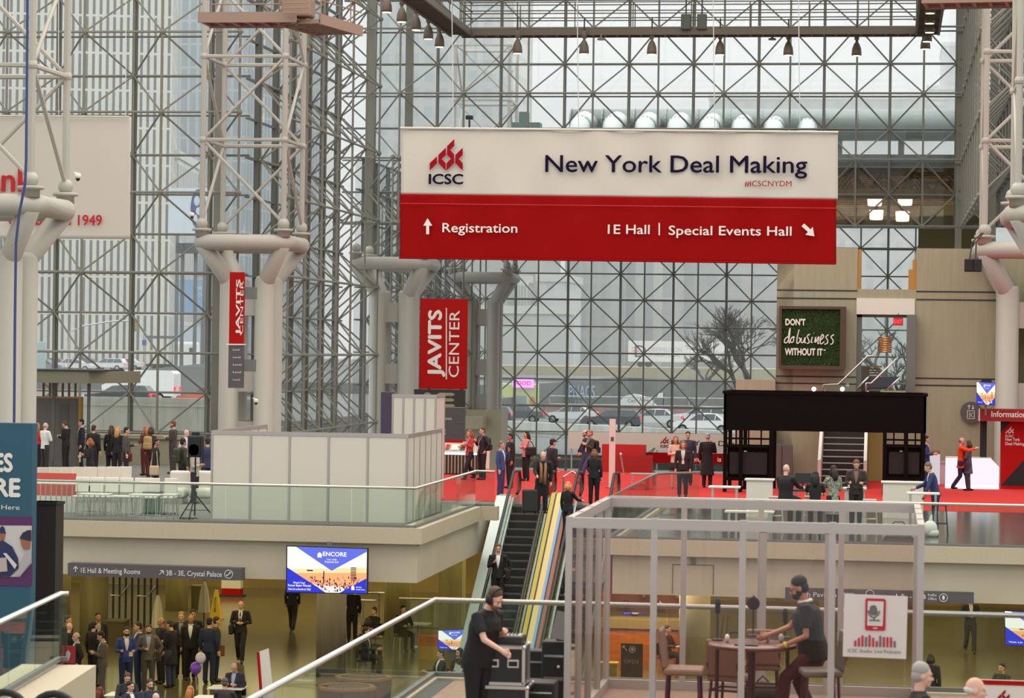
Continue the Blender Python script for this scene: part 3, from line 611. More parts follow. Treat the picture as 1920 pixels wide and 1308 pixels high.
# billboards, lamps, lights outside the left wall
t, w, h, a = sgn('billboard', 'blue hotel billboard outside the left glass wall', 'billboard', 328, 524, 394, 590, 17, mat('billboard_blue', (128, 160, 190), .6)); txt(t, 'PARK HOTELS', .2, h*.72, .5, M['white'], width=w*.9); txt(t, 'NOW OPEN', .2, h*.52, .6, gmat((176, 200, 216), .6), width=w*.7)
t, w, h, a = sgn('billboard', 'white billboard with a dark blue figure high outside the left wall', 'billboard', 316, 352, 404, 440, 19, mat('billboard_white', (206, 214, 220), .6)); b = MB(); b.lathe((0, 0, 0), [(1.3, -.02), (1.3, .02)], 20); o = b.build('round_emblem', gmat((66, 84, 130), .6), t); o.matrix_basis = Matrix.Translation((w/2-1.6, -.03, h*.55)) @ Matrix.Rotation(math.pi/2, 4, 'X') @ Matrix.Diagonal((.6, 1.5, 1, 1)); b = MB(); b.ball((w/2-1.75, -.06, h*.72), (.3, .05, .5)); b.ball((w/2-1.5, -.06, h*.5), (.35, .05, .4)); b.ball((w/2-1.85, -.06, h*.32), (.22, .05, .5)); b.build('pattern', gmat((196, 204, 214), .6), t)
t, w, h, a = sgn('billboard', 'dark box hanging below the white billboard', 'billboard', 330, 455, 372, 475, 19.8, gmat((70, 76, 80), .6), .8)
t, w, h, a = sgn('billboard', 'pale blue panel with an arched top behind the truck cab', 'billboard', 326, 612, 394, 690, 14.2, mat('billboard_pale', (182, 194, 204), .6)); txt(t, 'the o', w*.3, h*.6, .7, gmat((130, 150, 180), .6))
t, w, h, a = sgn('highway_sign', 'dark street sign bar on a mast by the traffic light', 'sign', 276, 629, 336, 635, 20, gmat((96, 112, 112), .6)); MB().tube((w/2-3.2, .1, -4), (w/2-3.2, .1, h+.4), .1).build('mast', M['steel'], t); MB().box((-w/2-.25, -.05, -.4), (.4, .1, .5)).build('route_shield', gmat((70, 100, 160), .5), t)
t = thing('traffic_light', 'yellow traffic light hanging on a long mast arm', 'traffic light', W(252, 618, 20)); MB().bev((0, 0, .35), (.34, .3, 1.0), .05).build('housing', gmat((176, 146, 60), .5), t)
for z, c in ((.7, (220, 60, 40)), (.38, (150, 120, 40)), (.06, (60, 110, 60))): MB().ball((0, -.16, z), (.1, .05, .1)).build('lens', gmat(c, .4), t)
b = MB(); b.path([(0, 0, .85), (-2, .1, .8), (-5, .1, .3), (-6.3, .1, -.3), (-6.4, .1, -4)], .07); b.build('mast_arm', M['steel'], t)
# ---- rooftop plant on the lobby roof
M['duct'] = mat('galvanised_duct', (206, 212, 208), .35, .3); M['duct_grey'] = mat('grey_duct', (150, 158, 154), .4, .4)
p = W(1070, 228, 35); q = W(1850, 236, 35); t = thing('ventilation_duct', 'long horizontal round duct on the lobby roof behind the banner', 'duct', (p.x, p.y, 13.75)); b = MB(); b.tube((0, 0, p.z-13.75), (q.x-p.x, 0, p.z-13.75), .68, 18); b.build('pipe', M['duct_grey'], t, True)
b = MB()
for k in range(14): b.tube((k*1.7, 0, p.z-13.75), (k*1.7+.08, 0, p.z-13.75), .71, 18)
b.build('seam', M['duct_grey'], t)
for k in range(7): MB().bb((.5+k*3.4, -.1, 0), (.7+k*3.4, .1, p.z-14.3)).build('stand', M['mull'], t)
for k, px in enumerate((1091, 1152, 1212, 1272, 1332, 1392, 1452, 1515)):
    o = W(px, 232, 35.4); t = thing('duct_elbow', 'white curved duct elbow on the lobby roof above the banner', 'duct', (o.x, o.y-.4, 13.75), group='duct elbows on the lobby roof'); b = MB()
    pts = [(0.25, 1.1, 2.75), (.15, .4, 2.85), (0, -.2, 2.65), (-.05, -.55, 2.1), (-.08, -.6, 1.0), (-.08, -.6, 0)]; b.path(pts, .55, 16); b.build('pipe', M['duct'], t, True)
    b = MB(); b.path([(.02, -.1, 2.68), (.0, -.2, 2.6)], .58, 16); b.path([(-.05, -.5, 2.05), (-.06, -.55, 1.95)], .58, 16); b.build('flange', M['duct_grey'], t)
t = thing('roof_unit', 'dark stepped roof unit behind the top edge of the banner', 'roof unit', W(985, 240, 36)); b = MB(); b.bb((-.75, 0, -1.4), (.75, 1, .3)); b.bb((-.35, 0, .3), (.1, .8, .85)); b.build('housing', gmat((104, 122, 116), .6), t)
t = thing('roof_floodlight', 'small dark floodlight on a pole behind the banner', 'floodlight', W(880, 240, 38)); b = MB(); b.tube((0, 0, -1), (0, 0, .4), .05); b.build('pole', M['dark'], t); b = MB(); b.bev((0, 0, .52), (.36, .3, .2), .03); b.build('lamp_head', M['dark'], t)
# ---- bare street trees
def tree(px, py, s, hgt, lab, seed, m, spread=.75, depth=6):
    rnd = random.Random(seed); p = W(px, py, s); t = thing('bare_tree', lab, 'tree', (p.x, p.y, -1.6)); tr = MB(); br = MB()
    def grow(a, d, L, r, k):
        e = a+d*L; bend = Vector((rnd.uniform(-1, 1), rnd.uniform(-1, 1), rnd.uniform(-.3, .7)))*L*.12; mid = (a+e)/2+bend
        (tr if k >= depth-1 else br).path([a, mid, e], [r, r*.86, r*.7], 5 if k > 2 else 3)
        if k == 0: return
        for j in range(3 if k > 1 else 4):
            nd = (d+Vector((rnd.uniform(-1, 1), rnd.uniform(-1, 1), rnd.uniform(-.45, .6)))*spread).normalized(); st = a.lerp(e, rnd.uniform(.55, 1)) if j else e
            grow(st, nd, L*rnd.uniform(.62, .82), r*.62, k-1)
    grow(Vector((0, 0, 0)), Vector((.05, 0, 1)), hgt*.27, hgt*.03, depth)
    tr.build('trunk', m, t); br.build('branches', m, t); return t
M['bark'] = mat('grey_brown_bark', (84, 78, 72), .9)
tree(1404, 730, 24, 12.5, 'large bare tree in the street left of the stair core', 4, M['bark'])
tree(1468, 730, 22, 12, 'bare tree half hidden by the stair core', 9, M['bark'])
tree(1320, 712, 17, 9.0, 'thin bare tree behind the trailer', 12, M['bark'], depth=5)
tree(1668, 735, 24, 12, 'bare tree seen through the upper doorway', 15, M['bark'], depth=5)

# ---- thin rain haze standing over the streets beyond the hall
hz = bpy.data.materials.new('rain_haze'); hz.use_nodes = True; hn = hz.node_tree; hn.nodes.clear()
ho = hn.nodes.new('ShaderNodeOutputMaterial'); hv = hn.nodes.new('ShaderNodeVolumeScatter'); hv.inputs['Color'].default_value = (.97, .985, 1, 1); hv.inputs['Density'].default_value = .0013; hn.links.new(hv.outputs[0], ho.inputs['Volume'])
b = MB(); b.bb((-420, 190, -1.5), (260, 1000, 130)); hzo = b.build('haze', hz); tag(hzo, 'thin rain haze over the street and the distant buildings', 'haze', kind='stuff')
# ================================================================ banners, signs and screens
def LP(t, px, py, dy=0):      # picture point on the plane of a board -> the board's own coordinates
    p = onY(px, py, t.location.y)-t.location; return (p.x, dy, p.z)
def board(name, lab, cat, px0, py0, px1, py1, s, m, thick=.05, part='panel', group=None, kind=None):
    o = W((px0+px1)/2, max(py0, py1), s); t = thing(name, lab, cat, o, group=group, kind=kind)
    a = LP(t, px0, (py0+py1)/2)[0]; c = LP(t, px1, (py0+py1)/2)[0]; h = LP(t, (px0+px1)/2, min(py0, py1))[2]
    b = MB(); b.bb((a, 0, 0), (c, thick, h)); b.build(part, m, t); t['w'] = c-a; t['h'] = h; t['x0'] = a
    del t['w'], t['h'], t['x0']
    return t, a, c, h
def TX(t, body, px0, px1, pyb, cap, m, off=0, dy=-.012, name='lettering', sp=1, shear=0, align='LEFT'):
    """text on a board: left and right picture columns, baseline row (taken at px0) and capital height in picture pixels"""
    a = LP(t, px0, pyb); c = LP(t, px1, pyb+(px1-px0)*.011); hh = LP(t, px0, pyb-cap)[2]-a[2]
    return text_mesh(body, hh/.73, m, MW(t) @ face_M((a[0], dy, a[2]), (c[0]-a[0], 0, 0)), name, t, off=off, width=abs(c[0]-a[0]), spacing=sp, shear=shear)
def poly(t, pts, m, name, dy=-.01, thick=.004):   # flat shape on a board, given in picture points
    q = [LP(t, *p) for p in pts]; b = MB(); n = len(q)
    vs = [(p[0], dy-thick, p[2]) for p in q]+[(p[0], dy, p[2]) for p in q]
    b.add(vs, [tuple(range(n)), tuple(range(n, 2*n))[::-1]]+[(k, n+k, n+(k+1) % n, (k+1) % n) for k in range(n)]); return b.build(name, m, t)
M['ink'] = mat('navy_ink', (24, 16, 44), .8, spec=.1); M['ban_white'] = mat('white_vinyl', (200, 192, 184), .6); M['ban_red'] = mat('red_vinyl', (146, 3, 5), .7, spec=.1); M['logo_red'] = mat('logo_red', (150, 12, 30), .8, spec=.1)
M['red'] = mat('signal_red', (166, 13, 12), .6, spec=.15); M['sign_grey'] = mat('sign_slate_grey', (84, 80, 84), .55); M['letter'] = mat('letter_white', (226, 222, 218), .6)
LOGO = [[(190, 665), (350, 515), (350, 665), (190, 830)], [(380, 485), (545, 325), (545, 485), (450, 575), (540, 665), (540, 830), (380, 660)],
        [(570, 295), (730, 135), (730, 285), (640, 375), (725, 475), (725, 660), (560, 830), (560, 665), (655, 570), (570, 480)], [(755, 485), (915, 325), (915, 485), (825, 575), (915, 665), (915, 830), (750, 660)]]
def logo(t, cx, cy, w, m, mt, dy=-.012, text=True):     # trade show emblem: four folded strokes, centre and width in picture pixels
    k = w/725.; b = MB()
    for st in LOGO:
        q = [LP(t, cx+(x-553)*k, cy+(y-480)*k) for x, y in st]; n = len(q)
        b.add([(p[0], dy, p[2]) for p in q], [tuple(range(n))])
    b.build('emblem', m, t)
    if text: TX(t, 'ICSC', cx-.52*w, cx+.5*w, cy+w*.88, w*.31, mt, off=.035, dy=dy)
def cloth(t, name, px0, px1, c0, c1, m, seed, nx=110, nz=30, amp=.045):
    """hanging vinyl between two edge curves given as (left y, right y) in picture rows"""
    rnd = random.Random(seed); vs = []; ph = [(rnd.uniform(0, 6), rnd.uniform(.6, 2.4), rnd.uniform(-.8, .8)) for k in range(7)]
    for j in range(nz+1):
        for i in range(nx+1):
            u = i/nx; w = j/nz; p = LP(t, px0+(px1-px0)*u, (c0[0]+(c0[1]-c0[0])*u)*(1-w)+(c1[0]+(c1[1]-c1[0])*u)*w)
            d = sum(math.sin(a+f*(p[0]*1.9+g*p[2]*1.6)) for a, f, g in ph)/4*amp
            vs.append((p[0], d+.075, p[2]))
    b = MB(); b.add(vs, [(j*(nx+1)+i, j*(nx+1)+i+1, (j+1)*(nx+1)+i+1, (j+1)*(nx+1)+i) for j in range(nz) for i in range(nx)]); o = b.build(name, m, t, True)
    so = o.modifiers.new('thickness', 'SOLIDIFY'); so.thickness = .006; return o
o = W(1160, 490, 67); t = thing('hanging_banner', 'huge white and red event banner hanging across the hall with logo and directions', 'banner', o)
cloth(t, 'white_half', 751, 1571, (240, 249), (363, 373), M['ban_white'], 3); cloth(t, 'red_half', 749, 1568, (363, 373), (483, 494), M['ban_red'], 3)
b = MB(); a = LP(t, 750, 241); c = LP(t, 1572, 249); b.tube((a[0], .03, a[2]+.02), (c[0], .03, c[2]+.02), .035, 8); b.build('top_batten', M['ban_white'], t)
b = MB(); a = LP(t, 748, 483); c = LP(t, 1567, 494); b.tube((a[0], .03, a[2]), (c[0], .03, c[2]), .03, 8); b.build('bottom_hem', M['ban_red'], t)
a = LP(t, 749, 381); c = LP(t, 1569, 390); b = MB(); b.tube((a[0], -.012, a[2]), (c[0], -.012, c[2]), .008, 4); b.build('seam', gmat((200, 80, 70), .6), t)
logo(t, 837, 290, 62, M['logo_red'], M['ink'], dy=-.03)
TX(t, 'New York Deal Making', 1023, 1513, 322, 33, M['ink'], off=.014, dy=-.03); TX(t, '#ICSCNYDM', 1396, 1484, 349, 11, M['logo_red'], dy=-.03)
TX(t, 'Registration', 830, 970, 435, 18, M['letter'], off=.012, dy=-.03); TX(t, '1E Hall', 1140, 1218, 438, 18, M['letter'], off=.012, dy=-.03); TX(t, 'Special Events Hall', 1254, 1484, 440, 18, M['letter'], off=.012, dy=-.03)
poly(t, [(1235, 418), (1237.5, 418), (1237.5, 441), (1235, 441)], M['letter'], 'divider', -.03)
poly(t, [(802, 409), (811, 423), (805, 423), (805, 439), (799.5, 439), (799.5, 423), (794, 423)], M['letter'], 'up_arrow', -.03)
poly(t, [(1508, 419), (1520, 430), (1524, 425), (1527, 443), (1510, 440), (1515, 435), (1503, 424)], M['letter'], 'diagonal_arrow', -.03)
for px in (850, 1085, 1340, 1500): MB().tube(LP(t, px, 241), LP(t, px-3, -10), .012, 4).build('suspension_cable', M['steel'], t)
# left banner
o = W(120, 448, 60); t = thing('hanging_banner', 'white banner with red lettering partly hidden by the left column', 'banner', o)
cloth(t, 'vinyl', -130, 243, (216, 219), (446, 448), M['ban_white'], 8, amp=.008); b = MB(); b.tube(LP(t, -130, 216), LP(t, 243, 219), .03, 8); b.build('top_batten', M['ban_white'], t)
MR = mat('banner_letter_red', (186, 20, 32), .7)
TX(t, 'Bank', -56, 62, 358, 46, MR, off=.03, dy=-.02); TX(t, 'TSB', -90, -20, 422, 20, MR, off=.03, dy=-.02); TX(t, 'COLBORN 1949', 16, 191, 421, 20, MR, off=.025, dy=-.02)
for px in (-60, 110, 236): MB().tube(LP(t, px, 218), LP(t, px, -10), .012, 4).build('suspension_cable', M['steel'], t)
# narrow and wide venue signs
def venue(px0, px1, py0, py1, s, lab, tx):
    t, a, c, h = board('venue_sign', lab, 'sign', px0, py0, px1, py1, s, M['red'], .14)
    return t
def turned(t, body, pxc, py0, py1, wpx, m, off=0):    # text reading upwards, along picture column pxc, from py1 up to py0
    a = LP(t, pxc, py1); c = LP(t, pxc, py0); r = LP(t, pxc-wpx, py1); sz = abs(a[0]-r[0])/.73
    return text_mesh(body, sz, m, MW(t) @ face_M((a[0], -.014, a[2]), (0, 0, c[2]-a[2]), (-1, 0, 0)), 'lettering', t, off=off, width=abs(c[2]-a[2]))
t = venue(787, 876, 560, 729, 46, 'wide red venue sign with white upright lettering', 0)
turned(t, 'JAVITS', 826, 582, 705, 25, M['letter'], .045); turned(t, 'CENTER', 860, 582, 707, 20, M['letter'], -.004)
poly(t, [(836, 577), (838, 577), (838, 711), (836, 711)], M['letter'], 'divider')
MB().bb(LP(t, 800, 744, .16), LP(t, 806, 725, .2)).build('bracket', M['mull'], t); MB().bb(LP(t, 862, 744, .16), LP(t, 868, 725, .2)).build('bracket', M['mull'], t)
t2, a, c, h = board('directory_sign', 'dark directory board with a large letter E below the wide red sign', 'sign', 776, 730, 872, 825, 46, M['sign_grey'], .14)
b = MB(); b.bb(LP(t2, 776, 763, -.012), LP(t2, 872, 731, -.002)); b.build('top_plate', M['dark'], t2); TX(t2, '1E', 798, 850, 761, 26, gmat((150, 142, 120), .6), off=.05, dy=-.02); poly(t2, [(776, 762), (872, 763), (872, 764.5), (776, 763.5)], gmat((150, 142, 120), .6), 'divider')
TX(t2, 'Meeting Rooms', 796, 847, 786, 6, M['letter'], dy=-.02); TX(t2, 'Terrace', 812, 836, 808, 6, M['letter'], dy=-.02); TX(t2, 'Lounge', 816, 836, 814, 5, M['letter'], dy=-.02)
b = MB()
for py in (775, 780, 791, 812): b.bb(LP(t2, 800, py, -.012), LP(t2, 866, py+.6, -.002))
b.build('rule', gmat((120, 114, 116), .6), t2); b = MB(); b.bb((-.5, .04, -1.2), (-.4, .12, .2)); b.bb((.5, .04, -1.2), (.6, .12, .2)); b.build('post', M['mull'], t2)
t = venue(430, 457, 510, 645, 55, 'narrow red venue sign seen edge on, on the ringed column', 0)
turned(t, 'JAVITS', 449.5, 524, 628, 8, M['letter'], .03); turned(t, 'CENTER', 455.5, 526, 626, 6, M['letter'], 0)
b = MB(); b.bb(LP(t, 424, 646, -.05), LP(t, 459, 644.5, .2)); b.build('clip', M['letter'], t); MB().bb(LP(t, 454, 560, .05), LP(t, 476, 538, .5)).build('bracket', M['mull'], t); MB().bb(LP(t, 454, 696, .05), LP(t, 474, 674, .5)).build('bracket', M['mull'], t)
t2, a, c, h = board('directory_sign', 'narrow grey directory board below the narrow red sign', 'sign', 428, 647, 456, 727, 55, M['sign_grey'], .14)
for py, w in ((657, 12), (671, 14), (685, 16), (699, 15), (713, 13)): TX(t2, 'Level', 437, 437+w, py, 4, M['letter'])
t = venue(1909, 1980, 532, 676, 50.5, 'red venue sign cut off by the right edge', 0)
t2, a, c, h = board('directory_sign', 'dark directory board at the right edge under the red sign', 'sign', 1908, 700, 1980, 762, 50.5, M['dark'], .14); poly(t2, [(1908, 672), (1920, 672), (1920, 674), (1908, 674)], M['letter'], 'clip')
# long hanging direction signs under the decks
def symbol_ring(t, px, py, r, m):
    b = MB(); c = LP(t, px, py, -.015); e = abs(LP(t, px+r, py)[0]-c[0]); b.path([(c[0]+e*math.cos(k*.3142), -.015, c[2]+e*math.sin(k*.3142)) for k in range(20)], e*.09, 4, True); b.build('symbol_ring', m, t); return c, e
o = W(290, 1083, 76.5); t = thing('direction_sign', 'long grey hanging sign to the hall and meeting rooms under the left deck', 'sign', o)
q = [LP(t, 127, 1055), LP(t, 453, 1065), LP(t, 453, 1088), LP(t, 127, 1079)]; b = MB(); b.add([(p[0], 0, p[2]) for p in q]+[(p[0], .36, p[2]) for p in q], [(0, 3, 2, 1), (4, 5, 6, 7), (0, 1, 5, 4), (2, 3, 7, 6), (0, 4, 7, 3), (1, 2, 6, 5)]); b.build('panel', M['sign_grey'], t)
TX(t, '1E Hall & Meeting Rooms', 152, 263, 1073, 10, M['letter'], off=.006); TX(t, '3B - 3E, Crystal Palace', 312, 416, 1078, 10, M['letter'], off=.006)
b = MB(); c = LP(t, 142, 1066, -.015); k = .055; b.tube((c[0], -.015, c[2]-.07), (c[0], -.015, c[2]+.06), .012, 4); b.tube((c[0], -.015, c[2]+.06), (c[0]-k, -.015, c[2]), .012, 4); b.tube((c[0], -.015, c[2]+.06), (c[0]+k, -.015, c[2]), .012, 4); b.build('up_arrow', M['letter'], t)
b = MB(); c = LP(t, 303, 1073, -.015); b.tube((c[0]-.05, -.015, c[2]-.05), (c[0]+.05, -.015, c[2]+.05), .012, 4); b.tube((c[0]+.05, -.015, c[2]+.05), (c[0]-.03, -.015, c[2]+.05), .012, 4); b.tube((c[0]+.05, -.015, c[2]+.05), (c[0]+.05, -.015, c[2]-.03), .012, 4); b.build('diagonal_arrow', M['letter'], t)
c, e = symbol_ring(t, 429, 1076, 7.5, M['letter']); b = MB(); b.tube((c[0]-e*.5, -.016, c[2]-e*.4), (c[0]+e*.5, -.016, c[2]+e*.4), .014, 4); b.tube((c[0]-e*.6, -.016, c[2]-e*.2), (c[0]-e*.2, -.016, c[2]-e*.4), .012, 4); b.tube((c[0]+e*.1, -.016, c[2]+e*.5), (c[0]+e*.6, -.016, c[2]+e*.3), .012, 4); b.build('escalator_symbol', M['letter'], t)
o = W(1650, 1120, 82); t = thing('direction_sign', 'long grey hanging sign under the right deck behind the glass booth', 'sign', o)
q = [LP(t, 1472, 1101), LP(t, 1826, 1110), LP(t, 1826, 1132), LP(t, 1472, 1123)]; b = MB(); b.add([(p[0], 0, p[2]) for p in q]+[(p[0], .1, p[2]) for p in q], [(0, 3, 2, 1), (4, 5, 6, 7), (0, 1, 5, 4), (2, 3, 7, 6), (0, 4, 7, 3), (1, 2, 6, 5)]); b.build('panel', M['sign_grey'], t)
TX(t, 'North Pavilion', 1484, 1568, 1117, 9, M['letter']); TX(t, 'Terrace', 1572, 1600, 1114, 6, M['letter']); TX(t, '1A - 1B', 1680, 1736, 1121, 9, M['letter']); TX(t, 'FedEx', 1740, 1756, 1117, 5, M['letter']); TX(t, 'Office', 1740, 1756, 1124, 5, M['letter'])
c, e = symbol_ring(t, 1769, 1120, 7.5, M['letter']); b = MB(); b.ball((c[0], -.016, c[2]), (.03, .008, .055), 8, 6); b.build('symbol', M['letter'], t); c, e = symbol_ring(t, 1631, 1113, 7.5, M['letter'])
# ---- advert screens
WHT = emat('screen_white', (255, 250, 240), 1.0); SBL = emat('screen_blue', (56, 66, 214), .95); SBL2 = emat('screen_pale_blue', (104, 118, 232), .95); SOR = emat('screen_orange', (255, 178, 120), 1.0); SYE = emat('screen_yellow', (255, 226, 170), 1.0); SDK = emat('screen_dark_city', (70, 36, 60), .8); SPK = emat('screen_pink_city', (226, 150, 150), .9)
def screen(lab, P4, s, words, thick=.09, seed=1, z=True):
    """flat advert screen; P4 = picture corners tl, tr, br, bl"""
    o = W((P4[2][0]+P4[3][0])/2, max(P4[2][1], P4[3][1]), s); t = thing('advert_screen', lab, 'screen', o)
    def at(u, v, dy=-.006):
        e = [P4[0][k]*(1-u)*(1-v)+P4[1][k]*u*(1-v)+P4[2][k]*u*v+P4[3][k]*(1-u)*v for k in (0, 1)]; return LP(t, e[0], e[1], dy)
    def pg(pts, m, name, dy): b = MB(); b.add([at(u, v, dy) for u, v in pts], [tuple(range(len(pts)))[::-1]]); return b.build(name, m, t)
    q = [at(-.015, -.02, 0), at(1.015, -.02, 0), at(1.015, 1.02, 0), at(-.015, 1.02, 0)]; b = MB(); b.add(q+[(p[0], thick, p[2]) for p in q], [(0, 3, 2, 1), (4, 5, 6, 7), (0, 1, 5, 4), (2, 3, 7, 6), (0, 4, 7, 3), (1, 2, 6, 5)]); b.build('casing', M['black'], t)
    pg([(0, 0), (1, 0), (1, 1), (0, 1)], WHT, 'picture', -.004); pg([(0, .5), (1, .42), (1, .72), (0, .66)], SYE, 'picture_band', -.006); pg([(.1, .58), (1, .54), (1, .9), (.1, .8)], SOR, 'picture_band', -.008)
    rnd = random.Random(seed); b = MB(); b2 = MB()
    for k in range(150):
        u = rnd.uniform(.28, .92); v = rnd.uniform(.68, .99); w = rnd.uniform(.008, .02); h = rnd.uniform(.02, .06); bb = b if k % 2 else b2
        bb.add([at(u, v-h, -.01), at(u+w, v-h, -.01), at(u+w, v, -.01), at(u, v, -.01)], [(3, 2, 1, 0)])
    for (u, v, w, h) in ((.25, .5, .075, .03), (.455, .52, .014, .28), (.8, .42, .07, .32)):
        n = 1 if h < .1 or w < .02 else 9
        for k in range(n): b.add([at(u, v+h*k/n, -.011), at(u+w, v+h*k/n, -.011), at(u+w, v+h*(k+.55 if n > 1 else 1)/n, -.011), at(u, v+h*(k+.55 if n > 1 else 1)/n, -.011)], [(3, 2, 1, 0)])
    b.build('picture_city', SDK, t); b2.build('picture_city', SPK, t)
    pg([(.11, 0), (1, 0), (1, .06), (.56, .51)], SBL2, 'blue_wedge', -.012); pg([(0, .46), (.49, 1), (0, 1)], SBL, 'blue_corner', -.013); pg([(1, .66), (1, 1), (.66, 1)], SBL, 'blue_corner', -.013)
    for (tx, u0, u1, v, h, of) in words:
        a = at(u0, v, -.016); c = at(u1, v, -.016); hh = at(u0, v-h)[2]-a[2]
        text_mesh(tx, hh/.73, WHT, MW(t) @ face_M((a[0], -.018, a[2]), (c[0]-a[0], 0, c[2]-a[2]), (0, 0, 1)), 'lettering', t, off=of, width=abs(c[0]-a[0]))
    b = MB(); b.add([at(.38, .14, -.016), at(.405, .1, -.016), at(.435, .14, -.016), at(.435, .22, -.016), at(.38, .22, -.016)], [(4, 3, 2, 1, 0)]); b.add([at(.81, .86, -.016), at(.83, .82, -.016), at(.85, .86, -.016), at(.85, .93, -.016), at(.81, .93, -.016)], [(4, 3, 2, 1, 0)]); b.build('house_emblem', WHT, t)
    return t
FULL = (('ENCORE', .45, .745, .18, .095, .03), ('Over 1,000', .5, .62, .275, .035, .02), ('Properties Sold', .475, .645, .33, .04, .02), ("Won't Your", .08, .23, .815, .05, .02), ('Partner Better Wanted', .015, .3, .875, .05, .02), ('Visit Us at Booth # 1022', .015, .3, .955, .045, .02), ('ENCORE', .87, .94, .88, .03, .01), ('Affordable Housing', .87, .98, .93, .03, .01))
t = screen('bright advert screen with a city skyline in front of the left deck', [(539, 1024), (688, 1029), (687, 1112), (538, 1109)], 77.5, FULL); b = MB(); b.bb(LP(t, 611, 1026, .09), LP(t, 620, 1016, .2)); b.bb((-.6, .09, .2), (.6, .5, .6)); b.build('wall_mount', M['mull'], t)
SM = (('ENCORE', .4, .75, .16, .08, .03), ('Over 1,000', .45, .65, .28, .05, .02), ('Visit Us', .05, .3, .93, .05, .02))
t = screen('small advert screen on a bracket above the information stand', [(1831, 716), (1866, 718), (1865, 759), (1832, 757)], 56, SM, seed=4); b = MB(); b.bb((-.16, .02, .75), (.18, .2, .86)); b.build('mount', M['black'], t); b = MB(); b.bb((-.03, .1, -.35), (.03, .18, .1)); b.build('pole', M['mull'], t)
t = screen('advert screen cut off by the right edge on the lower level', [(1884, 1145), (1990, 1152), (1990, 1214), (1886, 1208)], 80, SM, seed=5); b = MB(); b.bb((-.2, .09, -3), (.2, .4, .4)); b.build('stand', M['mull'], t)
t = screen('advert screen on the lower level seen through the rail glass', [(822, 1182), (876, 1180), (876, 1218), (822, 1216)], 66, SM, seed=6); b = MB(); b.bb((-.1, .09, -1.3), (.1, .2, .2)); b.build('stand', M['mull'], t)
t = screen('tilted advert screen on the lower level beside the wooden counter', [(1165, 1123), (1208, 1118), (1210, 1150), (1168, 1152)], 58, SM, seed=7); b = MB(); b.bb((-.1, .09, -2.2), (.1, .2, .2)); b.build('stand', M['mull'], t)
t = screen('narrow advert screen behind the open notice board', [(1196, 1194), (1209, 1190), (1210, 1236), (1198, 1234)], 62, SM[:1], seed=8); b = MB(); b.bb((-.05, .09, -.6), (.05, .2, .2)); b.build('stand', M['mull'], t)
# ---- green moss wall sign
o = W(1522, 690, 53.2); t = thing('moss_sign', 'green moss wall sign in a dark wooden frame on the concrete core', 'sign', o)
b = MB(); a = LP(t, 1462, 688); c = LP(t, 1577, 575); b.bb((a[0], .05, 0), (c[0], .3, c[2])); b.build('moss', mat('moss_green', (24, 44, 14), .95, var=.55, vscale=14, bump=1.0, detail=8), t)
rnd = random.Random(2); b = MB(); a = LP(t, 1466, 684); c = LP(t, 1573, 580)
for k in range(900):
    x = rnd.uniform(a[0], c[0]); z = rnd.uniform(a[2], c[2]); r = rnd.uniform(.02, .05); n = Vector((rnd.uniform(-1, 1), -1.2, rnd.uniform(-1, 1))).normalized(); e = n.orthogonal().normalized()*r; f = n.cross(e)
    p = Vector((x, rnd.uniform(0.01, .05), z)); b.add([p-e, p+f*.5, p+e, p-f*.5], [(0, 1, 2, 3)])
b.build('moss_tufts', mat('moss_bright', (40, 66, 22), .9, var=.4, vscale=5), t)
b = MB(); x0 = LP(t, 1460, 680)[0]; x1 = LP(t, 1585, 680)[0]; z1 = LP(t, 1520, 574)[2]
for (p, q) in (((x0, -.06, -.04), (x1, .7, .09)), ((x0, -.06, z1-.1), (x1, .7, z1)), ((x0, -.06, .09), (x0+.09, .7, z1-.1)), ((x1-.2, -.062, .09), (x1, .7, z1-.1))): b.bb(p, q)
b.build('frame', mat('dark_brown_frame', (76, 54, 44), .5), t)
TX(t, "DON'T", 1473, 1510, 609, 12, M['letter'], off=.05, dy=-.03); TX(t, 'WITHOUT IT', 1472, 1542, 665, 13, M['letter'], off=.05, dy=-.03)
def script(t, strokes, m, r, name, dy=-.03):    # handwriting as smoothed pen strokes in picture points
    b = MB()
    for st in strokes:
        P = [Vector(LP(t, x, y, dy)) for x, y in st]; pts = []
        for i in range(len(P)-1):
            p0 = P[max(0, i-1)]; p1 = P[i]; p2 = P[i+1]; p3 = P[min(len(P)-1, i+2)]
            for k in range(5):
                u = k/5; pts.append(.5*((2*p1)+(p2-p0)*u+(2*p0-5*p1+4*p2-p3)*u*u+(3*p1-p0-3*p2+p3)*u**3))
        pts.append(P[-1]); b.path(pts, r, 5)
    return b.build(name, m, t)
K = lambda pts: [(1440+x/6.857, 560+y/6.857) for x, y in pts]
script(t, [K([(275, 480), (225, 510), (212, 560), (245, 560), (275, 490), (285, 375), (265, 480), (275, 575)]), K([(320, 490), (292, 520), (295, 560), (325, 550), (330, 510), (318, 490), (345, 495)]),
           K([(400, 395), (375, 500), (372, 570), (400, 560), (415, 520), (395, 500)]), K([(430, 500), (425, 555), (450, 560), (480, 495), (470, 560), (490, 560)]), K([(540, 455), (505, 480), (520, 520), (530, 560), (500, 575)]),
           K([(570, 490), (555, 555), (575, 560)]), K([(600, 560), (615, 490), (610, 560), (655, 485), (640, 570), (660, 570)]), K([(670, 540), (715, 490), (700, 460), (672, 520), (680, 580), (725, 550)]), K([(780, 460), (745, 490), (765, 530), (765, 570), (725, 585)]), K([(850, 460), (810, 490), (835, 530), (830, 575), (800, 585)]), K([(588, 440), (590, 444)])], M['letter'], .022, 'script_lettering')
b = MB(); b.bb(LP(t, 1544, 657, -.02), LP(t, 1548, 655, -.01)); b.build('trademark', M['letter'], t)
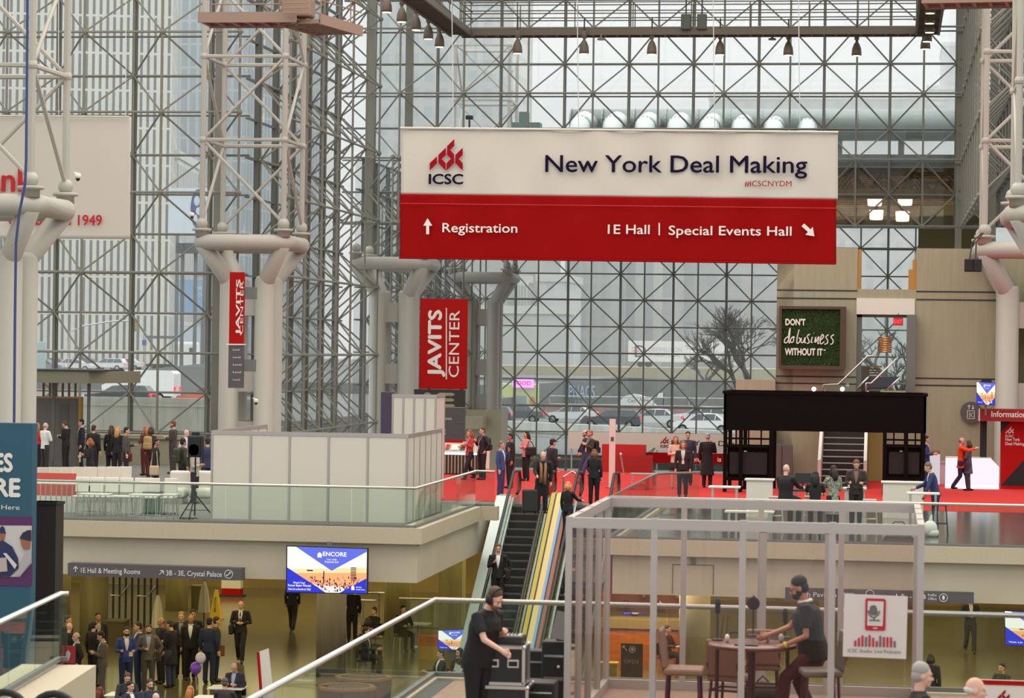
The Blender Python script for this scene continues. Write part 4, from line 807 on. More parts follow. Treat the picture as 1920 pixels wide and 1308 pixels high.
# teal stand banner at the left edge and the black panel beside it
TEAL = mat('teal_print', (34, 82, 104), .6); PUR = mat('purple_print', (84, 34, 92), .6)
t, a, c, h = board('banner_tower', 'tall teal and purple banner tower cut off by the left edge', 'banner', -120, 792, 56, 1575, 100, TEAL, .3)
TX(t, 'SERVICES', -128, 23, 880, 34, M['letter'], off=.05); TX(t, 'STORE', -96, 37, 927, 34, M['letter'], off=.05); TX(t, 'Shipping Starts Here', -104, 37, 952, 9, M['letter'])
poly(t, [(-120, 967), (61, 968), (61, 1098), (-120, 1097)], PUR, 'purple_band'); poly(t, [(-120, 984), (60, 985), (60, 1055), (38, 1081), (-120, 1078)], mat('photo_grey', (196, 192, 192), .6), 'photo', -.016)
NAVY = gmat((38, 44, 88), .7); SKN = gmat((150, 96, 72), .7)
for ii, (nm, pts, m) in enumerate((('photo_cap', [(-3, 1006), (-1, 992), (4, 985), (9, 988), (11, 996), (12, 1000)], NAVY), ('photo_face', [(-2, 999), (11, 1000), (9, 1012), (2, 1017), (-2, 1014)], SKN), ('photo_jacket', [(-20, 1080), (-8, 1020), (6, 1012), (24, 1024), (35, 1046), (36, 1064), (20, 1080)], NAVY), ('photo_cap', [(38, 1008), (44, 998), (54, 993), (60, 993), (60, 1014), (48, 1016)], gmat((44, 38, 58), .7)), ('photo_face', [(40, 1010), (58, 1014), (58, 1028), (47, 1030), (42, 1022)], SKN), ('photo_shirt', [(36, 1066), (50, 1034), (60, 1029), (60, 1052), (40, 1078), (30, 1080)], gmat((172, 168, 170), .7)), ('photo_parcel', [(-6, 1046), (14, 1044), (16, 1070), (-6, 1072)], gmat((184, 168, 164), .7)), ('photo_sleeve', [(8, 1036), (14, 1036), (34, 1058), (30, 1066)], gmat((206, 202, 204), .7)))):
    poly(t, pts, m, nm, -.024-.006*ii)
t, a, c, h = board('display_panel', 'plain black upright panel right of the teal banner', 'panel', 55, 941, 101, 1545, 97, gmat((34, 26, 24), .6), .5)
b = MB(); b.bb((a-.02, -.02, h-.05), (c+.02, .52, h)); b.build('top_edge', M['black'], t)
# ---- bell lamps under the catwalk
def bell(px, py, s, lab, group, k=1):
    p = W(px, py, s); t = thing('bell_lamp', lab, 'lamp', p, group=group); b = MB(); b.lathe((0, 0, 0), [(.2*k, 0), (.205*k, .1), (.185*k, .3*k), (.12*k, .48*k), (.06*k, .56*k), (.05*k, .62*k), (.1*k, .68*k), (.1*k, .95*k)], 16); b.build('shade', mat('lamp_shade_brown_grey', (96, 86, 74), .5), t, True)
    b = MB(); b.lathe((0, 0, -.012), [(.17*k, 0), (.17*k, .02)], 16); b.build('bulb_glow', emat('warm_lamp', (255, 200, 150), 4), t); MB().tube((0, 0, .9*k), (0, 0, 1.5*k), .03, 6).build('stem', M['dark'], t)
    if 'straight' not in group: MB().tube((-.5, 0, 1.2), (.5, 0, 1.2), .025, 6).build('bracket', M['dark'], t)
for i, px in enumerate((970, 1095, 1222, 1350, 1478, 1606)): bell(px, 100+i*.9, 45.6, 'bell lamp hanging under the straight catwalk before the sky', 'bell lamps under the straight catwalk')
for px, py, s in ((725, 23, 49.7), (753, 41, 48.6), (780, 56, 47.6), (803, 73, 46.7), (824, 88, 45.8)): bell(px, py, s, 'bell lamp hanging under the receding left catwalk', 'bell lamps under the left catwalk')
for px, py, s in ((1744, 25, 49.5), (1743, 44, 48.4), (1743, 61, 47.3), (1738, 78, 46.4), (1735, 92, 45.6)): bell(px, py, s, 'bell lamp hanging in the column of lamps at top right', 'bell lamps under the right catwalk')
for px in (1286, 1316): 
    t = thing('floodlight', 'square dark floodlight hanging on the catwalk rail', 'lamp', W(px, 54, 45.8), group='floodlights on the catwalk'); MB().bev((0, 0, .28), (.4, .25, .64), .04).build('housing', gmat((72, 76, 70), .5), t); MB().tube((0, 0, .5), (0, 0, 1.3), .03).build('stem', M['dark'], t)
for px in (1127, 1448): 
    t = thing('spotlight', 'small flat spotlight under the catwalk beam', 'lamp', W(px, 75, 45.6), group='flat spotlights under the beam'); MB().lathe((0, 0, 0), [(.16, 0), (.16, .06), (.04, .1), (.03, .25)], 12).build('housing', gmat((120, 118, 110), .5), t)
# pendant lamps and spots under the lobby ceiling
for px, py in ((1640, 386), (1697, 385), (1643, 412), (1692, 415)):
    t = thing('drum_lamp', 'glowing drum lamp under the dark lobby ceiling', 'lamp', W(px, py, 38.6 if py < 400 else 36.4), group='glowing drum lamps in the lobby'); b = MB(); b.lathe((0, 0, 0), [(.3, 0), (.34, .06), (.36, .5), (.3, .52)], 18); b.build('shade', emat('drum_glow', (255, 226, 200), 1.6), t, True); MB().tube((0, 0, .5), (0, 0, 13.2-t.location.z), .03).build('stem', M['dark'], t)
for px, py in ((1710, 359), (1724, 358), (1738, 357), (1753, 356)):
    t = thing('spotlight', 'tiny bright spot lamp in a row under the lobby ceiling', 'lamp', W(px, py, 36.5), group='spot lamps in the lobby'); MB().ball((0, 0, 0), .07).build('bulb', emat('spot_white', (240, 240, 255), 6), t); MB().tube((0, 0, .05), (0, 0, .5), .03).build('stem', M['dark'], t)
# black cluster of loudspeakers and dome cameras on the columns
t = thing('loudspeaker', 'black double loudspeaker hanging from the right column ring', 'loudspeaker', W(1823, 510, 57)); MB().bev((-.12, 0, .22), (.28, .3, .42), .03).build('cabinet', M['black'], t); MB().bev((.16, .02, .22), (.28, .3, .42), .03).build('cabinet', M['black'], t); b = MB(); b.path([(-.1, 0, .4), (0, .1, 1.0), (.3, .2, 1.3)], .025); b.path([(.1, 0, .4), (.12, .1, 1.0), (.35, .2, 1.3)], .025); b.build('hanging_strap', M['dark'], t)
for px, py, s, lab in ((146, 336, 70.5, 'white dome camera on the left column tower'), (360, 407, 52.5, 'white dome camera beside the column with the narrow sign'), (480, 756, 52.2, 'cream dome camera low on the ringed column')):
    t = thing('dome_camera', lab, 'camera', W(px, py, s)); MB().lathe((0, 0, 0), [(.06, .02), (.085, .06), (.085, .14), (.03, .17)], 12).build('housing', gmat((226, 222, 214), .4), t, True); MB().ball((0, 0, .03), (.065, .065, .08), 10, 6).build('dome', M['black'], t, True); MB().tube((0, 0, .14), (-.14, .15, .18), .03).build('arm', gmat((226, 222, 214), .4), t)
t = thing('blue_cable', 'blue cable running down the left column', 'cable', W(27, 780, 71.5)); b = MB(); q = [W(px, py, 71.3)-t.location for px, py in ((52, -10), (49, 300), (47, 345), (36, 400), (30, 455), (28, 600), (26, 850))]; b.path(q, .04, 6); b.build('cable', gmat((48, 62, 116), .5), t)
# ================================================================ furniture and equipment
M['alu'] = mat('aluminium_profile', (176, 168, 166), .4, .5); M['panel_white'] = mat('white_shell_panel', (208, 201, 192), .55); M['chrome'] = mat('chrome', (190, 190, 190), .2, 1)
# ---- white shell scheme booth on the left deck
def shell(name, lab, path, zt, npan, m, zb=0.02):
    t = thing(name, lab, 'booth', (path[0][0], path[0][1], 0))
    for (a, c), n in zip(zip(path, path[1:]), npan):
        a = Vector((*a, 0)); c = Vector((*c, 0)); d = (c-a)/n; e = d.normalized(); ang = math.atan2(e.y, e.x)
        for k in range(n):
            b = MB(); b.box(a+d*(k+.5)+Vector((0, 0, (zt+zb)/2)), (d.length-.06, .02, zt-zb-.1), ang); b.build('panel', m, t, world=True)
            b = MB(); b.box(a+d*k+Vector((0, 0, zt/2)), (.05, .05, zt), ang); b.build('post', M['alu'], t, world=True)
        if (c.x, c.y) == tuple(Vector((*path[-1], 0)))[:2]: MB().box(c+Vector((0, 0, zt/2)), (.05, .05, zt), ang).build('post', M['alu'], t, world=True)
        b = MB(); b.box((a+c)/2+Vector((0, 0, zt-.05)), (d.length*n, .045, .1), ang); b.box((a+c)/2+Vector((0, 0, zb+.03)), (d.length*n, .045, .05), ang); b.build('rail', M['alu'], t, world=True)
    return t
yb = 66.3; p0 = onY(397, 900, yb); p1 = onY(763, 900, yb); zt = onY(580, 810, yb).z; yE = onX(827, 870, p1.x).y
shell('shell_booth', 'long white panel booth standing behind the left guard rail', [(p0.x, p0.y+6), (p0.x, yb), (p1.x, yb), (p1.x, yE)], zt, [6, 5, 6], M['panel_white'])
q0 = onY(736, 775, 76.5); q1 = onY(817, 775, 76.5)
t = shell('shell_tower', 'taller white panel tower behind the white booth', [(q0.x, 76.5), (q1.x, 76.5), (q1.x, 78)], onY(776, 739, 76.5).z, [4, 1], M['panel_white'])
b = MB(); b.bb((q0.x-.34, 76.45, 0), (q0.x-.03, 76.9, q0.z+.62)); b.build('purple_side', mat('dark_purple_panel', (66, 52, 78), .6), t, world=True)
# ---- window ledge, entrance vestibule and canopy
b = MB(); b.bb((-40, 97.0, 0), (-25.4, 98.0, .95)); b.bb((-40, 96.9, .95), (-25.4, 98.1, 1.08)); struct('window_sill', b, mat('beige_concrete_ledge', (158, 152, 130), .8), 'beige concrete ledge along the left glass wall', 'ledge')
t = thing('entrance_vestibule', 'grey panelled entrance vestibule beside the teal banner', 'vestibule', W(100, 880, 52)); t.location.z = 0; a = LP(t, -40, 742); c = LP(t, 148, 746)
GP = mat('vestibule_grey', (112, 108, 104), .5)
for k in range(4): x0 = a[0]+(c[0]-a[0])*k/4; x1 = a[0]+(c[0]-a[0])*(k+1)/4; MB().bb((x0+.01, 0, 0), (x1-.01, .2, c[2])).build('wall_panel', GP, t)
MB().bb((c[0], -.05, 0), (c[0]+.09, .25, c[2]+.05)).build('brass_edge', mat('brass', (170, 120, 50), .35, .6), t); MB().bb((a[0], -.06, c[2]-.02), (c[0], .26, c[2]+.05)).build('top_ledge', mat('amber_ledge', (190, 150, 90), .5), t)  # plain amber strip along the panel tops
MB().bb((LP(t, 112, 800)[0], -.02, 1.2), (LP(t, 128, 800)[0], .01, LP(t, 120, 758)[2])).build('access_hatch', mat('hatch_grey', (100, 97, 94), .5), t)
for px in (56, 76, 88, 100, 112, 124, 136): MB().bb((LP(t, px, 740)[0]-.03, .3, c[2]), (LP(t, px, 740)[0]+.03, .4, c[2]+.55)).build('lattice_post', mat('warm_wood', (150, 104, 54), .5), t)
t = thing('canopy', 'flat grey canopy over the entrance vestibule', 'canopy', W(130, 718, 53.5)); a = LP(t, -40, 700); c = LP(t, 166, 700); d = LP(t, 216, 700)
b = MB(); b.bb((a[0], 0, 0), (c[0], 3.2, .42)); b.add([(c[0], 0, 0), (d[0], 3.2, 0), (d[0], 3.2, .42), (c[0], 0, .42), (c[0], 3.2, 0), (c[0], 3.2, .42)], [(0, 1, 2, 3), (1, 4, 5, 2), (0, 4, 1), (3, 2, 5)]); b.build('fascia', mat('canopy_olive_grey', (122, 118, 100), .5), t)
MB().bb((a[0], -.05, .42), (d[0]-.6, 3.2, .47)).build('flashing', M['dark'], t)
for x in (a[0]+2.2, c[0]-.5): MB().bb((x, 1.5, -2.8), (x+.1, 1.6, 0)).build('post', M['mull'], t)
# ---- white chairs and wire-leg tables on the left deck
def chair(lab, group=None, rz=0, w=.36, hs=.48, hb=.97, cm=None, lm=None):
    t = thing('white_chair', lab, 'chair', (0, 0, 0), rz, group); cm = cm or M['white']; lm = lm or M['steel']
    MB().bev((0, 0, hs), (w, .42, .05), .02).build('seat', cm, t)
    b = MB(); b.bev((0, .2, (hs+hb)/2+.06), (w, .04, hb-hs-.1), .018, M=Matrix.Rotation(-.1, 3, 'X')); b.build('backrest', cm, t)
    for sx in (-1, 1):
        for sy in (-1, 1): MB().tube((sx*(w/2-.03), sy*.18, hs-.02), (sx*(w/2), sy*.22, 0), .012, 5).build('leg', lm, t)
    return t
ch0 = None
def place_chair(px, py, h, lab, rz=0, top=.97):
    global ch0
    p = onZ(px, py, h); t = chair(lab) if ch0 is None else copy_tree(ch0)
    if ch0 is None: ch0 = t
    t['label'] = lab; t['group'] = 'white chairs on the left deck'; t.location = (p.x, p.y, 0); t.rotation_euler.z = rz; return t
ORD = ['first', 'second', 'third', 'fourth', 'fifth', 'sixth', 'seventh', 'eighth', 'ninth', 'tenth']
for k, px in enumerate((56, 78, 99, 121, 144, 167, 190, 209, 232)): place_chair(px, 877-.2*k, .97, 'white chair in the back row, %s from the teal banner' % ORD[k], rz=.02*(k % 3-1))
for k, px in enumerate((150, 178, 206, 234, 261, 284, 317)): place_chair(px, 895+.4*k, .97, 'white chair in the front row behind the wire tables, %s from the left' % ORD[k], rz=.03*(k % 2))
def wire_table(px0, px1, py, h, d, lab, n):
    a = onZ(px0, py, h); c = onZ(px1, py+(px1-px0)*.013, h); w = c.x-a.x; t = thing('wire_table', lab, 'table', ((a.x+c.x)/2, a.y+d/2, 0), group='white tables with wire legs'); MB().bev((0, 0, h-.02), (w, d, .04), .01).build('tabletop', M['white'], t)
    for k in range(n):
        x = -w/2+.05+(w-.1)*k/(n-1)
        for sy in (-1, 1): MB().tube((x, sy*(d/2-.04), h-.04), (x+.02*(k % 2*2-1), sy*(d/2-.02), 0), .009, 4).build('leg', M['steel'], t)
    b = MB(); b.path([(-w/2+.05, -d/2+.03, .12), (w/2-.05, -d/2+.03, .12), (w/2-.05, d/2-.03, .12), (-w/2+.05, d/2-.03, .12)], .009, 4, True); b.build('foot_rail', M['steel'], t)
wire_table(62, 142, 904, .9, .5, 'white wire table in front of the red low divider', 8)
wire_table(143, 204, 925, .6, .5, 'white wire table second from the teal banner', 6)
wire_table(205, 264, 929, .58, .45, 'white wire table left of the glass plinth', 6)
wire_table(241, 300, 926, .67, .5, 'tall wire table around the glass plinth', 4)
wire_table(302, 331, 926, .67, .5, 'narrow tall wire table in front of the white sofa', 3)
p = onZ(100, 935, 0); t = thing('red_divider', 'red low divider between the white chairs and wire tables', 'divider', (onY(100, 910, 68.3).x, 68.3, 0)); a = LP(t, 20, 910); c = LP(t, 142, 910); MB().bb((a[0], 0, .45), (c[0], .06, 1.05)).build('red_board', gmat((206, 84, 72), .6), t); MB().bb((a[0], 0, 0), (c[0], .05, .45)).build('base', M['white'], t)
p = onZ(282, 966, 0); t = thing('glass_plinth', 'pale glass display plinth among the wire tables', 'plinth', (p.x, p.y, 0)); MB().bb((-.22, 0, .06), (.22, .44, .62)).build('case', glass('plinth_glass', (190, 206, 200)), t); MB().bb((-.3, -.05, 0), (.55, .5, .06)).build('base', M['dark'], t)
for k, (px0, px1) in enumerate(((304, 348), (350, 396))):
    a = onZ(px0, 944, 0); c = onZ(px1, 944, 0); w = c.x-a.x; t = thing('white_sofa', 'white leather sofa %s the black tripod stand' % ('left of' if k == 0 else 'right of'), 'sofa', ((a.x+c.x)/2, a.y+.4, 0), group='white sofas'); MB().bev((0, 0, .3), (w-.02, .7, .28), .1, seg=3).build('seat', M['white'], t); MB().bev((0, .36, .6), (w-.02, .18, .62), .08, seg=3).build('backrest', M['white'], t); MB().bb((-w/2+.06, -.3, 0), (w/2-.06, .35, .16)).build('base', M['steel'], t)
# ---- tripod speaker
p = onZ(365, 974, 0); t = thing('speaker_stand', 'black tripod stand carrying a loudspeaker left of the white booth', 'stand', (p.x, p.y, 0)); MB().tube((0, 0, .1), (0, 0, 1.6), .022, 8).build('pole', M['black'], t); MB().lathe((0, 0, .62), [(.05, 0), (.05, .1)], 10).build('collar', M['black'], t)
for k in range(3): a = .5+k*2.094; MB().tube((0, 0, .66), (.55*math.cos(a), .55*math.sin(a), .01), .018, 6).build('leg', M['black'], t); MB().tube((0, 0, .25), (.36*math.cos(a), .36*math.sin(a), .24), .01, 5).build('brace', M['black'], t)
t = thing('loudspeaker', 'black loudspeaker on the tripod stand left of the white booth', 'loudspeaker', (p.x, p.y, 1.6)); MB().bev((0, 0, .29), (.36, .36, .56), .05).build('cabinet', M['black'], t); MB().lathe((0, 0, 0), [(.13, 0), (.15, .01)], 16).build('driver', M['dark'], t).matrix_basis = Matrix.Translation((0, -.17, .2)) @ Matrix.Rotation(math.pi/2, 4, 'X'); MB().bb((-.1, -.02, .56), (.1, .02, .64)).build('handle', M['black'], t)
t = thing('cable_coil', 'loose black cable on the floor under the tripod stand', 'cable', (p.x-.1, p.y-.25, 0)); b = MB(); b.path([(.25*math.cos(k*.7)*(1-.03*k), .12*math.sin(k*.9), .02+.05*abs(math.sin(k*1.3))) for k in range(22)], .01, 5); b.build('cable', M['black'], t)
# ---- brochure desk, white pedestal and posts by the escalator head
p = onZ(850, 890, 0); t = thing('brochure_desk', 'white brochure desk with a bright light strip behind the escalator rail', 'desk', (p.x, p.y, 0)); a = LP(t, 806, 880); c = LP(t, 893, 880); L = c[0]-a[0]
def dsk(u, v): return (a[0]+L*u, v, 0)
MB().bb((a[0], .15, 0), (c[0], .8, .72)).build('carcass', M['dark'], t)
b = MB()
for k in range(14): b.bb((a[0]+L*(k+.2)/14, .1, .05), (a[0]+L*(k+.6)/14, .16, .7))
b.build('slats', gmat((150, 140, 120), .6), t); MB().bb((a[0], .05, .72), (c[0], .12, .78)).build('light_strip', emat('strip_white', (236, 232, 255), 2.2), t)
b = MB(); b.add([(a[0], .06, .79), (c[0], .06, .79), (c[0], .7, 1.12), (a[0], .7, 1.12)], [(0, 1, 2, 3), (3, 2, 1, 0)]); b.build('sloped_top', M['white'], t)
for u, w, col in ((.1, .1, (90, 130, 80)), (.3, .08, (170, 40, 40)), (.42, .16, (228, 222, 206)), (.62, .1, (60, 60, 60)), (.76, .14, (190, 60, 50))):
    x = a[0]+L*u; b = MB(); b.add([(x, .2, .885), (x+L*w, .2, .885), (x+L*w, .55, 1.065), (x, .55, 1.065)], [(0, 1, 2, 3)]); b.build('brochure', gmat(col, .6), t)
MB().bb((a[0], .7, 1.1), (c[0], .74, 1.22)).build('back_ledge', M['red'], t)
p = onZ(910, 880, 0); t = thing('pedestal', 'plain white upright pedestal beside the two people at the brochure desk', 'pedestal', (p.x, p.y, 0)); MB().bb((-.15, -.04, 0), (.15, .04, .84)).build('board', M['white'], t); MB().bb((-.2, -.12, 0), (.2, .12, .02)).build('foot', M['steel'], t)
p = onZ(1147, 915, 0); t = thing('sign_post', 'tall white upright post on the red carpet', 'post', (p.x, p.y, 0)); h = onY(1147, 785, p.y).z; MB().bb((-.1, -.03, 0), (.1, .03, h)).build('panel', gmat((222, 206, 202), .6), t); MB().bb((-.05, -.04, h*.68), (.05, -.031, h*.74)).build('badge', M['sign_grey'], t); MB().bb((-.2, -.15, 0), (.2, .15, .02)).build('foot', M['dark'], t)
for px, py, pt, lab in ((1192, 860, 796, 'thin pink tinted post beside the man in the dark cap'),):
    pass
p = onZ(1166, 889, 0); t = thing('stanchion', 'short slanted metal stanchion on the red carpet', 'post', (p.x, p.y, 0)); MB().tube((.08, 0, 0), (-.05, 0, .72), .035, 8).build('pole', M['steel'], t); MB().ball((-.05, 0, .74), .05).build('knob', M['white'], t); MB().lathe((.08, 0, 0), [(.15, 0), (.15, .02)], 12).build('foot', M['steel'], t)
p = onZ(1205, 918, 0); t = thing('folding_table', 'small folding table with a pale green top on the red carpet', 'table', (p.x, p.y, 0)); MB().bev((0, .3, .5), (.84, .5, .05), .01).build('tabletop', gmat((150, 160, 148), .5), t)
for x in (-.36, .36):
    for y in (.1, .5): MB().tube((x, y, .48), (x*1.05, y, 0), .015, 5).build('leg', M['steel'], t)
p = onZ(1186, 886, 0); yk = p.y+.4; t = thing('red_counter', 'large red counter block on the carpet before the white hoarding', 'counter', (p.x, yk, 0)); a = LP(t, 1128, 880); c = LP(t, 1209, 880); z = LP(t, 1160, 833)[2]; MB().bb((a[0], 0, 0), (c[0], .5, z)).build('body', mat('red_counter', (178, 18, 16), .5), t); MB().bb((a[0]+.35, -.25, 0), (c[0]+.3, 0, z*.62)).build('shelf', mat('red_counter_dark', (150, 14, 14), .5), t)
# ---- white and red hoarding in front of the back glass wall
yh = onZ(1240, 882, 0).y+.6; o = onY(1240, 882, yh); t = thing('hoarding', 'long white and red event hoarding behind the people on the carpet', 'hoarding', (o.x, yh, 0)); a = LP(t, 1065, 840); c = LP(t, 1450, 840)
zA = LP(t, 1240, 812)[2]; zB = LP(t, 1240, 844)[2]; zC = LP(t, 1240, 848)[2]; zD = LP(t, 1240, 868)[2]
MB().bb((a[0], 0, zB), (c[0], .05, zA)).build('white_band', M['ban_white'], t); MB().bb((LP(t, 1205, 850)[0], .01, zD), (c[0], .06, zC)).build('red_band', M['ban_red'], t)
for px in (1070, 1150, 1230, 1320, 1400): x = LP(t, px, 850)[0]; MB().bb((x, .06, 0), (x+.05, .12, zA)).build('post', M['alu'], t)
logo(t, 1246, 825, 15, M['logo_red'], M['ink']); TX(t, 'New York Deal Making', 1259, 1442, 834, 10, M['ink']); TX(t, 'l  ite         is', 1292, 1352, 864, 9, M['letter'], off=.02); b = MB(); b.tube(LP(t, 1215, 848, -.02), LP(t, 1228, 839, -.02), .02, 5); b.build('corner_clip', M['mull'], t)
# ---- black kiosk
sk = 58.3; p = onZ(1545, 926, 0); yk = p.y; o = onY(1545, 926, yk); t = thing('black_kiosk', 'large black framed kiosk with a solid header on the right deck', 'kiosk', (o.x, yk, 0)); a = LP(t, 1356, 830); c = LP(t, 1736, 830); zt = LP(t, 1545, 737)[2]; zb = LP(t, 1545, 809)[2]; D = 2.7
MK = mat('kiosk_black', (14, 12, 12), .6, spec=.08)
MB().bb((a[0], 0, zb), (c[0], .08, zt)).build('header_panel', MK, t); MB().bb((a[0], D, zb), (c[0], D+.08, zt)).build('header_panel', MK, t)
for x in (a[0], c[0]-.08): MB().bb((x, 0, zb), (x+.08, D, zt)).build('header_panel', MK, t)
b = MB(); b.bb((a[0]-.03, -.03, zt-.06), (c[0]+.03, .05, zt+.03)); b.bb((a[0]-.03, D, zt-.06), (c[0]+.03, D+.1, zt+.03)); b.bb((c[0]-.06, 0, zt-.04), (c[0]+.05, D, zt+.03)); b.bb((a[0]-.04, 0, zt-.04), (a[0]+.06, D, zt+.03)); b.build('top_rail', MK, t)
for pl, pr in ((1356, 1450), (1655, 1736)):
    x0 = LP(t, pl, 850)[0]; x1 = LP(t, pr, 850)[0]
    for x in (x0, x1-.14, x0+.5 if pl < 1500 else (x0+x1)/2): 
        for y in (0, D): MB().bb((x, y, 0), (x+.12, y+.12, zb)).build('post', MK, t)
    z1 = LP(t, pl, 838)[2]; z0 = LP(t, pl, 897)[2]
    MB().bb((x0+.12, .2, z0), (x1-.1, .34, z1)).build('monitor', MK, t); MB().bb((x0+.2, .15, z0+.15), (x1-.2, .2, z1-.15)).build('monitor_back', M['black'], t)
    b = MB(); b.bb((x0, .02, z1), (x1, .1, z1+.1)); b.bb((x0, .02, (zb+z1)/2-.02), (x1, .08, (zb+z1)/2+.04)); b.bb((x0, .02, .1), (x1, .1, .2)); b.bb((x0, .02, z0-.05), (x1, .1, z0+.05))
    for k in range(1, 4): b.bb((x0+(x1-x0)*k/4-.02, .03, z1), (x0+(x1-x0)*k/4+.03, .08, zb))
    b.build('frame_bar', MK, t); MB().box(((x0+x1)/2-.1, .15, z1-.12), (.09, .02, .03)).build('badge', M['steel'], t)
for px in (1522, 1577): q = LP(t, px, 731); MB().ball((q[0], D-.15, q[2]), .07).build('spot_lamp', emat('kiosk_spot', (220, 215, 255), 14), t)
# counters, stools and small things around the kiosk
def bar_table(px0, px1, py, h, lab, m=None, d=.5, solid=False, cat='table'):
    a = onZ(px0, py, h); c = onZ(px1, py+(px1-px0)*.012, h); w = c.x-a.x; t = thing('bar_table', lab, cat, ((a.x+c.x)/2, a.y+d/2, 0)); MB().bev((0, 0, h-.025), (w, d, .05), .012).build('tabletop', m or M['white'], t)
    if solid: MB().bb((-w/2+.05, -d/2+.04, 0), (w/2-.05, d/2-.03, h-.05)).build('cabinet', M['white'], t)
    else:
        for sx in (-1, 1): MB().bb((sx*(w/2-.1)-.03, -.04, 0), (sx*(w/2-.1)+.03, .04, h-.05)).build('leg', M['steel'], t)
    return t
bar_table(1328, 1388, 911, 1.0, 'narrow white bar table at the left leg of the kiosk'); bar_table(1396, 1452, 897, 1.05, 'white cabinet counter inside the left leg of the kiosk', solid=True)
bar_table(1580, 1625, 914, 1.0, 'white counter with goods in front of the man in the dark suit', solid=True); bar_table(1652, 1735, 902, 1.0, 'white cabinet counter inside the right leg of the kiosk', solid=True); bar_table(1700, 1762, 923, 1.0, 'white bar table beside the man in the blue suit'); bar_table(1484, 1530, 917, .98, 'dark counter under the monitor between the seated people', m=M['dark'])
bar_table(1358, 1452, 957, .72, 'white bar table in the front row seen through the booth frame')
def stool(px, py, lab, h=.75, m=None):
    p = onZ(px, py, 0); t = thing('bar_stool', lab, 'stool', (p.x, p.y, 0), group='metal bar stools on the right deck'); MB().bev((0, 0, h), (.36, .36, .05), .02).build('seat', m or gmat((176, 168, 160), .5), t)
    for sx in (-1, 1):
        for sy in (-1, 1): MB().tube((sx*.14, sy*.14, h), (sx*.2, sy*.2, 0), .018, 5).build('leg', M['steel'] if m is None else m, t)
    b = MB(); b.path([(-.17, -.17, .28), (.17, -.17, .28), (.17, .17, .28), (-.17, .17, .28)], .012, 4, True); b.build('foot_ring', M['steel'] if m is None else m, t)
stool(1454, 986, 'metal bar stool left of the bald man in black'); stool(1630, 992, 'metal bar stool in front of the white goods counter'); stool(1520, 985, 'metal bar stool behind the woman in black'); stool(1762, 1002, 'dark bar stool beside the white plastic bag', m=M['dark'])
t = thing('monitor', 'dark monitor on the counter between two seated people', 'monitor', onZ(1505, 917, .98)+Vector((0, .2, 0))); MB().bev((0, 0, .28), (.42, .04, .28), .01).build('screen', M['dark'], t); MB().bb((-.03, -.02, 0), (.03, .02, .16)).build('stand', M['dark'], t)
t = thing('headset_box', 'blue and white headset box on the white goods counter', 'box', onZ(1600, 913, 1.0)+Vector((0, .15, 0))); MB().bev((0, 0, .1), (.3, .2, .18), .04).build('carton', M['white'], t); MB().bb((-.13, -.11, .06), (.13, -.1, .13)).build('band', gmat((40, 50, 120), .5), t)
for k, (dx, w) in enumerate(((-.2, .12), (0, .1), (.16, .13))):
    t = thing('hand_tool', 'small dark item lying on the white goods counter', 'item', onZ(1592+k*11, 917, 1.0)+Vector((0, .08, 0)), group='small items on the goods counter'); MB().bev((0, 0, .02), (w, .07, .04), .015).build('body', M['black'], t)
t = thing('plastic_bag', 'white plastic bag on the dark floor right of the booth', 'bag', onZ(1744, 1006, 0)); b = MB(); b.ball((0, 0, .2), (.18, .14, .21), 12, 8); b.ball((.06, 0, .1), (.16, .15, .12), 10, 6); b.build('body', M['white'], t, True); MB().tube((0, 0, .36), (.03, 0, .55), .06, 8, .02).build('knot', M['white'], t)
t = thing('duffel_bag', 'dark red bag on the floor under the front bar stools', 'bag', onZ(1685, 1005, 0)); MB().bev((0, .1, .14), (.8, .35, .26), .1, seg=3).build('body', gmat((96, 22, 22), .7), t); b = MB(); b.path([(-.2, -.05, .24), (-.1, -.05, .36), (.1, -.05, .36), (.2, -.05, .24)], .015, 5); b.build('handle', gmat((80, 18, 18), .7), t)
# ---- stairs inside the core
yS = 89.6; x0 = onY(1540, 880, yS).x; x1 = onY(1618, 880, yS).x
b = MB(); n = 12; dy = (cy-.1-yS)/n
for k in range(n): b.bb((x0, yS+dy*k, 0 if k == 0 else .2*k-.25), (x1, yS+dy*(k+1), .2*(k+1)))
st = struct('stair', b, mat('dark_stair', (46, 40, 38), .6), 'dark stairs with white edges behind the kiosk', 'stairs')
b = MB()
for k in range(n): b.bb((x0, yS+dy*k-.01, .2*(k+1)-.03), (x1, yS+dy*k+.04, .2*(k+1)+.004))
struct('stair_nosing', b, M['steel'], parent=st)
for x in (x0-.12, x1+.02):
    b = MB(); b.add([(x, yS-.2, 0), (x, cy-.1, 2.0), (x, cy-.1, 3.2), (x, yS-.2, .95), (x+.1, yS-.2, 0), (x+.1, cy-.1, 2.0), (x+.1, cy-.1, 3.2), (x+.1, yS-.2, .95)], [(3, 2, 1, 0), (4, 5, 6, 7), (0, 4, 7, 3), (3, 7, 6, 2), (1, 2, 6, 5), (0, 1, 5, 4)]); struct('balustrade', b, M['white'], parent=st)
def rail_run(pts, y, lab, gl=None):
    P = [onY(px, py, y) for px, py in pts]; t = thing('handrail', lab, 'handrail', P[0], kind='structure'); b = MB(); b.path(P, .035, 8); b.build('rail', M['steel'], t, True, world=True)
    if gl: g = MB(); q = [onY(px, py, y) for px, py in gl]; g.add(q, [tuple(range(len(q)))]); g.build('glass_panel', M['rail_glass'], t, world=True)
rail_run([(1543, 735), (1543, 721), (1572, 720), (1627, 667), (1645, 667)], 94.4, 'left steel handrail of the upper stair flight', [(1545, 735), (1545, 722), (1572, 721), (1627, 668), (1627, 706), (1606, 728), (1606, 735)])
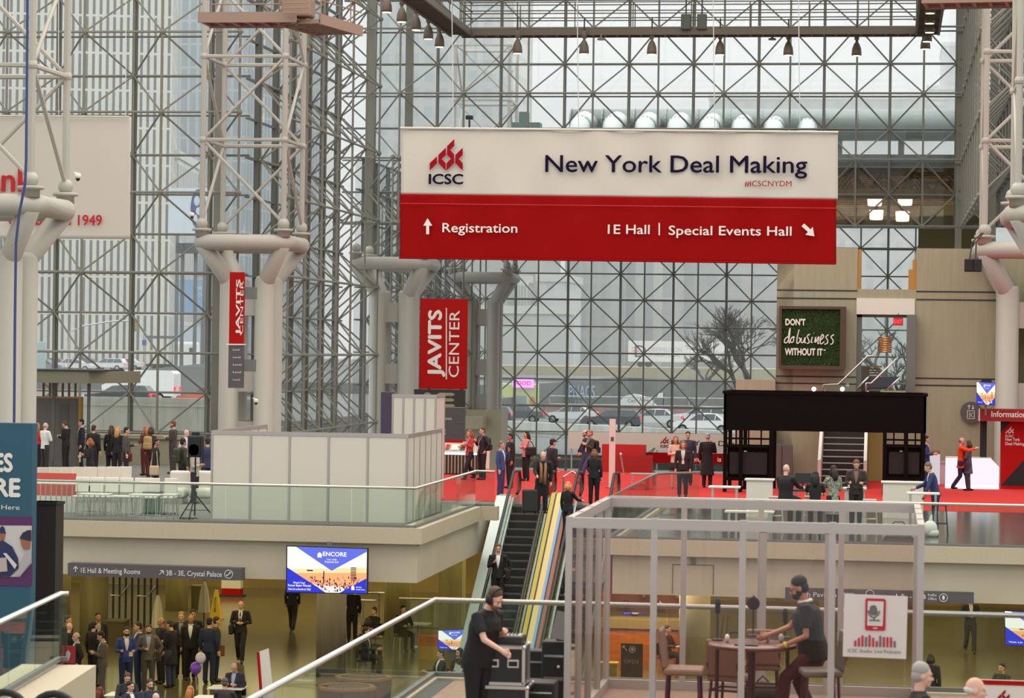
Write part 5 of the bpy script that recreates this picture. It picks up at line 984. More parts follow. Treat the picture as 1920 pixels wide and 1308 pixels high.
rail_run([(1624, 735), (1624, 718), (1634, 718), (1684, 669)], 93.6, 'right steel handrail of the upper stair flight', [(1626, 735), (1626, 719), (1634, 718), (1684, 670), (1684, 706), (1662, 730), (1662, 735)])
b = MB(); q = [onY(px, py, 94.0) for px, py in ((1606, 728), (1628, 706), (1690, 706), (1662, 730))]; b.add([q[0], q[1], q[2], q[3]]+[p+Vector((0, .6, 0)) for p in q], [(0, 1, 2, 3), (7, 6, 5, 4), (0, 3, 7, 4), (1, 5, 6, 2), (0, 4, 5, 1), (3, 2, 6, 7)]); struct('stair_upper', b, mat('navy_stair', (44, 50, 64), .5), 'dark upper stair flight seen over the kiosk', 'stairs')
rail_run([(1606, 729), (1629, 706)], 93.9, 'bright stringer edge left of the upper flight'); rail_run([(1662, 731), (1688, 707)], 93.8, 'bright stringer edge right of the upper flight')
# copper lamp and desk beyond the upper doorway
t = thing('copper_lamp', 'large ribbed copper drum lamp beyond the upper doorway', 'lamp', W(1659, 661, 50)); b = MB()
for k in range(7): b.lathe((0, 0, k*.085), [(.24, 0), (.26, .01), (.26, .06), (.24, .07)], 20)
b.build('shade', mat('copper', (176, 110, 66), .35, .6), t, True); b = MB(); b.tube((0, 0, .6), (0, 0, 1.6), .015); b.build('cord', M['dark'], t)
t = thing('upper_desk', 'ribbed brown reception desk beyond the upper doorway', 'desk', onZ(1640, 722, zd)); t.location.z = zd; t.location.y = cy+2.0; t.location.z = zd+.01; b = MB(); b.bb((-.9, 0, 0), (-.1, .5, .9))
for k in range(10): b.bb((-.1, 0, k*.09), (.3, .5, k*.09+.06))
b.build('body', mat('desk_brown', (126, 92, 72), .5), t); MB().bb((-.95, -.05, .9), (.35, .55, .96)).build('worktop', gmat((180, 130, 70), .5), t)
t = thing('exit_sign', 'red glowing exit sign hanging in the upper doorway', 'sign', onY(1684, 611, cy-.3)); MB().bb((-.17, 0, .02), (.17, .04, .3)).build('panel', gmat((180, 30, 40), .4), t); text_mesh('EXIT', .2, emat('exit_red', (255, 50, 60), 4), MW(t) @ face_M((-.14, -.01, .09), (1, 0, 0)), 'lettering', t, width=.28); MB().tube((0, .02, .3), (0, .02, .45), .015).build('stem', M['dark'], t)
# ---- information stand on the right
t = thing('information_stand', 'red information stand with a header at the right edge', 'stand', onZ(1905, 917, 0)); yy = t.location.y; a = LP(t, 1876, 880); c = LP(t, 1985, 880); h0 = LP(t, 1876, 766)[2]; h1 = LP(t, 1876, 789)[2]
MB().bb((a[0], 0, 0), (c[0], .4, h1)).build('red_wall', M['red'], t); a2 = LP(t, 1835, 780); MB().bb((a2[0], -.5, h1), (c[0], .3, h0)).build('header', mat('header_red', (140, 12, 16), .5), t); b = MB(); q = onY(1836, 778, yy-.5)-t.location; b.bb((a2[0]-.02, -.52, h1), (a2[0]+.02, -.48, h0)); b.build('light_edge', M['letter'], t)
def tri(pts, m, nm): q = [LP(t, *p, -.006) for p in pts]; b = MB(); b.add(q, [tuple(range(len(q)))]); b.build(nm, m, t)
tri([(1876, 790), (1896, 790), (1876, 812)], M['black'], 'black_corner'); tri([(1876, 910), (1920, 862), (1985, 862), (1985, 912)], M['black'], 'black_corner')
logo(t, 1893, 806, 15, M['letter'], M['letter']); TX(t, 'New York', 1885, 1912, 826, 6, M['letter'], off=.02); TX(t, 'Deal Making', 1885, 1921, 834, 6, M['letter'], off=.02)
o2 = onY(1859, 781, yy-.52); e2 = onY(1924, 782, yy-.52); text_mesh('Information', .28, M['letter'], face_M(o2, (1, 0, 0)), 'lettering', t, off=.02, width=e2.x-o2.x)
b = MB(); p = LP(t, 1838, 850); q = LP(t, 1850, 850); b.bb((p[0], .1, 0), (q[0], .5, h1)); b.build('black_column', M['black'], t)
t = thing('light_counter', 'white glowing counter with a sloped end before the information stand', 'counter', onZ(1820, 916, 0)); a = LP(t, 1773, 900); c = LP(t, 1873, 900); z = LP(t, 1773, 858)[2]; m = LP(t, 1858, 900)[0]; z2 = LP(t, 1873, 875)[2]
b = MB(); pr = [(a[0], .12), (c[0], .12), (c[0], z2), (m, z), (a[0], z)]; b.prism(pr, .7, face_M((0, .7, 0), (1, 0, 0))); b.build('front', emat('counter_glow', (246, 238, 248), .95), t); b = MB(); b.bb((a[0], -.02, z), (m, .72, z+.03)); b.build('worktop', M['white'], t); MB().bb((a[0], -.02, 0), (c[0], .68, .12)).build('base_light', emat('base_glow', (236, 230, 255), 2.2), t)
b = MB(); b.bb((a[0], -.01, z-.03), (m, .0, z)); b.build('edge_light', emat('base_glow', 0, 0), t)
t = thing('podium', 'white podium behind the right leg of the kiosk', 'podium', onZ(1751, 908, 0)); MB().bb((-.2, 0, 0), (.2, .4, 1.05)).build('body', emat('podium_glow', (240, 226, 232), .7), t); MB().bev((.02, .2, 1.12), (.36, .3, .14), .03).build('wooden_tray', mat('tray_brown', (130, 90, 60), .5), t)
t = thing('side_counter', 'low pinkish counter between the podium and the glowing counter', 'counter', onZ(1765, 908, 0)); MB().bb((-.06, .1, 0), (.28, .6, .74)).build('body', gmat((196, 170, 172), .5), t); MB().bb((-.08, .05, .74), (.3, .62, .8)).build('worktop', gmat((176, 160, 150), .5), t)
t = thing('lift_sign', 'round grey lift sign on the concrete wall', 'sign', onY(1821, 773, cy-.12)); b = MB(); b.lathe((0, 0, 0), [(.38, 0), (.38, .05)], 28); o = b.build('disc', M['sign_grey'], t); o.matrix_basis = Matrix.Translation((0, 0, 0)) @ Matrix.Rotation(math.pi/2, 4, 'X'); b = MB(); b.path([(-.13, -.06, -.22), (.11, -.06, -.22), (.11, -.06, .06), (-.13, -.06, .06)], .018, 4, True); b.tube((-.05, -.06, -.18), (-.05, -.06, .02), .012, 4); b.tube((.06, -.06, .0), (-.02, -.06, -.08), .012, 4); b.tube((-.02, -.06, -.08), (.06, -.06, -.17), .012, 4)
for x, d in ((-.08, 1), (.06, -1)): b.tube((x, -.06, .12), (x, -.06, .26), .014, 4); b.tube((x, -.06, .19+.07*d), (x-.05, -.06, .19+.02*d), .014, 4); b.tube((x, -.06, .19+.07*d), (x+.05, -.06, .19+.02*d), .014, 4)
b.build('lift_symbol', M['letter'], t)
M['yellow_wall'] = mat('olive_yellow_wall', (150, 138, 78), .7)  # flat olive-yellow wall colour
b = MB(); b.bb((onY(1628, 850, cy-.05).x, cy-.06, 0), (onY(1658, 850, cy-.05).x, cy-.01, 2.4)); struct('trim_11', b, M['yellow_wall'], 'yellow wall panel right of the stairs', 'panel')
t = thing('grey_cabinet', 'plain grey cabinet against the core wall left of the stairs', 'cabinet', Vector((onY(1466, 890, cy-.9).x, cy-.9, 0))); MB().bb((-.35, 0, 0), (.35, .5, 1.25)).build('body', gmat((92, 86, 88), .6), t); MB().bb((-.02, -.01, .1), (.0, 0, 1.2)).build('door_gap', M['black'], t)
# ---- escalators
def escalator(lab, x0, x1, stripes=None):
    yT, zT, yB, zB = 76.3, 0.0, 68.0, -4.75; t = thing('escalator', lab, 'escalator', ((x0+x1)/2, yB, zB)); loc = t.location; b = MB(); n = 24
    for k in range(n): y = yB+(yT-yB)*k/n; z = zB+(zT-zB)*(k+1)/n; b.bb((x0, y, z-.45), (x1, y+(yT-yB)/n+.02, z))
    b.bb((x0, yT, -.3), (x1, yT+1.3, 0)); b.bb((x0, yB-1.4, zB), (x1, yB, zB+.03)); b.build('steps', mat('escalator_steps', (34, 32, 32), .5), t, world=True)
    b = MB()
    for k in range(n): y = yB+(yT-yB)*k/n; z = zB+(zT-zB)*(k+1)/n; b.bb((x0, y-.004, z-.035), (x1, y+.03, z+.003))
    b.build('step_nosing', mat('nosing_grey', (92, 88, 80), .5), t, world=True)
    MB().bb((x0, yT+.5, .0), (x1, yT+1.3, .012)).build('landing_plate', M['steel'], t, world=True)
    for x, o in ((x0, -1), (x1, 1)):
        b = MB(); xx = x+o*.02; q = [(yB-1.3, zB+.15), (yB, zB+.25), (yT, zT+.2), (yT+1.2, zT+.2), (yT+1.2, zT+.85), (yT, zT+.9), (yB, zB+.95), (yB-1.3, zB+.85)]
        b.add([(xx, y, z) for y, z in q]+[(xx+o*.015, y, z) for y, z in q], [tuple(range(8)), tuple(range(8, 16))[::-1]]+[(k, (k+1) % 8, 8+(k+1) % 8, 8+k) for k in range(8)]); b.build('glass_balustrade', M['rail_glass'], t, world=True)
        b = MB(); pts = [(yB-.8, zB+.3), (yB-1.45, zB+.4), (yB-1.55, zB+.65), (yB-1.35, zB+.9), (yB-.2, zB+.98), (yT+.1, zT+.95), (yT+1.3, zT+.92), (yT+1.5, zT+.7), (yT+1.42, zT+.4), (yT+.9, zT+.28)]; b.path([(xx, y, z) for y, z in pts], .045, 8); b.build('handrail', mat('rubber_black', (26, 26, 28), .4), t, True, world=True)
        b = MB(); q = [(yB-1.4, zB), (yB-.1, zB), (yT+.2, zT-.1), (yT+1.3, zT-.1), (yT+1.3, zT+.22), (yT, zT+.22), (yB, zB+.27), (yB-1.4, zB+.17)]
        xa, xc = (xx-.03, xx+.03); b.add([(xa, y, z) for y, z in q]+[(xc, y, z) for y, z in q], [tuple(range(8)), tuple(range(8, 16))[::-1]]+[(k, (k+1) % 8, 8+(k+1) % 8, 8+k) for k in range(8)]); b.build('skirt', mat('escalator_skirt', (150, 158, 160), .35, .5), t, world=True)
    if stripes:
        for (a, c, m) in stripes:
            b = MB(); q = [(yB-1.4, zB+.3), (yB, zB+.36), (yT, zT+.36), (yT+.6, zT+.36)]; b.add([(a, y, z) for y, z in q]+[(c, y, z) for y, z in q]+[(a, y, z-.5) for y, z in q]+[(c, y, z-.5) for y, z in q], [(k, k+1, 5+k, 4+k) for k in range(3)]+[(k+8, k, k+1, k+9)[::-1] for k in range(3)]+[(0, 4, 12, 8)]); b.build('deck_stripe', m, t, world=True)
    else:
        b = MB()
    if stripes:
        b = MB(); q = [(yB-1.4, zB+.25), (yB, zB+.3), (yT, zT+.26), (yT+.9, zT+.26)]; xa, xc = x0-.5, x0-.06; b.add([(xa, y, z) for y, z in q]+[(xc, y, z) for y, z in q]+[(xa, y, z-.6) for y, z in q]+[(xc, y, z-.6) for y, z in q], [(k, k+1, 5+k, 4+k) for k in range(3)]+[(k+8, k, k+1, k+9)[::-1] for k in range(3)]+[(0, 4, 12, 8)]); b.build('side_deck', mat('steel_side_deck', (176, 188, 186), .3, .3), t, world=True)
    q = [(yB-1.4, zB), (yB-.1, zB), (yT, zT-.5), (yT+1.3, zT-.5), (yT+1.3, zT-1.3), (yT-.6, zT-1.3)]; b = MB(); b.add([(x0, y, z) for y, z in q]+[(x1, y, z) for y, z in q], [tuple(range(6)), tuple(range(6, 12))[::-1]]+[(k, (k+1) % 6, 6+(k+1) % 6, 6+k) for k in range(6)]); b.build('truss_cladding', M['fascia'], t, world=True); return t
e0 = W(951, 955, 66).x; e1 = W(1018, 955, 66).x; S1 = gmat((196, 170, 70), .5); S2 = gmat((214, 188, 120), .5); S3 = gmat((120, 156, 206), .5); S4 = gmat((140, 84, 70), .5); S5 = gmat((150, 150, 146), .4); S0 = M['dark']
w = .115; x = e1+.1
escalator('left escalator going down with black steps, bright striped side', e0, e1, [(x, x+w, S1), (x+w, x+w*1.4, S0), (x+w*1.4, x+w*2.7, S2), (x+w*2.7, x+w*3.4, S3), (x+w*3.4, x+w*3.8, S0), (x+w*3.8, x+w*4.6, S4)])
escalator('right escalator beside the glass booth', x+w*4.6+.22, x+w*4.6+1.25)
t = thing('guide_rail', 'chrome guide rails between the escalator heads', 'rail', (x+w*2, 77.2, 0)); b = MB(); b.path([(0, 0, 0), (0, 0, .8), (.25, .1, .95), (.5, 0, .8), (.5, 0, 0)], .03, 8); b.build('rail', M['chrome'], t)
# ---- foreground glass podcast booth
yN = onZ(1395, 1387, 0).y; yF = yN+4.4; xl = onY(1066, 1100, yN).x; xr = onY(1726, 1100, yN).x; zt = onY(1395, 975, yN).z
MBG = glass('booth_glass', (246, 238, 236)); MA = mat('booth_aluminium', (178, 170, 166), .4, .4)
t = thing('glass_booth', 'aluminium framed glass booth in the foreground holding the podcast studio', 'booth', ((xl+xr)/2, (yN+yF)/2, 0))
P = .075
def gp(px): return onY(px, 1100, yN).x
nx = [xl, gp(1226), gp(1392), gp(1560), xr]; fx = [xl, xl+(xr-xl)*.25, xl+(xr-xl)*.5, xl+(xr-xl)*.76, xr]
for x in nx: MB().bb((x-P/2, yN-P/2, 0), (x+P/2, yN+P/2, zt)).build('post', MA, t, world=True)
for x in fx: MB().bb((x-P/2, yF-P/2, 0), (x+P/2, yF+P/2, zt)).build('post', MA, t, world=True)
for k in range(1, 4):
    for x in (xl, xr): MB().bb((x-P/2, yN+4.4*k/4-P/2, 0), (x+P/2, yN+4.4*k/4+P/2, zt)).build('post', MA, t, world=True)
for z in (zt-.07, .06): 
    h = .12
    for y in (yN, yF): MB().bb((xl, y-.04, z-h/2), (xr, y+.04, z+h/2)).build('rail', MA, t, world=True)
    for x in (xl, xr): MB().bb((x-.04, yN, z-h/2), (x+.04, yF, z+h/2)).build('rail', MA, t, world=True)
MB().bb((nx[2]+.07, yF-.06, .02), (fx[3]-.05, yF+.06, 2.1)) if False else None
b = MB(); dx0 = onY(1425, 1000, yF).x; dx1 = onY(1560, 1000, yF).x; dz = onY(1490, 985, yF).z
for (p, q) in (((dx0, yF-.05, 0), (dx0+.09, yF+.05, dz)), ((dx1-.09, yF-.05, 0), (dx1, yF+.05, dz)), ((dx0, yF-.05, dz-.1), (dx1, yF+.05, dz))): b.bb(p, q)
b.build('door_frame', MA, t, world=True)
for k in range(4):
    for arr, y in ((nx, yN), (fx, yF)):
        if arr is fx or k < 4: g = MB(); g.quad((arr[k]+.05, y, .12), (arr[k+1]-.05, y, .12), (arr[k+1]-.05, y, zt-.13), (arr[k]+.05, y, zt-.13)); g.build('glass_pane', MBG, t, world=True)
    for x in (xl, xr): g = MB(); g.quad((x, yN+4.4*k/4+.05, .12), (x, yN+4.4*(k+1)/4-.05, .12), (x, yN+4.4*(k+1)/4-.05, zt-.13), (x, yN+4.4*k/4+.05, zt-.13)); g.build('glass_pane', MBG, t, world=True)
# poster on the front glass
o = onY(1641, 1232, yN-.06); t = thing('poster', 'white podcast studio poster with a red phone and microphone drawing on the booth glass', 'poster', o); b = MB(); q = [LP(t, 1583, 1113), LP(t, 1702, 1118), LP(t, 1699, 1235), LP(t, 1580, 1230)]; b.add([(p[0], 0, p[2]) for p in q]+[(p[0], .02, p[2]) for p in q], [(3, 2, 1, 0), (4, 5, 6, 7), (0, 1, 5, 4), (2, 3, 7, 6), (0, 4, 7, 3), (1, 2, 6, 5)]); b.build('board', gmat((214, 206, 202), .6), t)
PR = mat('poster_red', (186, 26, 46), .6); PG = mat('poster_grey', (104, 100, 100), .6)
poly(t, [(1625, 1121), (1658, 1122), (1661, 1125), (1660, 1180), (1657, 1182), (1624, 1181), (1622, 1178), (1623, 1123)], PR, 'phone', -.008); poly(t, [(1627, 1126), (1657, 1127), (1655, 1173), (1626, 1172)], gmat((214, 206, 202), .6), 'phone_screen', -.014); poly(t, [(1637, 1176), (1645, 1176), (1645, 1178), (1637, 1178)], gmat((214, 206, 202), .6), 'home_button', -.014)
b = MB(); c = LP(t, 1638, 1146, -.02); u = .0062; b.path([(c[0]+x*u, -.02, c[2]+z*u) for x, z in ((-10, 2), (-8, -6), (-3, -10), (3, -10), (9, -5), (11, 2))], .009, 5); b.tube((c[0]+u, -.02, c[2]-10*u), (c[0]+u, -.02, c[2]-15*u), .009, 5); b.tube((c[0]-8*u, -.02, c[2]-16*u), (c[0]+12*u, -.02, c[2]-16*u), .009, 5); b.add([(c[0]+x*u, -.02, c[2]+z*u) for x, z in ((-8, -1), (-7, 9), (-3, 12), (3, 12), (6, 8), (8, -3), (4, -7), (-4, -7))], [tuple(range(8))[::-1]]); b.build('microphone_drawing', PG, t)
for k, h in enumerate((11, 16, 21, 18, 22, 17, 11, 21, 19, 19, 19, 12)): px = 1602+k*6.7; y0 = 1211+k*.2; poly(t, [(px, y0-h), (px+3.6, y0-h), (px+3.4, y0), (px-.2, y0)], PR if k % 4 != 3 and k < 10 else PG if k != 10 else PR, 'sound_bar', -.008)
TX(t, 'ICSC Studio: Live Podcasts', 1590, 1689, 1222, 7, PG)
# table, chairs and podcast gear
def L3p(px, py, z): return onZ(px, py, z)
tb = onZ(1410, 1207, 1.02); t = thing('podcast_table', 'round dark bar table inside the glass booth', 'table', (tb.x, tb.y, 0)); MB().lathe((0, 0, .98), [(.5, 0), (.53, .01), (.53, .04), (.51, .05)], 36).build('tabletop', mat('tabletop_brown', (104, 64, 60), .3), t, True)
MB().tube((0, 0, .03), (0, 0, .98), .045, 10).build('column', mat('dark_red_steel', (70, 20, 26), .4), t); MB().lathe((0, 0, 0), [(.3, 0), (.3, .02), (.06, .05)], 24).build('foot', MATS['dark_red_steel'], t)
for x in (-.42, .42): MB().tube((x, .1, 0), (x, .1, .98), .025, 8).build('leg', MATS['dark_red_steel'], t)
TAN = mat('tan_leather', (126, 92, 76), .55); LEG = MATS['dark_red_steel']
def bar_chair(lab, x, y, rz, m=TAN, h=.78):
    t = thing('bar_chair', lab, 'chair', (x, y, 0), rz, 'bar chairs in the booth'); MB().bev((0, 0, h), (.46, .46, .08), .03, seg=3).build('seat', m, t); MB().bev((0, .25, h+.26), (.44, .06, .46), .03, seg=3, M=Matrix.Rotation(-.12, 3, 'X')).build('backrest', m, t)
    for sx in (-1, 1):
        for sy in (-1, 1): MB().tube((sx*.18, sy*.18, h-.03), (sx*.21, sy*.21, 0), .018, 8).build('leg', LEG, t)
        MB().tube((sx*.2, .21, h-.02), (sx*.2, .27, h+.2), .014, 6).build('back_post', LEG, t)
    b = MB(); b.path([(-.2, -.2, .3), (.2, -.2, .3), (.2, .2, .3), (-.2, .2, .3)], .013, 6, True); b.build('foot_rail', LEG, t); return t
c1 = onZ(1283, 1253, .8); bar_chair('tan bar chair side on at the left of the podcast table', c1.x, c1.y, R(90))
c2 = onZ(1345, 1250, .7); bar_chair('tan bar chair behind the left of the podcast table', c2.x+.1, c2.y+1.1, R(160), h=.45)
c3 = onZ(1408, 1240, .7); bar_chair('tan bar chair behind the podcast table', c3.x+.1, c3.y+.9, R(185), h=.55)
c4 = onZ(1522, 1258, .8); bar_chair('grey bar chair behind the bearded man', c4.x+.1, c4.y+.1, R(-80), mat('grey_leather', (104, 98, 92), .55))
tz = 1.03
def mic(px, py, lab, pop=False, h=.34):
    p = onZ(px, py, tz); t = thing('microphone', lab, 'microphone', p); MB().lathe((0, 0, 0), [(.07, 0), (.07, .015), (.02, .03)], 16).build('base', M['black'], t); MB().tube((0, 0, .02), (0, 0, h), .01, 6).build('stem', M['black'], t)
    if pop: o = MB().lathe((0, 0, 0), [(.075, -.012), (.08, 0), (.075, .012)], 20).build('pop_filter', gmat((40, 16, 18), .8), t); o.matrix_basis = Matrix.Translation((0, -.03, h+.06)) @ Matrix.Rotation(math.pi/2, 4, 'X'); MB().lathe((0, .04, h), [(.025, 0), (.03, .04), (.03, .12), (.015, .15)], 12).build('head', M['black'], t)
    else: MB().lathe((0, 0, h-.02), [(.02, 0), (.032, .03), (.034, .14), (.02, .18)], 12).build('head', M['black'], t)
mic(1345, 1200, 'slim black microphone at the left of the podcast table'); mic(1412, 1192, 'microphone with a round pop filter in the middle of the table', True); mic(1472, 1196, 'black microphone in front of the bearded man', h=.2)
for k, (px, py) in enumerate(((1376, 1204), (1452, 1203))):
    t = thing('headphones', 'headphones with white ear cups %s' % ('left of the pop filter' if k == 0 else 'by the hand of the bearded man'), 'headphones', onZ(px, py, tz)); b = MB(); b.path([(-.08, 0, .05), (-.07, .08, .1), (0, .11, .12), (.07, .08, .1), (.08, 0, .05)], .012, 6); b.build('headband', M['black'], t)
    for sx in (-1, 1): MB().ball((sx*.08, 0, .05), (.03, .045, .05), 10, 8).build('ear_cup', M['white'], t, True)
t = thing('notepad', 'dark notepad lying on the podcast table', 'notepad', onZ(1400, 1209, tz)); MB().box((0, 0, .008), (.28, .2, .016)).build('cover', gmat((60, 52, 58), .6), t)
t = thing('cable', 'thin cables hanging below the podcast table', 'cable', onZ(1352, 1296, 0)+Vector((0, .3, 0))); b = MB(); b.path([(0, 0, .98), (-.05, 0, .5), (.02, 0, .1), (.1, -.1, .01), (.4, -.2, .01)], .006, 5); b.path([(.06, 0, .98), (.02, 0, .4), (.1, 0, .1), (.3, .1, .01)], .006, 5); b.build('cable', M['black'], t)
t = thing('floor_bag', 'dark bag on the carpet under the podcast table', 'bag', onZ(1430, 1310, 0)); MB().ball((0, 0, .1), (.24, .16, .13), 12, 8).build('body', gmat((60, 46, 40), .8), t, True); b = MB(); b.path([(-.1, 0, .2), (0, 0, .3), (.1, 0, .2)], .012, 5); b.build('handle', M['black'], t)
# ---- road cases and sound gear
def road_case(lab, x, y, z, w, d, h):
    t = thing('road_case', lab, 'case', (x, y, z), 0, 'stacked road cases'); MB().bb((-w/2+.01, -d/2+.01, .01), (w/2-.01, d/2-.01, h-.01)).build('body', mat('case_black', (30, 28, 30), .5), t); b = MB()
    for sx in (-1, 1):
        for sy in (-1, 1): b.box((sx*w/2, sy*d/2, h/2), (.035, .035, h))
        for sz in (0, h): b.box((sx*w/2, 0, sz), (.035, d, .035))
    for sy in (-1, 1):
        for sz in (0, h): b.box((0, sy*d/2, sz), (w, .035, .035))
    b.build('edge_trim', M['steel'], t)
    for sx in (-.22, .22): lh = MB().bev((sx*w*1.1, -d/2, h*.55), (.14, .02, .1), .008).build('latch_handle', M['steel'], t); MB().bev((sx*w*1.1, -d/2-.012, h*.55), (.1, .012, .055), .008).build('handle_recess', M['black'], lh)
    for sx in (-1, 1):
        for sy in (-1, 1): MB().ball((sx*w/2, sy*d/2, h), .028, 8, 6).build('corner_ball', M['steel'], t)
    return t
rc = onZ(943, 1380, 0); rx, ry = rc.x, rc.y
t = road_case('large lower road case on wheels under the mixing desk', rx, ry, .14, .62, .5, .46)
for sx in (-1, 1):
    for sy in (-1, 1): MB().tube((sx*.22-.02, sy*.16, -.07), (sx*.22+.02, sy*.16, -.07), .07, 12).build('caster', M['black'], t)
road_case('upper black road case with silver edges and two handles', rx+.02, ry, .64, .48, .42, .42)
t = thing('mixing_desk', 'small mixing desk on top of the road cases', 'mixing desk', (rx+.02, ry, 1.085)); MB().bev((0, 0, .05), (.42, .36, .09), .015).build('body', M['dark'], t); MB().box((.02, -.02, .1), (.34, .26, .012)).build('panel', gmat((170, 164, 160), .5), t); b = MB()
for k in range(16): b.tube((-.14+.04*(k % 8), -.1+.12*(k//8), .1), (-.14+.04*(k % 8), -.1+.12*(k//8), .125), .008, 6)
b.build('knobs', M['black'], t)
for k, (px, py, w, d, h, z, lab) in enumerate(((1015, 1375, .34, .4, .62, 0, 'black equipment rack standing right of the road cases'), (1040, 1345, .3, .35, .95, 0, 'tall black equipment box against the glass booth'), (1018, 1330, .36, .3, .75, 0, 'black flight case behind the equipment rack'))):
    p = onZ(px, py, 0); t = thing('equipment_case', lab, 'case', (p.x, p.y, z)); MB().bev((0, 0, h/2), (w, d, h), .02).build('body', M['black'], t); b = MB(); b.bb((-w/2+.03, -d/2-.012, h*.5), (w/2-.03, -d/2+.002, h*.55)); b.bb((-w/2+.03, -d/2-.012, h*.8), (w/2-.03, -d/2+.002, h*.83)); b.build('rack_rail', M['steel'], t); MB().ball((w*.2, -d/2-.01, h*.68), .018).build('indicator', M['white'], t)
t = thing('monitor_wedge', 'small grey tilted screen beside the sound equipment', 'monitor', onZ(1048, 1345, 0)+Vector((.05, -.25, .97))); MB().box((0, 0, .18), (.2, .02, .34), M=Matrix.Rotation(-.3, 3, 'X') @ Matrix.Rotation(.2, 3, 'Y')).build('screen', gmat((110, 104, 100), .3), t); MB().bb((-.06, -.05, 0), (.06, .05, .02)).build('foot', M['black'], t)
t = thing('cable_run', 'black cables lying between the road cases and the booth', 'cable', onZ(1010, 1300, 0)); b = MB(); b.path([(-.4, 0, .015), (-.1, .1, .015), (.2, -.02, .015), (.5, .12, .015)], .014, 6); b.path([(-.3, -.3, .015), (0, -.1, .015), (.3, -.2, .015), (.5, 0, .015)], .012, 6); b.build('cable', M['black'], t)
t = thing('headset', 'black headset lying on the carpet beside the booth', 'headphones', onZ(1030, 1283, 0)); b = MB(); b.path([(-.08, 0, .04), (-.06, .06, .06), (0, .09, .06), (.06, .06, .06), (.08, 0, .04)], .012, 6); b.build('headband', M['black'], t)
for sx in (-1, 1): MB().ball((sx*.08, 0, .04), (.035, .045, .04), 10, 8).build('ear_cup', M['black'], t, True)
t = thing('paper_sheet', 'white sheet of paper on the carpet beside the booth', 'paper', onZ(1026, 1290, 0)); MB().box((0, 0, .004), (.24, .17, .004), .2).build('sheet', M['white'], t)

area_light('doorway_lamp', ((xa+xb)/2, cy+4, zt2-.3), 1.2, 60, (1, .78, .38))
b = MB(); x0 = onY(1260, 1090, 62.2).x; x1 = onY(1338, 1090, 62.2).x; z0 = -1.16; z1 = onY(1300, 1058, 62.2).z
for (p, q) in (((x0, 62.235, z0), (x0+.02, 62.26, z1)), ((x1-.02, 62.235, z0), (x1, 62.26, z1)), ((x0+.02, 62.235, z1-.02), (x1-.02, 62.26, z1))): b.bb(p, q)
b.bb(((x0+x1)/2-.06, 62.2, z1), ((x0+x1)/2+.06, 62.26, z1+.26)); struct('trim_12', b, mat('joint_grey', (112, 108, 92), .7), 'thin joint lines of the access panel in the right fascia', 'panel')
# ================================================================ lower level
ZB = -4.75
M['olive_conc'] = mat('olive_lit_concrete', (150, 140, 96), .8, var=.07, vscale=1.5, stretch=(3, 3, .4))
def pillar(px, py, r, lab, m=None, square=False):
    p = onZ(px, py, ZB); b = MB()
    if square: b.bb((p.x-r, p.y-r, ZB), (p.x+r, p.y+r, -1.25))
    else: b.lathe((p.x, p.y, ZB), [(r, 0), (r, 3.5)], 24)
    return struct('pillar', b, m or M['olive_conc'], lab, 'pillar', smooth=not square)
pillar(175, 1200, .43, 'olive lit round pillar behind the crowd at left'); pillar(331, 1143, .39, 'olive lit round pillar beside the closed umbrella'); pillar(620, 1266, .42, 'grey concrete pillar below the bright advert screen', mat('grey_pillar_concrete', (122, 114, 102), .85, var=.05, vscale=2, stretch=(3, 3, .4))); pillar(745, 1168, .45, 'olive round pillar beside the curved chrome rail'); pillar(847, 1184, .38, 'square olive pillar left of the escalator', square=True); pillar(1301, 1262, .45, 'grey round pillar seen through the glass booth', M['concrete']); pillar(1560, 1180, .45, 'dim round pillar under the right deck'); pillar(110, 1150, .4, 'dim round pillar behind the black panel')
b = MB(); p = onZ(200, 1172, ZB); q = onZ(312, 1168, ZB)
g = thing('glass_partition', 'glass partition with thin dark posts between the two olive pillars', 'partition', (p.x, p.y, ZB), kind='structure'); L = q.x-p.x
for k in range(9): MB().bb((L*k/8-.03, -.03, 0), (L*k/8+.03, .03, 3.4)).build('post', mat('bronze_post', (62, 46, 30), .5), g)
for k in range(8): MB().bb((L*k/8+.04, -.01, .05), (L*(k+1)/8-.04, .01, 3.3)).build('glass_panel', M['rail_glass'], g)
for px in (210, 270):
    b = MB(); b.path([(L*(px-200)/112, -.1, 1.0), (L*(px-200)/112+.35, -.15, 1.0), (L*(px-200)/112+.6, -.12, 1.35)], .025, 6); b.build('pull_handle', M['chrome'], g)
M['orange_wood'] = mat('orange_wood_panel', (176, 96, 34), .5, var=.12, vscale=2, stretch=(1, 1, 6))
p = onZ(1200, 1252, ZB); t = thing('coffee_counter', 'orange wood coffee counter with an olive header under the right deck', 'counter', (p.x, p.y, ZB)); a = LP(t, 1128, 1240); c = LP(t, 1272, 1240); MB().bb((a[0], 0, 0), (c[0], .8, 1.15)).build('front', M['orange_wood'], t); MB().bb((a[0]-.05, -.06, 1.15), (c[0]+.05, .85, 1.42)).build('worktop', mat('olive_worktop', (140, 120, 76), .5), t); MB().bb((a[0], 2.2, 1.4), (c[0], 2.3, 3.4)).build('back_wall', mat('brown_back_wall', (120, 66, 24), .6), t); MB().bb((a[0]-.1, 1.0, 0), (a[0]+.05, 2.3, 3.4)).build('side_wall', M['orange_wood'], t)
for k in range(5): MB().lathe((a[0]+.5+k*.5, 1.9, 1.6+.3*(k % 2)), [(.1, 0), (.12, .08), (.05, .2)], 10).build('pendant', M['chrome'], t)
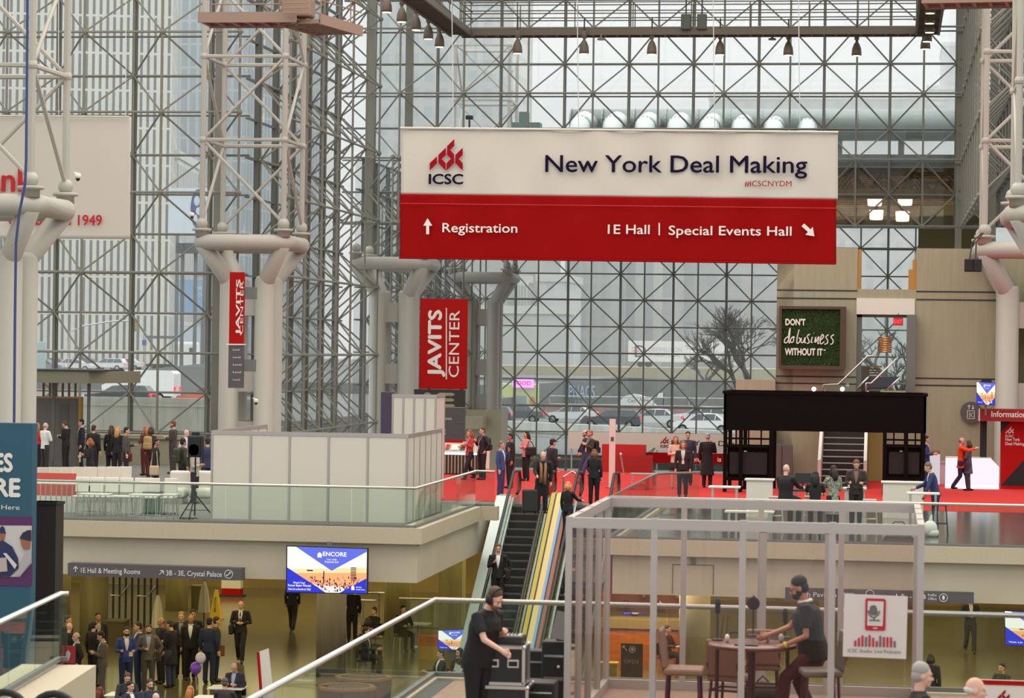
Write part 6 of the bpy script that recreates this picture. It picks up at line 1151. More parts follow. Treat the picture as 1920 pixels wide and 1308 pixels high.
p = onZ(1185, 1278, ZB); t = thing('notice_board', 'black open sign board with round white emblem in front of the coffee counter', 'sign', (p.x, p.y, ZB)); a = LP(t, 1164, 1245); c = LP(t, 1205, 1245); z1 = LP(t, 1185, 1206)[2]; MB().bb((a[0], 0, .1), (c[0], .05, z1)).build('board', gmat((62, 50, 44), .6), t)
TX(t, 'OPEN', 1170, 1197, 1243, 8, gmat((150, 140, 130), .6), off=.02); b = MB(); e = LP(t, 1185.5, 1217); k2 = abs(LP(t, 1191, 1217)[0]-e[0])
b.path([(e[0]+k2*math.cos(i*.3142), -.012, e[2]+k2*math.sin(i*.3142)) for i in range(20)], .012, 4, True); b.ball((e[0], -.012, e[2]), (k2*.45, .01, k2*.6), 8, 6); b.tube((e[0]-k2*.7, -.012, e[2]), (e[0]+k2*.7, -.012, e[2]), .012, 4); b.build('round_emblem', gmat((196, 200, 186), .6), t); b = MB(); q = LP(t, 1168, 1210, -.012); b.tube(q, (q[0]+.12, -.012, q[2]-.14), .012, 4); b.tube(q, (q[0]+.07, -.012, q[2]), .012, 4); b.tube(q, (q[0], -.012, q[2]-.07), .012, 4); b.build('arrow', M['letter'], t)
for px, py, w, lab in ((1140, 1266, .5, 'yellow low crate left of the open sign board'), ):
    t = thing('crate', lab, 'crate', onZ(px, py, ZB)); MB().bb((-w/2, 0, 0), (w/2, .4, .34)).build('body', gmat((170, 146, 56), .6), t); MB().bb((-w/2-.02, -.02, .3), (w/2+.02, .42, .36)).build('rim', gmat((186, 160, 70), .6), t)
p = onZ(800, 1236, ZB); t = thing('wood_screen', 'orange wood screen panel seen through the rail glass', 'screen', (p.x, p.y, ZB)); a = LP(t, 785, 1220); c = LP(t, 826, 1220); MB().bb((a[0], 0, .4), (c[0], .08, LP(t, 800, 1190)[2])).build('panel', M['orange_wood'], t); MB().bb((a[0], 0, 0), (c[0], .1, .4)).build('base', gmat((170, 140, 40), .6), t)
t = thing('curved_rail', 'curved chrome rail around the stair opening by the olive pillar', 'railing', onZ(705, 1172, ZB), kind='structure'); b = MB(); b.path([(.95*math.cos(R(a)), 1.4*math.sin(R(a)), .95) for a in range(60, 300, 15)], .04, 8); b.build('rail', M['chrome'], t, True)
for a in range(60, 300, 40): MB().tube((.95*math.cos(R(a)), 1.4*math.sin(R(a)), 0), (.95*math.cos(R(a)), 1.4*math.sin(R(a)), .95), .025).build('post', M['chrome'], t)
p = onZ(1000, 1190, ZB); guard('railing', [(onZ(735, 1190, ZB).x, p.y), (onZ(905, 1192, ZB).x, p.y)], 'glass rail on the lower level behind the seated guests', z=ZB)
for px, py, lab, hh in ((382, 1182, 'closed white umbrella on a dark pole beside the caution cone', 1.55), (295, 1206, 'closed pale umbrella behind the crowd', 1.45)):
    t = thing('closed_umbrella', lab, 'umbrella', onZ(px, py, ZB)); MB().tube((0, 0, 0), (0, 0, hh+.1), .02, 6).build('pole', M['dark'], t); b = MB(); n = 16; vs = []
    for r, z in ((.17, hh-.95), (.15, hh-.6), (.11, hh-.25), (.05, hh), (.015, hh+.06)): vs.append((r, z))
    for i in range(len(vs)-1): pass
    o = len(b.v); V = []
    for r, z in vs: V += [(r*(1+.16*(k % 2))*math.cos(k*2*math.pi/n), r*(1+.16*(k % 2))*math.sin(k*2*math.pi/n), z) for k in range(n)]
    b.add(V, [(i*n+k, i*n+(k+1) % n, (i+1)*n+(k+1) % n, (i+1)*n+k) for i in range(len(vs)-1) for k in range(n)]+[tuple(range(n))[::-1]]); b.build('canopy', gmat((206, 200, 178), .8), t); MB().lathe((0, 0, 0), [(.2, 0), (.2, .06), (.04, .09)], 14).build('base', M['dark'], t)
t = thing('caution_cone', 'tall yellow caution cone with black lettering on the polished floor', 'cone', onZ(405, 1160, ZB)); b = MB(); b.add([(-.19, -.19, .04), (.19, -.19, .04), (.19, .19, .04), (-.19, .19, .04), (-.045, -.045, .98), (.045, -.045, .98), (.045, .045, .98), (-.045, .045, .98)], [(0, 1, 5, 4), (1, 2, 6, 5), (2, 3, 7, 6), (3, 0, 4, 7), (4, 5, 6, 7)]); b.build('body', gmat((206, 170, 44), .5), t); MB().box((0, 0, .02), (.46, .46, .04)).build('base', gmat((190, 156, 40), .5), t)
text_mesh('CAUTION', .12, M['black'], MW(t) @ face_M((.03, -.168, .25), (0, .145, .94), (-1, 0, 0)), 'lettering', t, width=.5)
for k in range(3): MB().box((0, -.13-.02*(2-k), .3+.0*k), (.02, .004, .05)).build('mark', M['black'], t) if k == 0 else None
p = onZ(434, 1118, ZB); t = thing('white_display', 'white display box with a red lower band behind the caution cone', 'display', (p.x, p.y, ZB)); a = LP(t, 415, 1100); c = LP(t, 451, 1100); MB().bb((a[0], 0, .05), (c[0], .4, .3)).build('red_band', M['red'], t); MB().bb((a[0], 0, .3), (c[0], .4, 1.3)).build('body', M['white'], t); MB().bb((a[0]-.1, -.1, 0), (c[0]+.1, .5, .05)).build('foot', M['dark'], t)
for px, py, w, h, lab in ((212, 1212, .65, .75, 'dark olive planter box left of the crowd'), (370, 1143, .45, .8, 'dark olive bin beside the olive pillar')):
    t = thing('planter_box', lab, 'planter', onZ(px, py, ZB)); MB().bb((-w/2, 0, 0), (w/2, w, h)).build('body', gmat((74, 66, 34), .7), t); MB().bb((-w/2-.02, -.02, h), (w/2+.02, w+.02, h+.05)).build('rim', gmat((92, 82, 46), .6), t)
# octagonal planters below the landing rail
for px, py, lab in ((650, 1283, 'nearer octagonal dark planter with a brown rim below the landing rail'), (682, 1265, 'farther octagonal dark planter with a brown rim below the landing rail')):
    c = onZ(px, py, ZB+1.05); t = thing('octagonal_planter', lab, 'planter', (c.x, c.y, ZB)); MB().lathe((0, 0, 0), [(.66, 0), (.72, 1.0)], 8).build('body', gmat((40, 40, 42), .6), t); b = MB()
    o = [(.74*math.cos(k*math.pi/4), .74*math.sin(k*math.pi/4)) for k in range(8)]; i = [(.6*math.cos(k*math.pi/4), .6*math.sin(k*math.pi/4)) for k in range(8)]
    b.add([(x, y, 1.02) for x, y in o]+[(x, y, 1.02) for x, y in i]+[(x, y, .96) for x, y in o]+[(x, y, .86) for x, y in i], [(k, (k+1) % 8, 8+(k+1) % 8, 8+k) for k in range(8)]+[(16+k, 16+(k+1) % 8, (k+1) % 8, k) for k in range(8)]+[(8+k, 8+(k+1) % 8, 24+(k+1) % 8, 24+k) for k in range(8)]); b.build('rim', gmat((128, 88, 64), .6), t)
    b = MB(); rnd = random.Random(int(px)); b.lathe((0, 0, .84), [(.6, 0), (.6, .02)], 8)
    for k in range(90): a = rnd.uniform(0, 6.3); r = .56*math.sqrt(rnd.random()); b.ball((r*math.cos(a), r*math.sin(a), .88), rnd.uniform(.03, .06), 6, 4)
    b.build('pebbles', gmat((190, 186, 176), .7), t)['kind'] = 'stuff'
# boards, balloons, tables
t = thing('red_board', 'red board with two lamp icons in front of the crowd', 'sign', onZ(122, 1262, ZB+.9)); t.location.z = ZB; a = LP(t, 103, 1225); c = LP(t, 141, 1228); z0 = LP(t, 122, 1243)[2]; z1 = LP(t, 122, 1210)[2]; MB().bb((a[0], 0, z0), (c[0], .04, z1)).build('panel', gmat((150, 30, 30), .6), t); MB().bb(((a[0]+c[0])/2-.015, -.005, z0), ((a[0]+c[0])/2+.015, .045, z1)).build('divider', M['dark'], t)
for px in (112, 128): q = LP(t, px, 1228, -.012); MB().add([(q[0]-.07, -.012, q[2]+.05), (q[0], -.012, q[2]+.14), (q[0]+.07, -.012, q[2]+.05), (q[0]+.05, -.012, q[2]-.04), (q[0]+.02, -.012, q[2]-.13), (q[0]-.02, -.012, q[2]-.13), (q[0]-.05, -.012, q[2]-.04)], [tuple(range(7))[::-1]]).build('lamp_icon', gmat((176, 160, 150), .6), t)
for x in (a[0]+.06, c[0]-.06): MB().bb((x-.02, 0, 0), (x+.02, .04, z0)).build('leg', M['dark'], t)
bp = onZ(374, 1330, ZB); 
for px, py, col, lab, r in ((376, 1233, (222, 214, 206), 'white balloon on a stick above the lower level tables', .145), (367, 1252, (126, 72, 176), 'purple balloon on a stick beside the white balloon', .16)):
    q = onY(px, py, bp.y); t = thing('balloon', lab, 'balloon', (q.x, q.y, q.z), group=None); b = MB(); b.ball((0, 0, 0), (r*.92, r*.92, r), 18, 12); b.tube((0, 0, -r-.02), (0, 0, -r+.01), .02, 8, .008); b.build('bladder', gmat(col, .3), t, True); b = MB(); b.path([(0, 0, -r), (.03, .02, -r-.4), (bp.x-q.x, 0, ZB+.75-q.z)], .008, 5); b.build('stick', M['white'], t)
p = onZ(500, 1335, ZB+.3); t = thing('leaning_board', 'white leaning board with a red edge left of the landing rail', 'sign', (p.x, p.y, ZB)); q = [LP(t, 485, 1222), (0, 0, 0)]; Q = [LP(t, 484, 1222), LP(t, 503, 1215), LP(t, 516, 1330), LP(t, 492, 1330)]; b = MB(); b.add([(x, 0, z) for x, _, z in Q]+[(x, .06, z) for x, _, z in Q], [(3, 2, 1, 0), (4, 5, 6, 7), (0, 1, 5, 4), (2, 3, 7, 6), (0, 4, 7, 3), (1, 2, 6, 5)]); b.build('board', M['white'], t); b = MB(); b.tube((Q[0][0], -.01, Q[0][2]), (Q[3][0], -.01, Q[3][2]), .035, 4); b.build('red_edge', M['red'], t); MB().bb((Q[3][0], .02, 0), (Q[2][0], .3, Q[3][2]+.1)).build('foot', M['dark'], t)
def low_table(px, py, w, lab, d=.7): t = thing('low_table', lab, 'table', onZ(px, py, ZB+.74)); t.location.z = ZB; MB().bev((0, 0, .72), (w, d, .04), .015).build('tabletop', M['white'], t); MB().tube((0, 0, .02), (0, 0, .7), .04, 8).build('column', M['steel'], t); MB().lathe((0, 0, 0), [(.26, 0), (.26, .02), (.05, .05)], 16).build('foot', M['steel'], t); return t
low_table(427, 1287, .9, 'white table between two seated guests near the balloons'); low_table(232, 1300, .8, 'white table with cups at the bottom left'); low_table(395, 1306, .8, 'white table beside the blonde guest'); low_table(785, 1168, .7, 'white table behind the guests at the olive pillar'); low_table(845, 1262, .7, 'white table in front of the seated man by the rail', .5)
for px, py in ((222, 1294), (231, 1299), (247, 1296)): t = thing('paper_cup', 'white paper cup on the table at the bottom left', 'cup', onZ(px, py, ZB+.74), group='cups on the bottom left table'); MB().lathe((0, 0, 0), [(.03, 0), (.042, .11)], 10).build('cup', M['white'], t); MB().lathe((0, 0, .11), [(.045, 0), (.04, .015)], 10).build('lid', M['dark'], t)
# left landing parapet with its rail and escalator handrails
A_ = W(180, 1246, 137); B_ = W(85, 1309, 151.2); N_ = A_+(B_-A_)*3.2; wv = Vector((-1.0, -.14, 0)); ft = [A_, N_, N_+wv, A_+wv]
b = MB(); b.add([(p.x, p.y, -1.6) for p in ft]+[(p.x, p.y, .1) for p in ft], [(0, 1, 2, 3)[::-1], (4, 5, 6, 7)]+[(k, (k+1) % 4, 4+(k+1) % 4, 4+k) for k in range(4)]); o_ = struct('parapet', b, M['curb'], 'pale stone parapet of the left escalator landing', 'parapet')
b = MB(); e = Vector((.012, 0, 0)); b.add([A_+e+Vector((0, .01, -.56)), N_+e+Vector((0, 0, -.56)), N_+e+Vector((0, 0, -.53)), A_+e+Vector((0, .01, -.53))], [(0, 1, 2, 3)]); struct('groove', b, M['dark'], parent=o_)
r0 = W(112, 1114, 137); r1 = W(0, 1165, 152.8); r2 = r0+(r1-r0)*3; guard('railing', [(r2.x, r2.y), (r0.x, r0.y), (r0.x+.12, r0.y+.02)], 'glass rail on the left stone parapet', z=.05, zt=1.02)
t = thing('escalator_handrail', 'black escalator handrail loops at the bottom left corner', 'handrail', onZ(60, 1316, .3), kind='structure')
for dx in (-.35, .25): b = MB(); b.path([(dx+.42*math.cos(R(a))*.8, .3*math.sin(R(a))*.2, .4*math.sin(R(a))-.3) for a in range(0, 181, 15)], .045, 8); b.build('handrail_loop', M['black'], t, True)
t = thing('welcome_board', 'white board with red top and red emblem at the bottom right corner', 'sign', onZ(1880, 1420, 0)); a = LP(t, 1838, 1290); c = LP(t, 1922, 1290); z = LP(t, 1880, 1275)[2]; MB().bb((a[0], 0, 0), (c[0], .04, z)).build('board', M['white'], t); zz = LP(t, 1880, 1284)[2]; MB().bb((a[0], -.006, zz), (c[0], 0, z)).build('red_band', M['red'], t); logo(t, 1878, 1306, 30, M['logo_red'], M['ink'], text=False)
# ================================================================ people
def remesh(mb, name, m, parent, vox, it=3, extra=None):
    me = bpy.data.meshes.new(name); me.from_pydata(mb.v, [], mb.f); o = bpy.data.objects.new(name, me); COL.objects.link(o)
    bm = bmesh.new(); bm.from_mesh(me); bmesh.ops.recalc_face_normals(bm, faces=bm.faces[:]); bm.to_mesh(me); bm.free()
    r = o.modifiers.new('r', 'REMESH'); r.mode = 'VOXEL'; r.voxel_size = vox
    s = o.modifiers.new('s', 'SMOOTH'); s.factor = .5; s.iterations = it
    dg = bpy.context.evaluated_depsgraph_get(); nm = bpy.data.meshes.new_from_object(o.evaluated_get(dg)); bpy.data.objects.remove(o); bpy.data.meshes.remove(me)
    nm.materials.clear(); nm.materials.append(m); nm.polygons.foreach_set('use_smooth', [True]*len(nm.polygons)); nm.name = name
    o = bpy.data.objects.new(name, nm); COL.objects.link(o); o.parent = parent; return o
SKINS = {'l': (206, 158, 132), 'm': (176, 124, 96), 'd': (112, 76, 56), 'p': (220, 172, 152)}
ARM = {'down': ((.05, .02, -.29), (0, -.06, -.25)), 'phone': ((.04, -.02, -.28), (-.12, -.2, .06)), 'front': ((.05, -.03, -.28), (-.08, -.24, .02)), 'chest': ((.06, -.05, -.27), (-.15, -.15, .13)), 'reach': ((.04, -.2, -.2), (-.03, -.24, -.04)),
       'hip': ((.14, .06, -.24), (-.1, -.09, -.2)), 'hug': ((.03, -.26, -.08), (-.16, -.2, .06)), 'fold': ((.06, -.07, -.27), (-.26, -.1, .04)), 'table': ((.06, -.13, -.25), (-.09, -.24, .0)), 'lean': ((.06, -.16, -.23), (-.02, -.14, -.2)), 'swing': ((.05, .12, -.26), (0, .02, -.25)), 'fwd': ((.05, -.12, -.26), (0, -.12, -.22)), 'clasp': ((.08, 0, -.28), (-.2, -.15, .0)), 'tbl': ((.07, -.05, -.28), (-.04, -.25, -.06)), 'face': ((.05, -.14, -.22), (-.1, -.06, .25))}
LEGP = {'stand': (((.1, -.01, .48), (.1, .02, .085)), ((.1, -.01, .48), (.1, .02, .085))), 'walk': (((.09, -.17, .50), (.08, -.22, .085)), ((.09, .02, .48), (.09, .27, .13))), 'stride': (((.09, -.24, .52), (.08, -.34, .085)), ((.09, .06, .48), (.09, .40, .15))),
       'sit': (((.12, -.42, .52), (.12, -.40, .085)), ((.12, -.42, .52), (.12, -.38, .085))), 'perch': (((.12, -.3, .60), (.12, -.36, .085)), ((.12, -.16, .52), (.12, .05, .085)))}
PEOPLE = 0
def person(label, px, py, z, face, top, bot, hair='short', hc=(40, 30, 26), arms=('down', 'down'), legs='stand', H=1.74, skin='l', lean=0, shirt=None, tie=None, hem=.82, fem=False, skirt=None, beard=None, look=0, nod=8, vox=.016, sleeve=1, fat=1.0, lanyard=None, seat=.45, shoes=(24, 22, 22), hood=None, pattern=None, group=None, at=None, hairvol=1.0, cap=None, turn=0):
    """one figure; px, py: the top of the head in the picture; face: 0 towards the viewer, 90 right, 180 away, -90 left"""
    global PEOPLE; PEOPLE += 1
    k = H/1.75; drop = 0
    if legs == 'sit': drop = .93-(seat/k+.1)
    if legs == 'perch': drop = .06
    hh = (1.75-drop)*k-(1-math.cos(R(lean)))*.8*k; p = at or onZ(px, py, z+hh)
    t = thing('person', label, 'person', (p.x, p.y, z), R(face), group); t.scale = (k, k, k)
    LM = Matrix.Translation((0, 0, .92-drop)) @ Matrix.Rotation(R(lean), 4, 'X') @ Matrix.Rotation(R(turn), 4, 'Z') @ Matrix.Translation((0, 0, -.92))      # torso frame
    HM = LM @ Matrix.Translation((0, .01, 1.5)) @ Matrix.Rotation(R(look), 4, 'Z') @ Matrix.Rotation(R(nod-lean*.5), 4, 'X') @ Matrix.Translation((0, -.01, -1.5))
    U = lambda q: LM @ Vector(q); Hd = lambda q: HM @ Vector(q)
    def xf(mb, M_, i=0): mb.v[i:] = [tuple(M_ @ Vector(v)) for v in mb.v[i:]]; return mb
    sw = .175 if fem else .195; sk = gmat(SKINS[skin], .55)
    B = MB()                                                                     # the whole body, one surface
    def loft(mb, rings, n=16):
        i0 = len(mb.v); vs = []
        for (zz, rx, ry, yo) in rings: vs += [(rx*math.cos(2*math.pi*j/n), yo+ry*math.sin(2*math.pi*j/n), zz) for j in range(n)]
        fs = [(i*n+j, i*n+(j+1) % n, (i+1)*n+(j+1) % n, (i+1)*n+j) for i in range(len(rings)-1) for j in range(n)]+[tuple(range(n))[::-1], tuple((len(rings)-1)*n+j for j in range(n))]
        mb.add(vs, fs); return i0
    i0 = loft(B, [(.86, .13, .09, 0), (.98, .14, .095, 0), (1.08, .12, .085, 0), (1.28, .145, .1, 0), (1.4, .13, .08, .01), (1.47, .06, .055, .015)]); xf(B, LM, i0)
    i0 = len(B.v); B.ball((0, .012, 1.655), (.072, .09, .094), 16, 12); B.ball((0, -.022, 1.6), (.057, .066, .082), 14, 10); B.ball((0, -.066, 1.55), (.03, .024, .022), 8, 6); B.tube((0, -.08, 1.645), (0, -.107, 1.603), .009, 8, .017); B.ball((0, -.1, 1.602), (.018, .012, .01), 8, 6)
    for sx in (-1, 1): B.ball((sx*.074, .012, 1.62), (.011, .022, .031), 8, 6); B.ball((sx*.032, -.073, 1.662), (.026, .014, .009), 8, 6); B.ball((sx*.04, -.06, 1.605), (.022, .02, .02), 8, 6)
    B.ball((0, -.082, 1.575), (.024, .01, .012), 8, 6); xf(B, HM, i0)
    B.path([U((0, .02, 1.42)), U((0, .012, 1.5)), Hd((0, .008, 1.58))], [.058, .052, .052], 12)
    S, E, Wr = {}, {}, {}; pants = MB(); jack = MB()
    for n, sx in enumerate((1, -1)):                                             # +x is the figure's left
        a = ARM[arms[n]]; s = Vector((sx*sw, .005, 1.415)); e = s+Vector((sx*a[0][0], a[0][1], a[0][2])); w = e+Vector((sx*a[1][0], a[1][1], a[1][2])); S[sx], E[sx], Wr[sx] = U(s), U(e), U(w)
        B.path([U((sx*.1, .005, 1.39)), S[sx], E[sx], Wr[sx]], [.05, .046, .038, .026], 10)
        d = (Wr[sx]-E[sx]).normalized(); pn = (LM.to_3x3() @ Vector((sx, 0, 0))); pn = (pn-d*pn.dot(d)).normalized(); q = d.cross(pn); hand = Wr[sx]+d*.05        # hand: palm, four bent fingers, thumb
        B.path([Wr[sx]-d*.01, Wr[sx]+d*.04, Wr[sx]+d*.085], [.026, .036, .034], 8)
        for f, (o, L) in enumerate(((-.028, .062), (-.0095, .072), (.0095, .067), (.028, .052))):
            b0 = Wr[sx]+d*.08+q*o; b1 = b0+d*L*.5-pn*.012*sx; b2 = b1+d*L*.42-pn*.03*sx; B.path([b0, b1, b2], [.0105, .0095, .008], 6)
        b0 = Wr[sx]+d*.03-q*.03; B.path([b0, b0+d*.03-q*.022, b0+d*.06-q*.02-pn*.012*sx], [.012, .011, .009], 6)
        lg = LEGP[legs][n]; hp = Vector((sx*.09, 0, .9-drop)); kn = Vector((sx*lg[0][0], lg[0][1], lg[0][2])); an = Vector((sx*lg[1][0], lg[1][1], lg[1][2]))
        if legs == 'sit': kn.z = seat/k+.06; an.y = kn.y+.03; hp.z = seat/k+.1
        B.path([hp, kn, an, an+Vector((0, -.1, -.04))], [.075, .05, .034, .03], 10)
        pants.path([Vector((sx*.07, 0, .97-drop)), hp+Vector((0, 0, -.02)), (hp+kn)/2, kn, (kn+an)/2, an+Vector((0, 0, -.01))], [.11*fat, .105*fat, .092, .074, .07, .066], 12)
        sl = [S[sx]+(U((0, 0, 1.4))-S[sx])*.45, S[sx], (S[sx]+E[sx])/2, E[sx], (E[sx]+Wr[sx])/2, Wr[sx]-d*.01]; rr = [.078, .072, .064, .056, .05, .044]
        if sleeve < 1: sl = sl[:3]+[S[sx]+(E[sx]-S[sx])*.72]; rr = [.078, .07, .064, .062]
        jack.path(sl, [x*(.9 if fem else 1) for x in rr], 12)
        b = MB(); tw = Vector((0, -.085, -.045)); b.ball((an.x, an.y-.06, an.z-.045), (.044, .125, .042), 12, 8); b.ball((an.x, an.y, an.z-.02), (.042, .055, .06), 10, 6)
        b.build('shoe', gmat(shoes, .4), t, True)
    hp_ = .155 if not fem else .16
    i0 = loft(pants, [(.84-drop, hp_*.9*fat, .115*fat, 0), (.93-drop, hp_*fat, .12*fat, 0), (1.03-drop, .14*fat, .105*fat, 0)])
    f = fat*(.93 if fem else 1)
    tor = [(1.04, .165*f, .122*fat, 0), (1.1, (.15 if fem else .165)*f, .115*fat, 0), (1.28, .185*f, .13*f, 0), (1.38, .175*f, .112*f, .008), (1.44, .125, .085, .014), (1.485, .07, .066, .016)]
    lo = [(.84, .18*f, .135*fat, 0)] if hem >= .8 else [(hem, (.19+.12*(.8-hem))*f, (.15+.1*(.8-hem))*f, .01), (.84, .18*f, .14*fat, 0)]
    if legs == 'sit': lo = [(.88, .18*f, .135*fat, 0)]
    i0 = loft(jack, lo+tor); xf(jack, LM, i0)
    bo = remesh(B, 'body', sk, t, min(vox*.82, .0125), 2)
    tm = gmat(top, .8) if not pattern else mat('patterned_cloth', top, .8, var=.45, vscale=22, detail=2); jk = remesh(jack, 'jacket' if sleeve == 1 else 'shirt', tm, t, vox, 4)
    if skirt: b = MB(); loft(b, [(skirt[1]-drop, .2, .17, 0), (.75-drop, .18, .15, 0), (.95-drop, .155, .12, 0), (1.03-drop, .14, .11, 0)]); b.build('skirt', gmat(skirt[0], .8), t, True)
    else: remesh(pants, 'trousers', gmat(bot, .8), t, vox, 4)
    def front(zs, name, m, off):
        b = MB(); vs = []
        for (zz, w) in zs:
            r = [q for q in tor]; i = max(j for j in range(len(r)) if r[j][0] <= zz or j == 0); j = min(i+1, len(r)-1); u = 0 if i == j else (zz-r[i][0])/(r[j][0]-r[i][0]); ry = r[i][2]*(1-u)+r[j][2]*u; yo = r[i][3]*(1-u)+r[j][3]*u; rx = r[i][1]*(1-u)+r[j][1]*u
            for x in (-w, -w/2, 0, w/2, w): vs.append(U((x, yo-ry*math.sqrt(max(.05, 1-(x/rx)**2))-off, zz)))
        b.add(vs, [(i*5+j, i*5+j+1, i*5+j+6, i*5+j+5) for i in range(len(zs)-1) for j in range(4)]); o = b.build(name, m, jk, True); sd = o.modifiers.new('thickness', 'SOLIDIFY'); sd.thickness = .012; return o
    if shirt: front([(1.1, .008), (1.2, .03), (1.3, .048), (1.4, .06), (1.47, .055)], 'shirt_front', gmat(shirt, .7), .006); b = MB(); b.path([U((.07*math.cos(a*.6283), .014+.062*math.sin(a*.6283), 1.485)) for a in range(10)], .014, 6, True); b.build('collar', gmat(shirt, .7), jk, True)
    if tie: front([(1.12, .014), (1.2, .024), (1.38, .018), (1.45, .014)], 'necktie', gmat(tie, .6), .016)
    if lanyard: b = MB(); b.path([U((-.06, -.05, 1.46)), U((-.04, -.145, 1.3)), U((0, -.15, 1.15)), U((.04, -.145, 1.3)), U((.06, -.05, 1.46))], .007, 5); b.box(U((0, -.155, 1.1)), (.08, .012, .11)); b.build('lanyard_badge', gmat(lanyard, .6), jk)
    hm = gmat(hc, .7); b = MB(); v = hairvol
    if hair in ('short', 'long', 'bun', 'bob'): b.ball((0, .03, 1.69), (.082*v, .09*v, .081*v), 16, 12); b.ball((0, .045, 1.63), (.077*v, .068*v, .075*v), 14, 10)
    if hair == 'long': b.path([(0, .05, 1.68), (0, .075, 1.58), (0, .09, 1.44), (0, .08, 1.36)], [.07, .085, .085, .05], 12); b.path([(.06, .0, 1.7), (.083, .01, 1.6), (.085, .02, 1.46)], [.02, .028, .025], 8); b.path([(-.06, .0, 1.7), (-.083, .01, 1.6), (-.085, .02, 1.46)], [.02, .028, .025], 8)
    if hair == 'bob': b.path([(0, .04, 1.68), (0, .06, 1.58), (0, .055, 1.5)], [.08, .095, .08], 12); b.path([(.07, -.01, 1.69), (.088, 0, 1.6), (.08, 0, 1.52)], [.025, .032, .028], 8); b.path([(-.07, -.01, 1.69), (-.088, 0, 1.6), (-.08, 0, 1.52)], [.025, .032, .028], 8)
    if hair == 'fringe': b.ball((0, .035, 1.625), (.08, .078, .045), 14, 10)
    if hair != 'bald': xf(b, HM); b.build('hair', hm, t, True)
    if cap: b = MB(); b.ball((0, .012, 1.705), (.084, .1, .07), 14, 10); b.box((0, -.11, 1.695), (.12, .1, .014)); xf(b, HM); b.build('cap', gmat(cap, .7), t, True)
    if beard: b = MB(); b.ball((0, -.048, 1.566), (.056, .05, .043), 14, 10); b.ball((.05, -.015, 1.59), (.016, .035, .04), 8, 6); b.ball((-.05, -.015, 1.59), (.016, .035, .04), 8, 6); b.ball((0, -.088, 1.588), (.032, .012, .008), 8, 6); xf(b, HM); b.build('beard', gmat(beard, .8), t, True)
    b = MB(); [b.ball((sx*.031, -.083, 1.638), (.0095, .007, .006), 8, 6) for sx in (-1, 1)]; xf(b, HM); b.build('eyes', gmat((44, 32, 28), .3), bo, True)
    b = MB(); [b.tube((sx*.015, -.089, 1.663), (sx*.047, -.078, 1.666), .0045, 6) for sx in (-1, 1)]; xf(b, HM); b.build('eyebrows', hm if hair != 'bald' else gmat((110, 84, 66), .7), bo)
    b = MB(); b.ball((0, -.09, 1.574), (.021, .006, .0055), 8, 6); xf(b, HM); b.build('mouth', gmat((150, 84, 78), .5), bo, True)
    return t, S, E, Wr, U, Hd
def held(pt, lp, name, label, cat):          # a thing carried by a person, placed in that person's own frame
    q = MW(pt) @ Vector(lp); t = thing(name, label, cat, q, pt.rotation_euler.z); return t
def bag(pr, side, label, col, w=.3, h=.3, d=.14, zz=.85, y=0, x=.26, strap=True):
    t = held(pr[0], (side*x, y, zz-h/2), 'shoulder_bag', label, 'bag'); MB().bev((0, 0, h/2), (d, w, h), .05, seg=3).build('body', gmat(col, .6), t)
    b = MB(); top = 1.44-(zz-h/2) if strap else h+.18; b.path([(0, -w*.35, h*.9), (-side*.03 if strap else 0, -w*.2, top*.8), (-side*.1 if strap else 0, 0, top), (-side*.03 if strap else 0, w*.2, top*.8), (0, w*.35, h*.9)], .014, 6); b.build('strap', gmat(col, .6), t); return t
def backpack(pr, label, col): t = held(pr[0], (0, .2, .98), 'backpack', label, 'bag'); MB().bev((0, 0, .22), (.3, .18, .46), .08, seg=3).build('body', gmat(col, .7), t); MB().bev((0, .1, .12), (.24, .08, .2), .03).build('pocket', gmat(col, .6), t); return t
BLK = (26, 24, 27); NVY = (34, 42, 74); GRY = (84, 78, 76); BRN = (70, 50, 34); BLD = (186, 140, 84); DRK = (36, 28, 26); WHT_ = (220, 216, 212); SIL = (160, 156, 152)
P = person
# --- queue on the left upper deck
P('blonde woman in a red top and black trousers at the left end of the queue', 70, 793, 0, 160, (206, 36, 30), BLK, 'long', BLD, fem=True, arms=('fold', 'fold'), H=1.68)
P('bald man in a white shirt and dark trousers next to the red topped woman', 85, 792, 0, 145, (226, 224, 222), (50, 44, 44), 'fringe', SIL, arms=('fold', 'fold'), skin='p', H=1.74)
P('man in a black suit looking at his phone before the grey vestibule', 124, 788, 0, -100, BLK, BLK, hc=(90, 62, 40), arms=('phone', 'phone'), shirt=WHT_, nod=28, H=1.78)
P('dark haired man in a navy suit beside the brass edge of the vestibule', 153, 786, 0, -70, (30, 32, 48), BLK, hc=DRK, shirt=WHT_, tie=(120, 90, 40), H=1.8)
pr = P('person in a black coat seen from behind right of the navy suit', 176, 797, 0, 160, BLK, BLK, hc=(60, 44, 36), H=1.74); bag(pr, 1, 'black shoulder bag of the person in the black coat', BLK, zz=.8)
pr = P('ginger haired woman in black holding a white folder', 169, 822, 0, -80, BLK, BLK, 'bob', (150, 84, 46), fem=True, arms=('front', 'phone'), H=1.6); t = held(pr[0], (.04, -.32, 1.0), 'folder', 'white folder held by the ginger haired woman', 'folder'); MB().box((0, 0, .12), (.22, .02, .3)).build('cover', M['white'], t)
pr = P('woman with long dark hair in a black coat seen from behind', 209, 798, 0, 180, BLK, BLK, 'long', (66, 44, 30), fem=True, H=1.72, hem=.72)
P('blonde woman in black behind the long haired woman', 221, 800, 0, 170, BLK, BLK, 'long', BLD, fem=True, H=1.7)
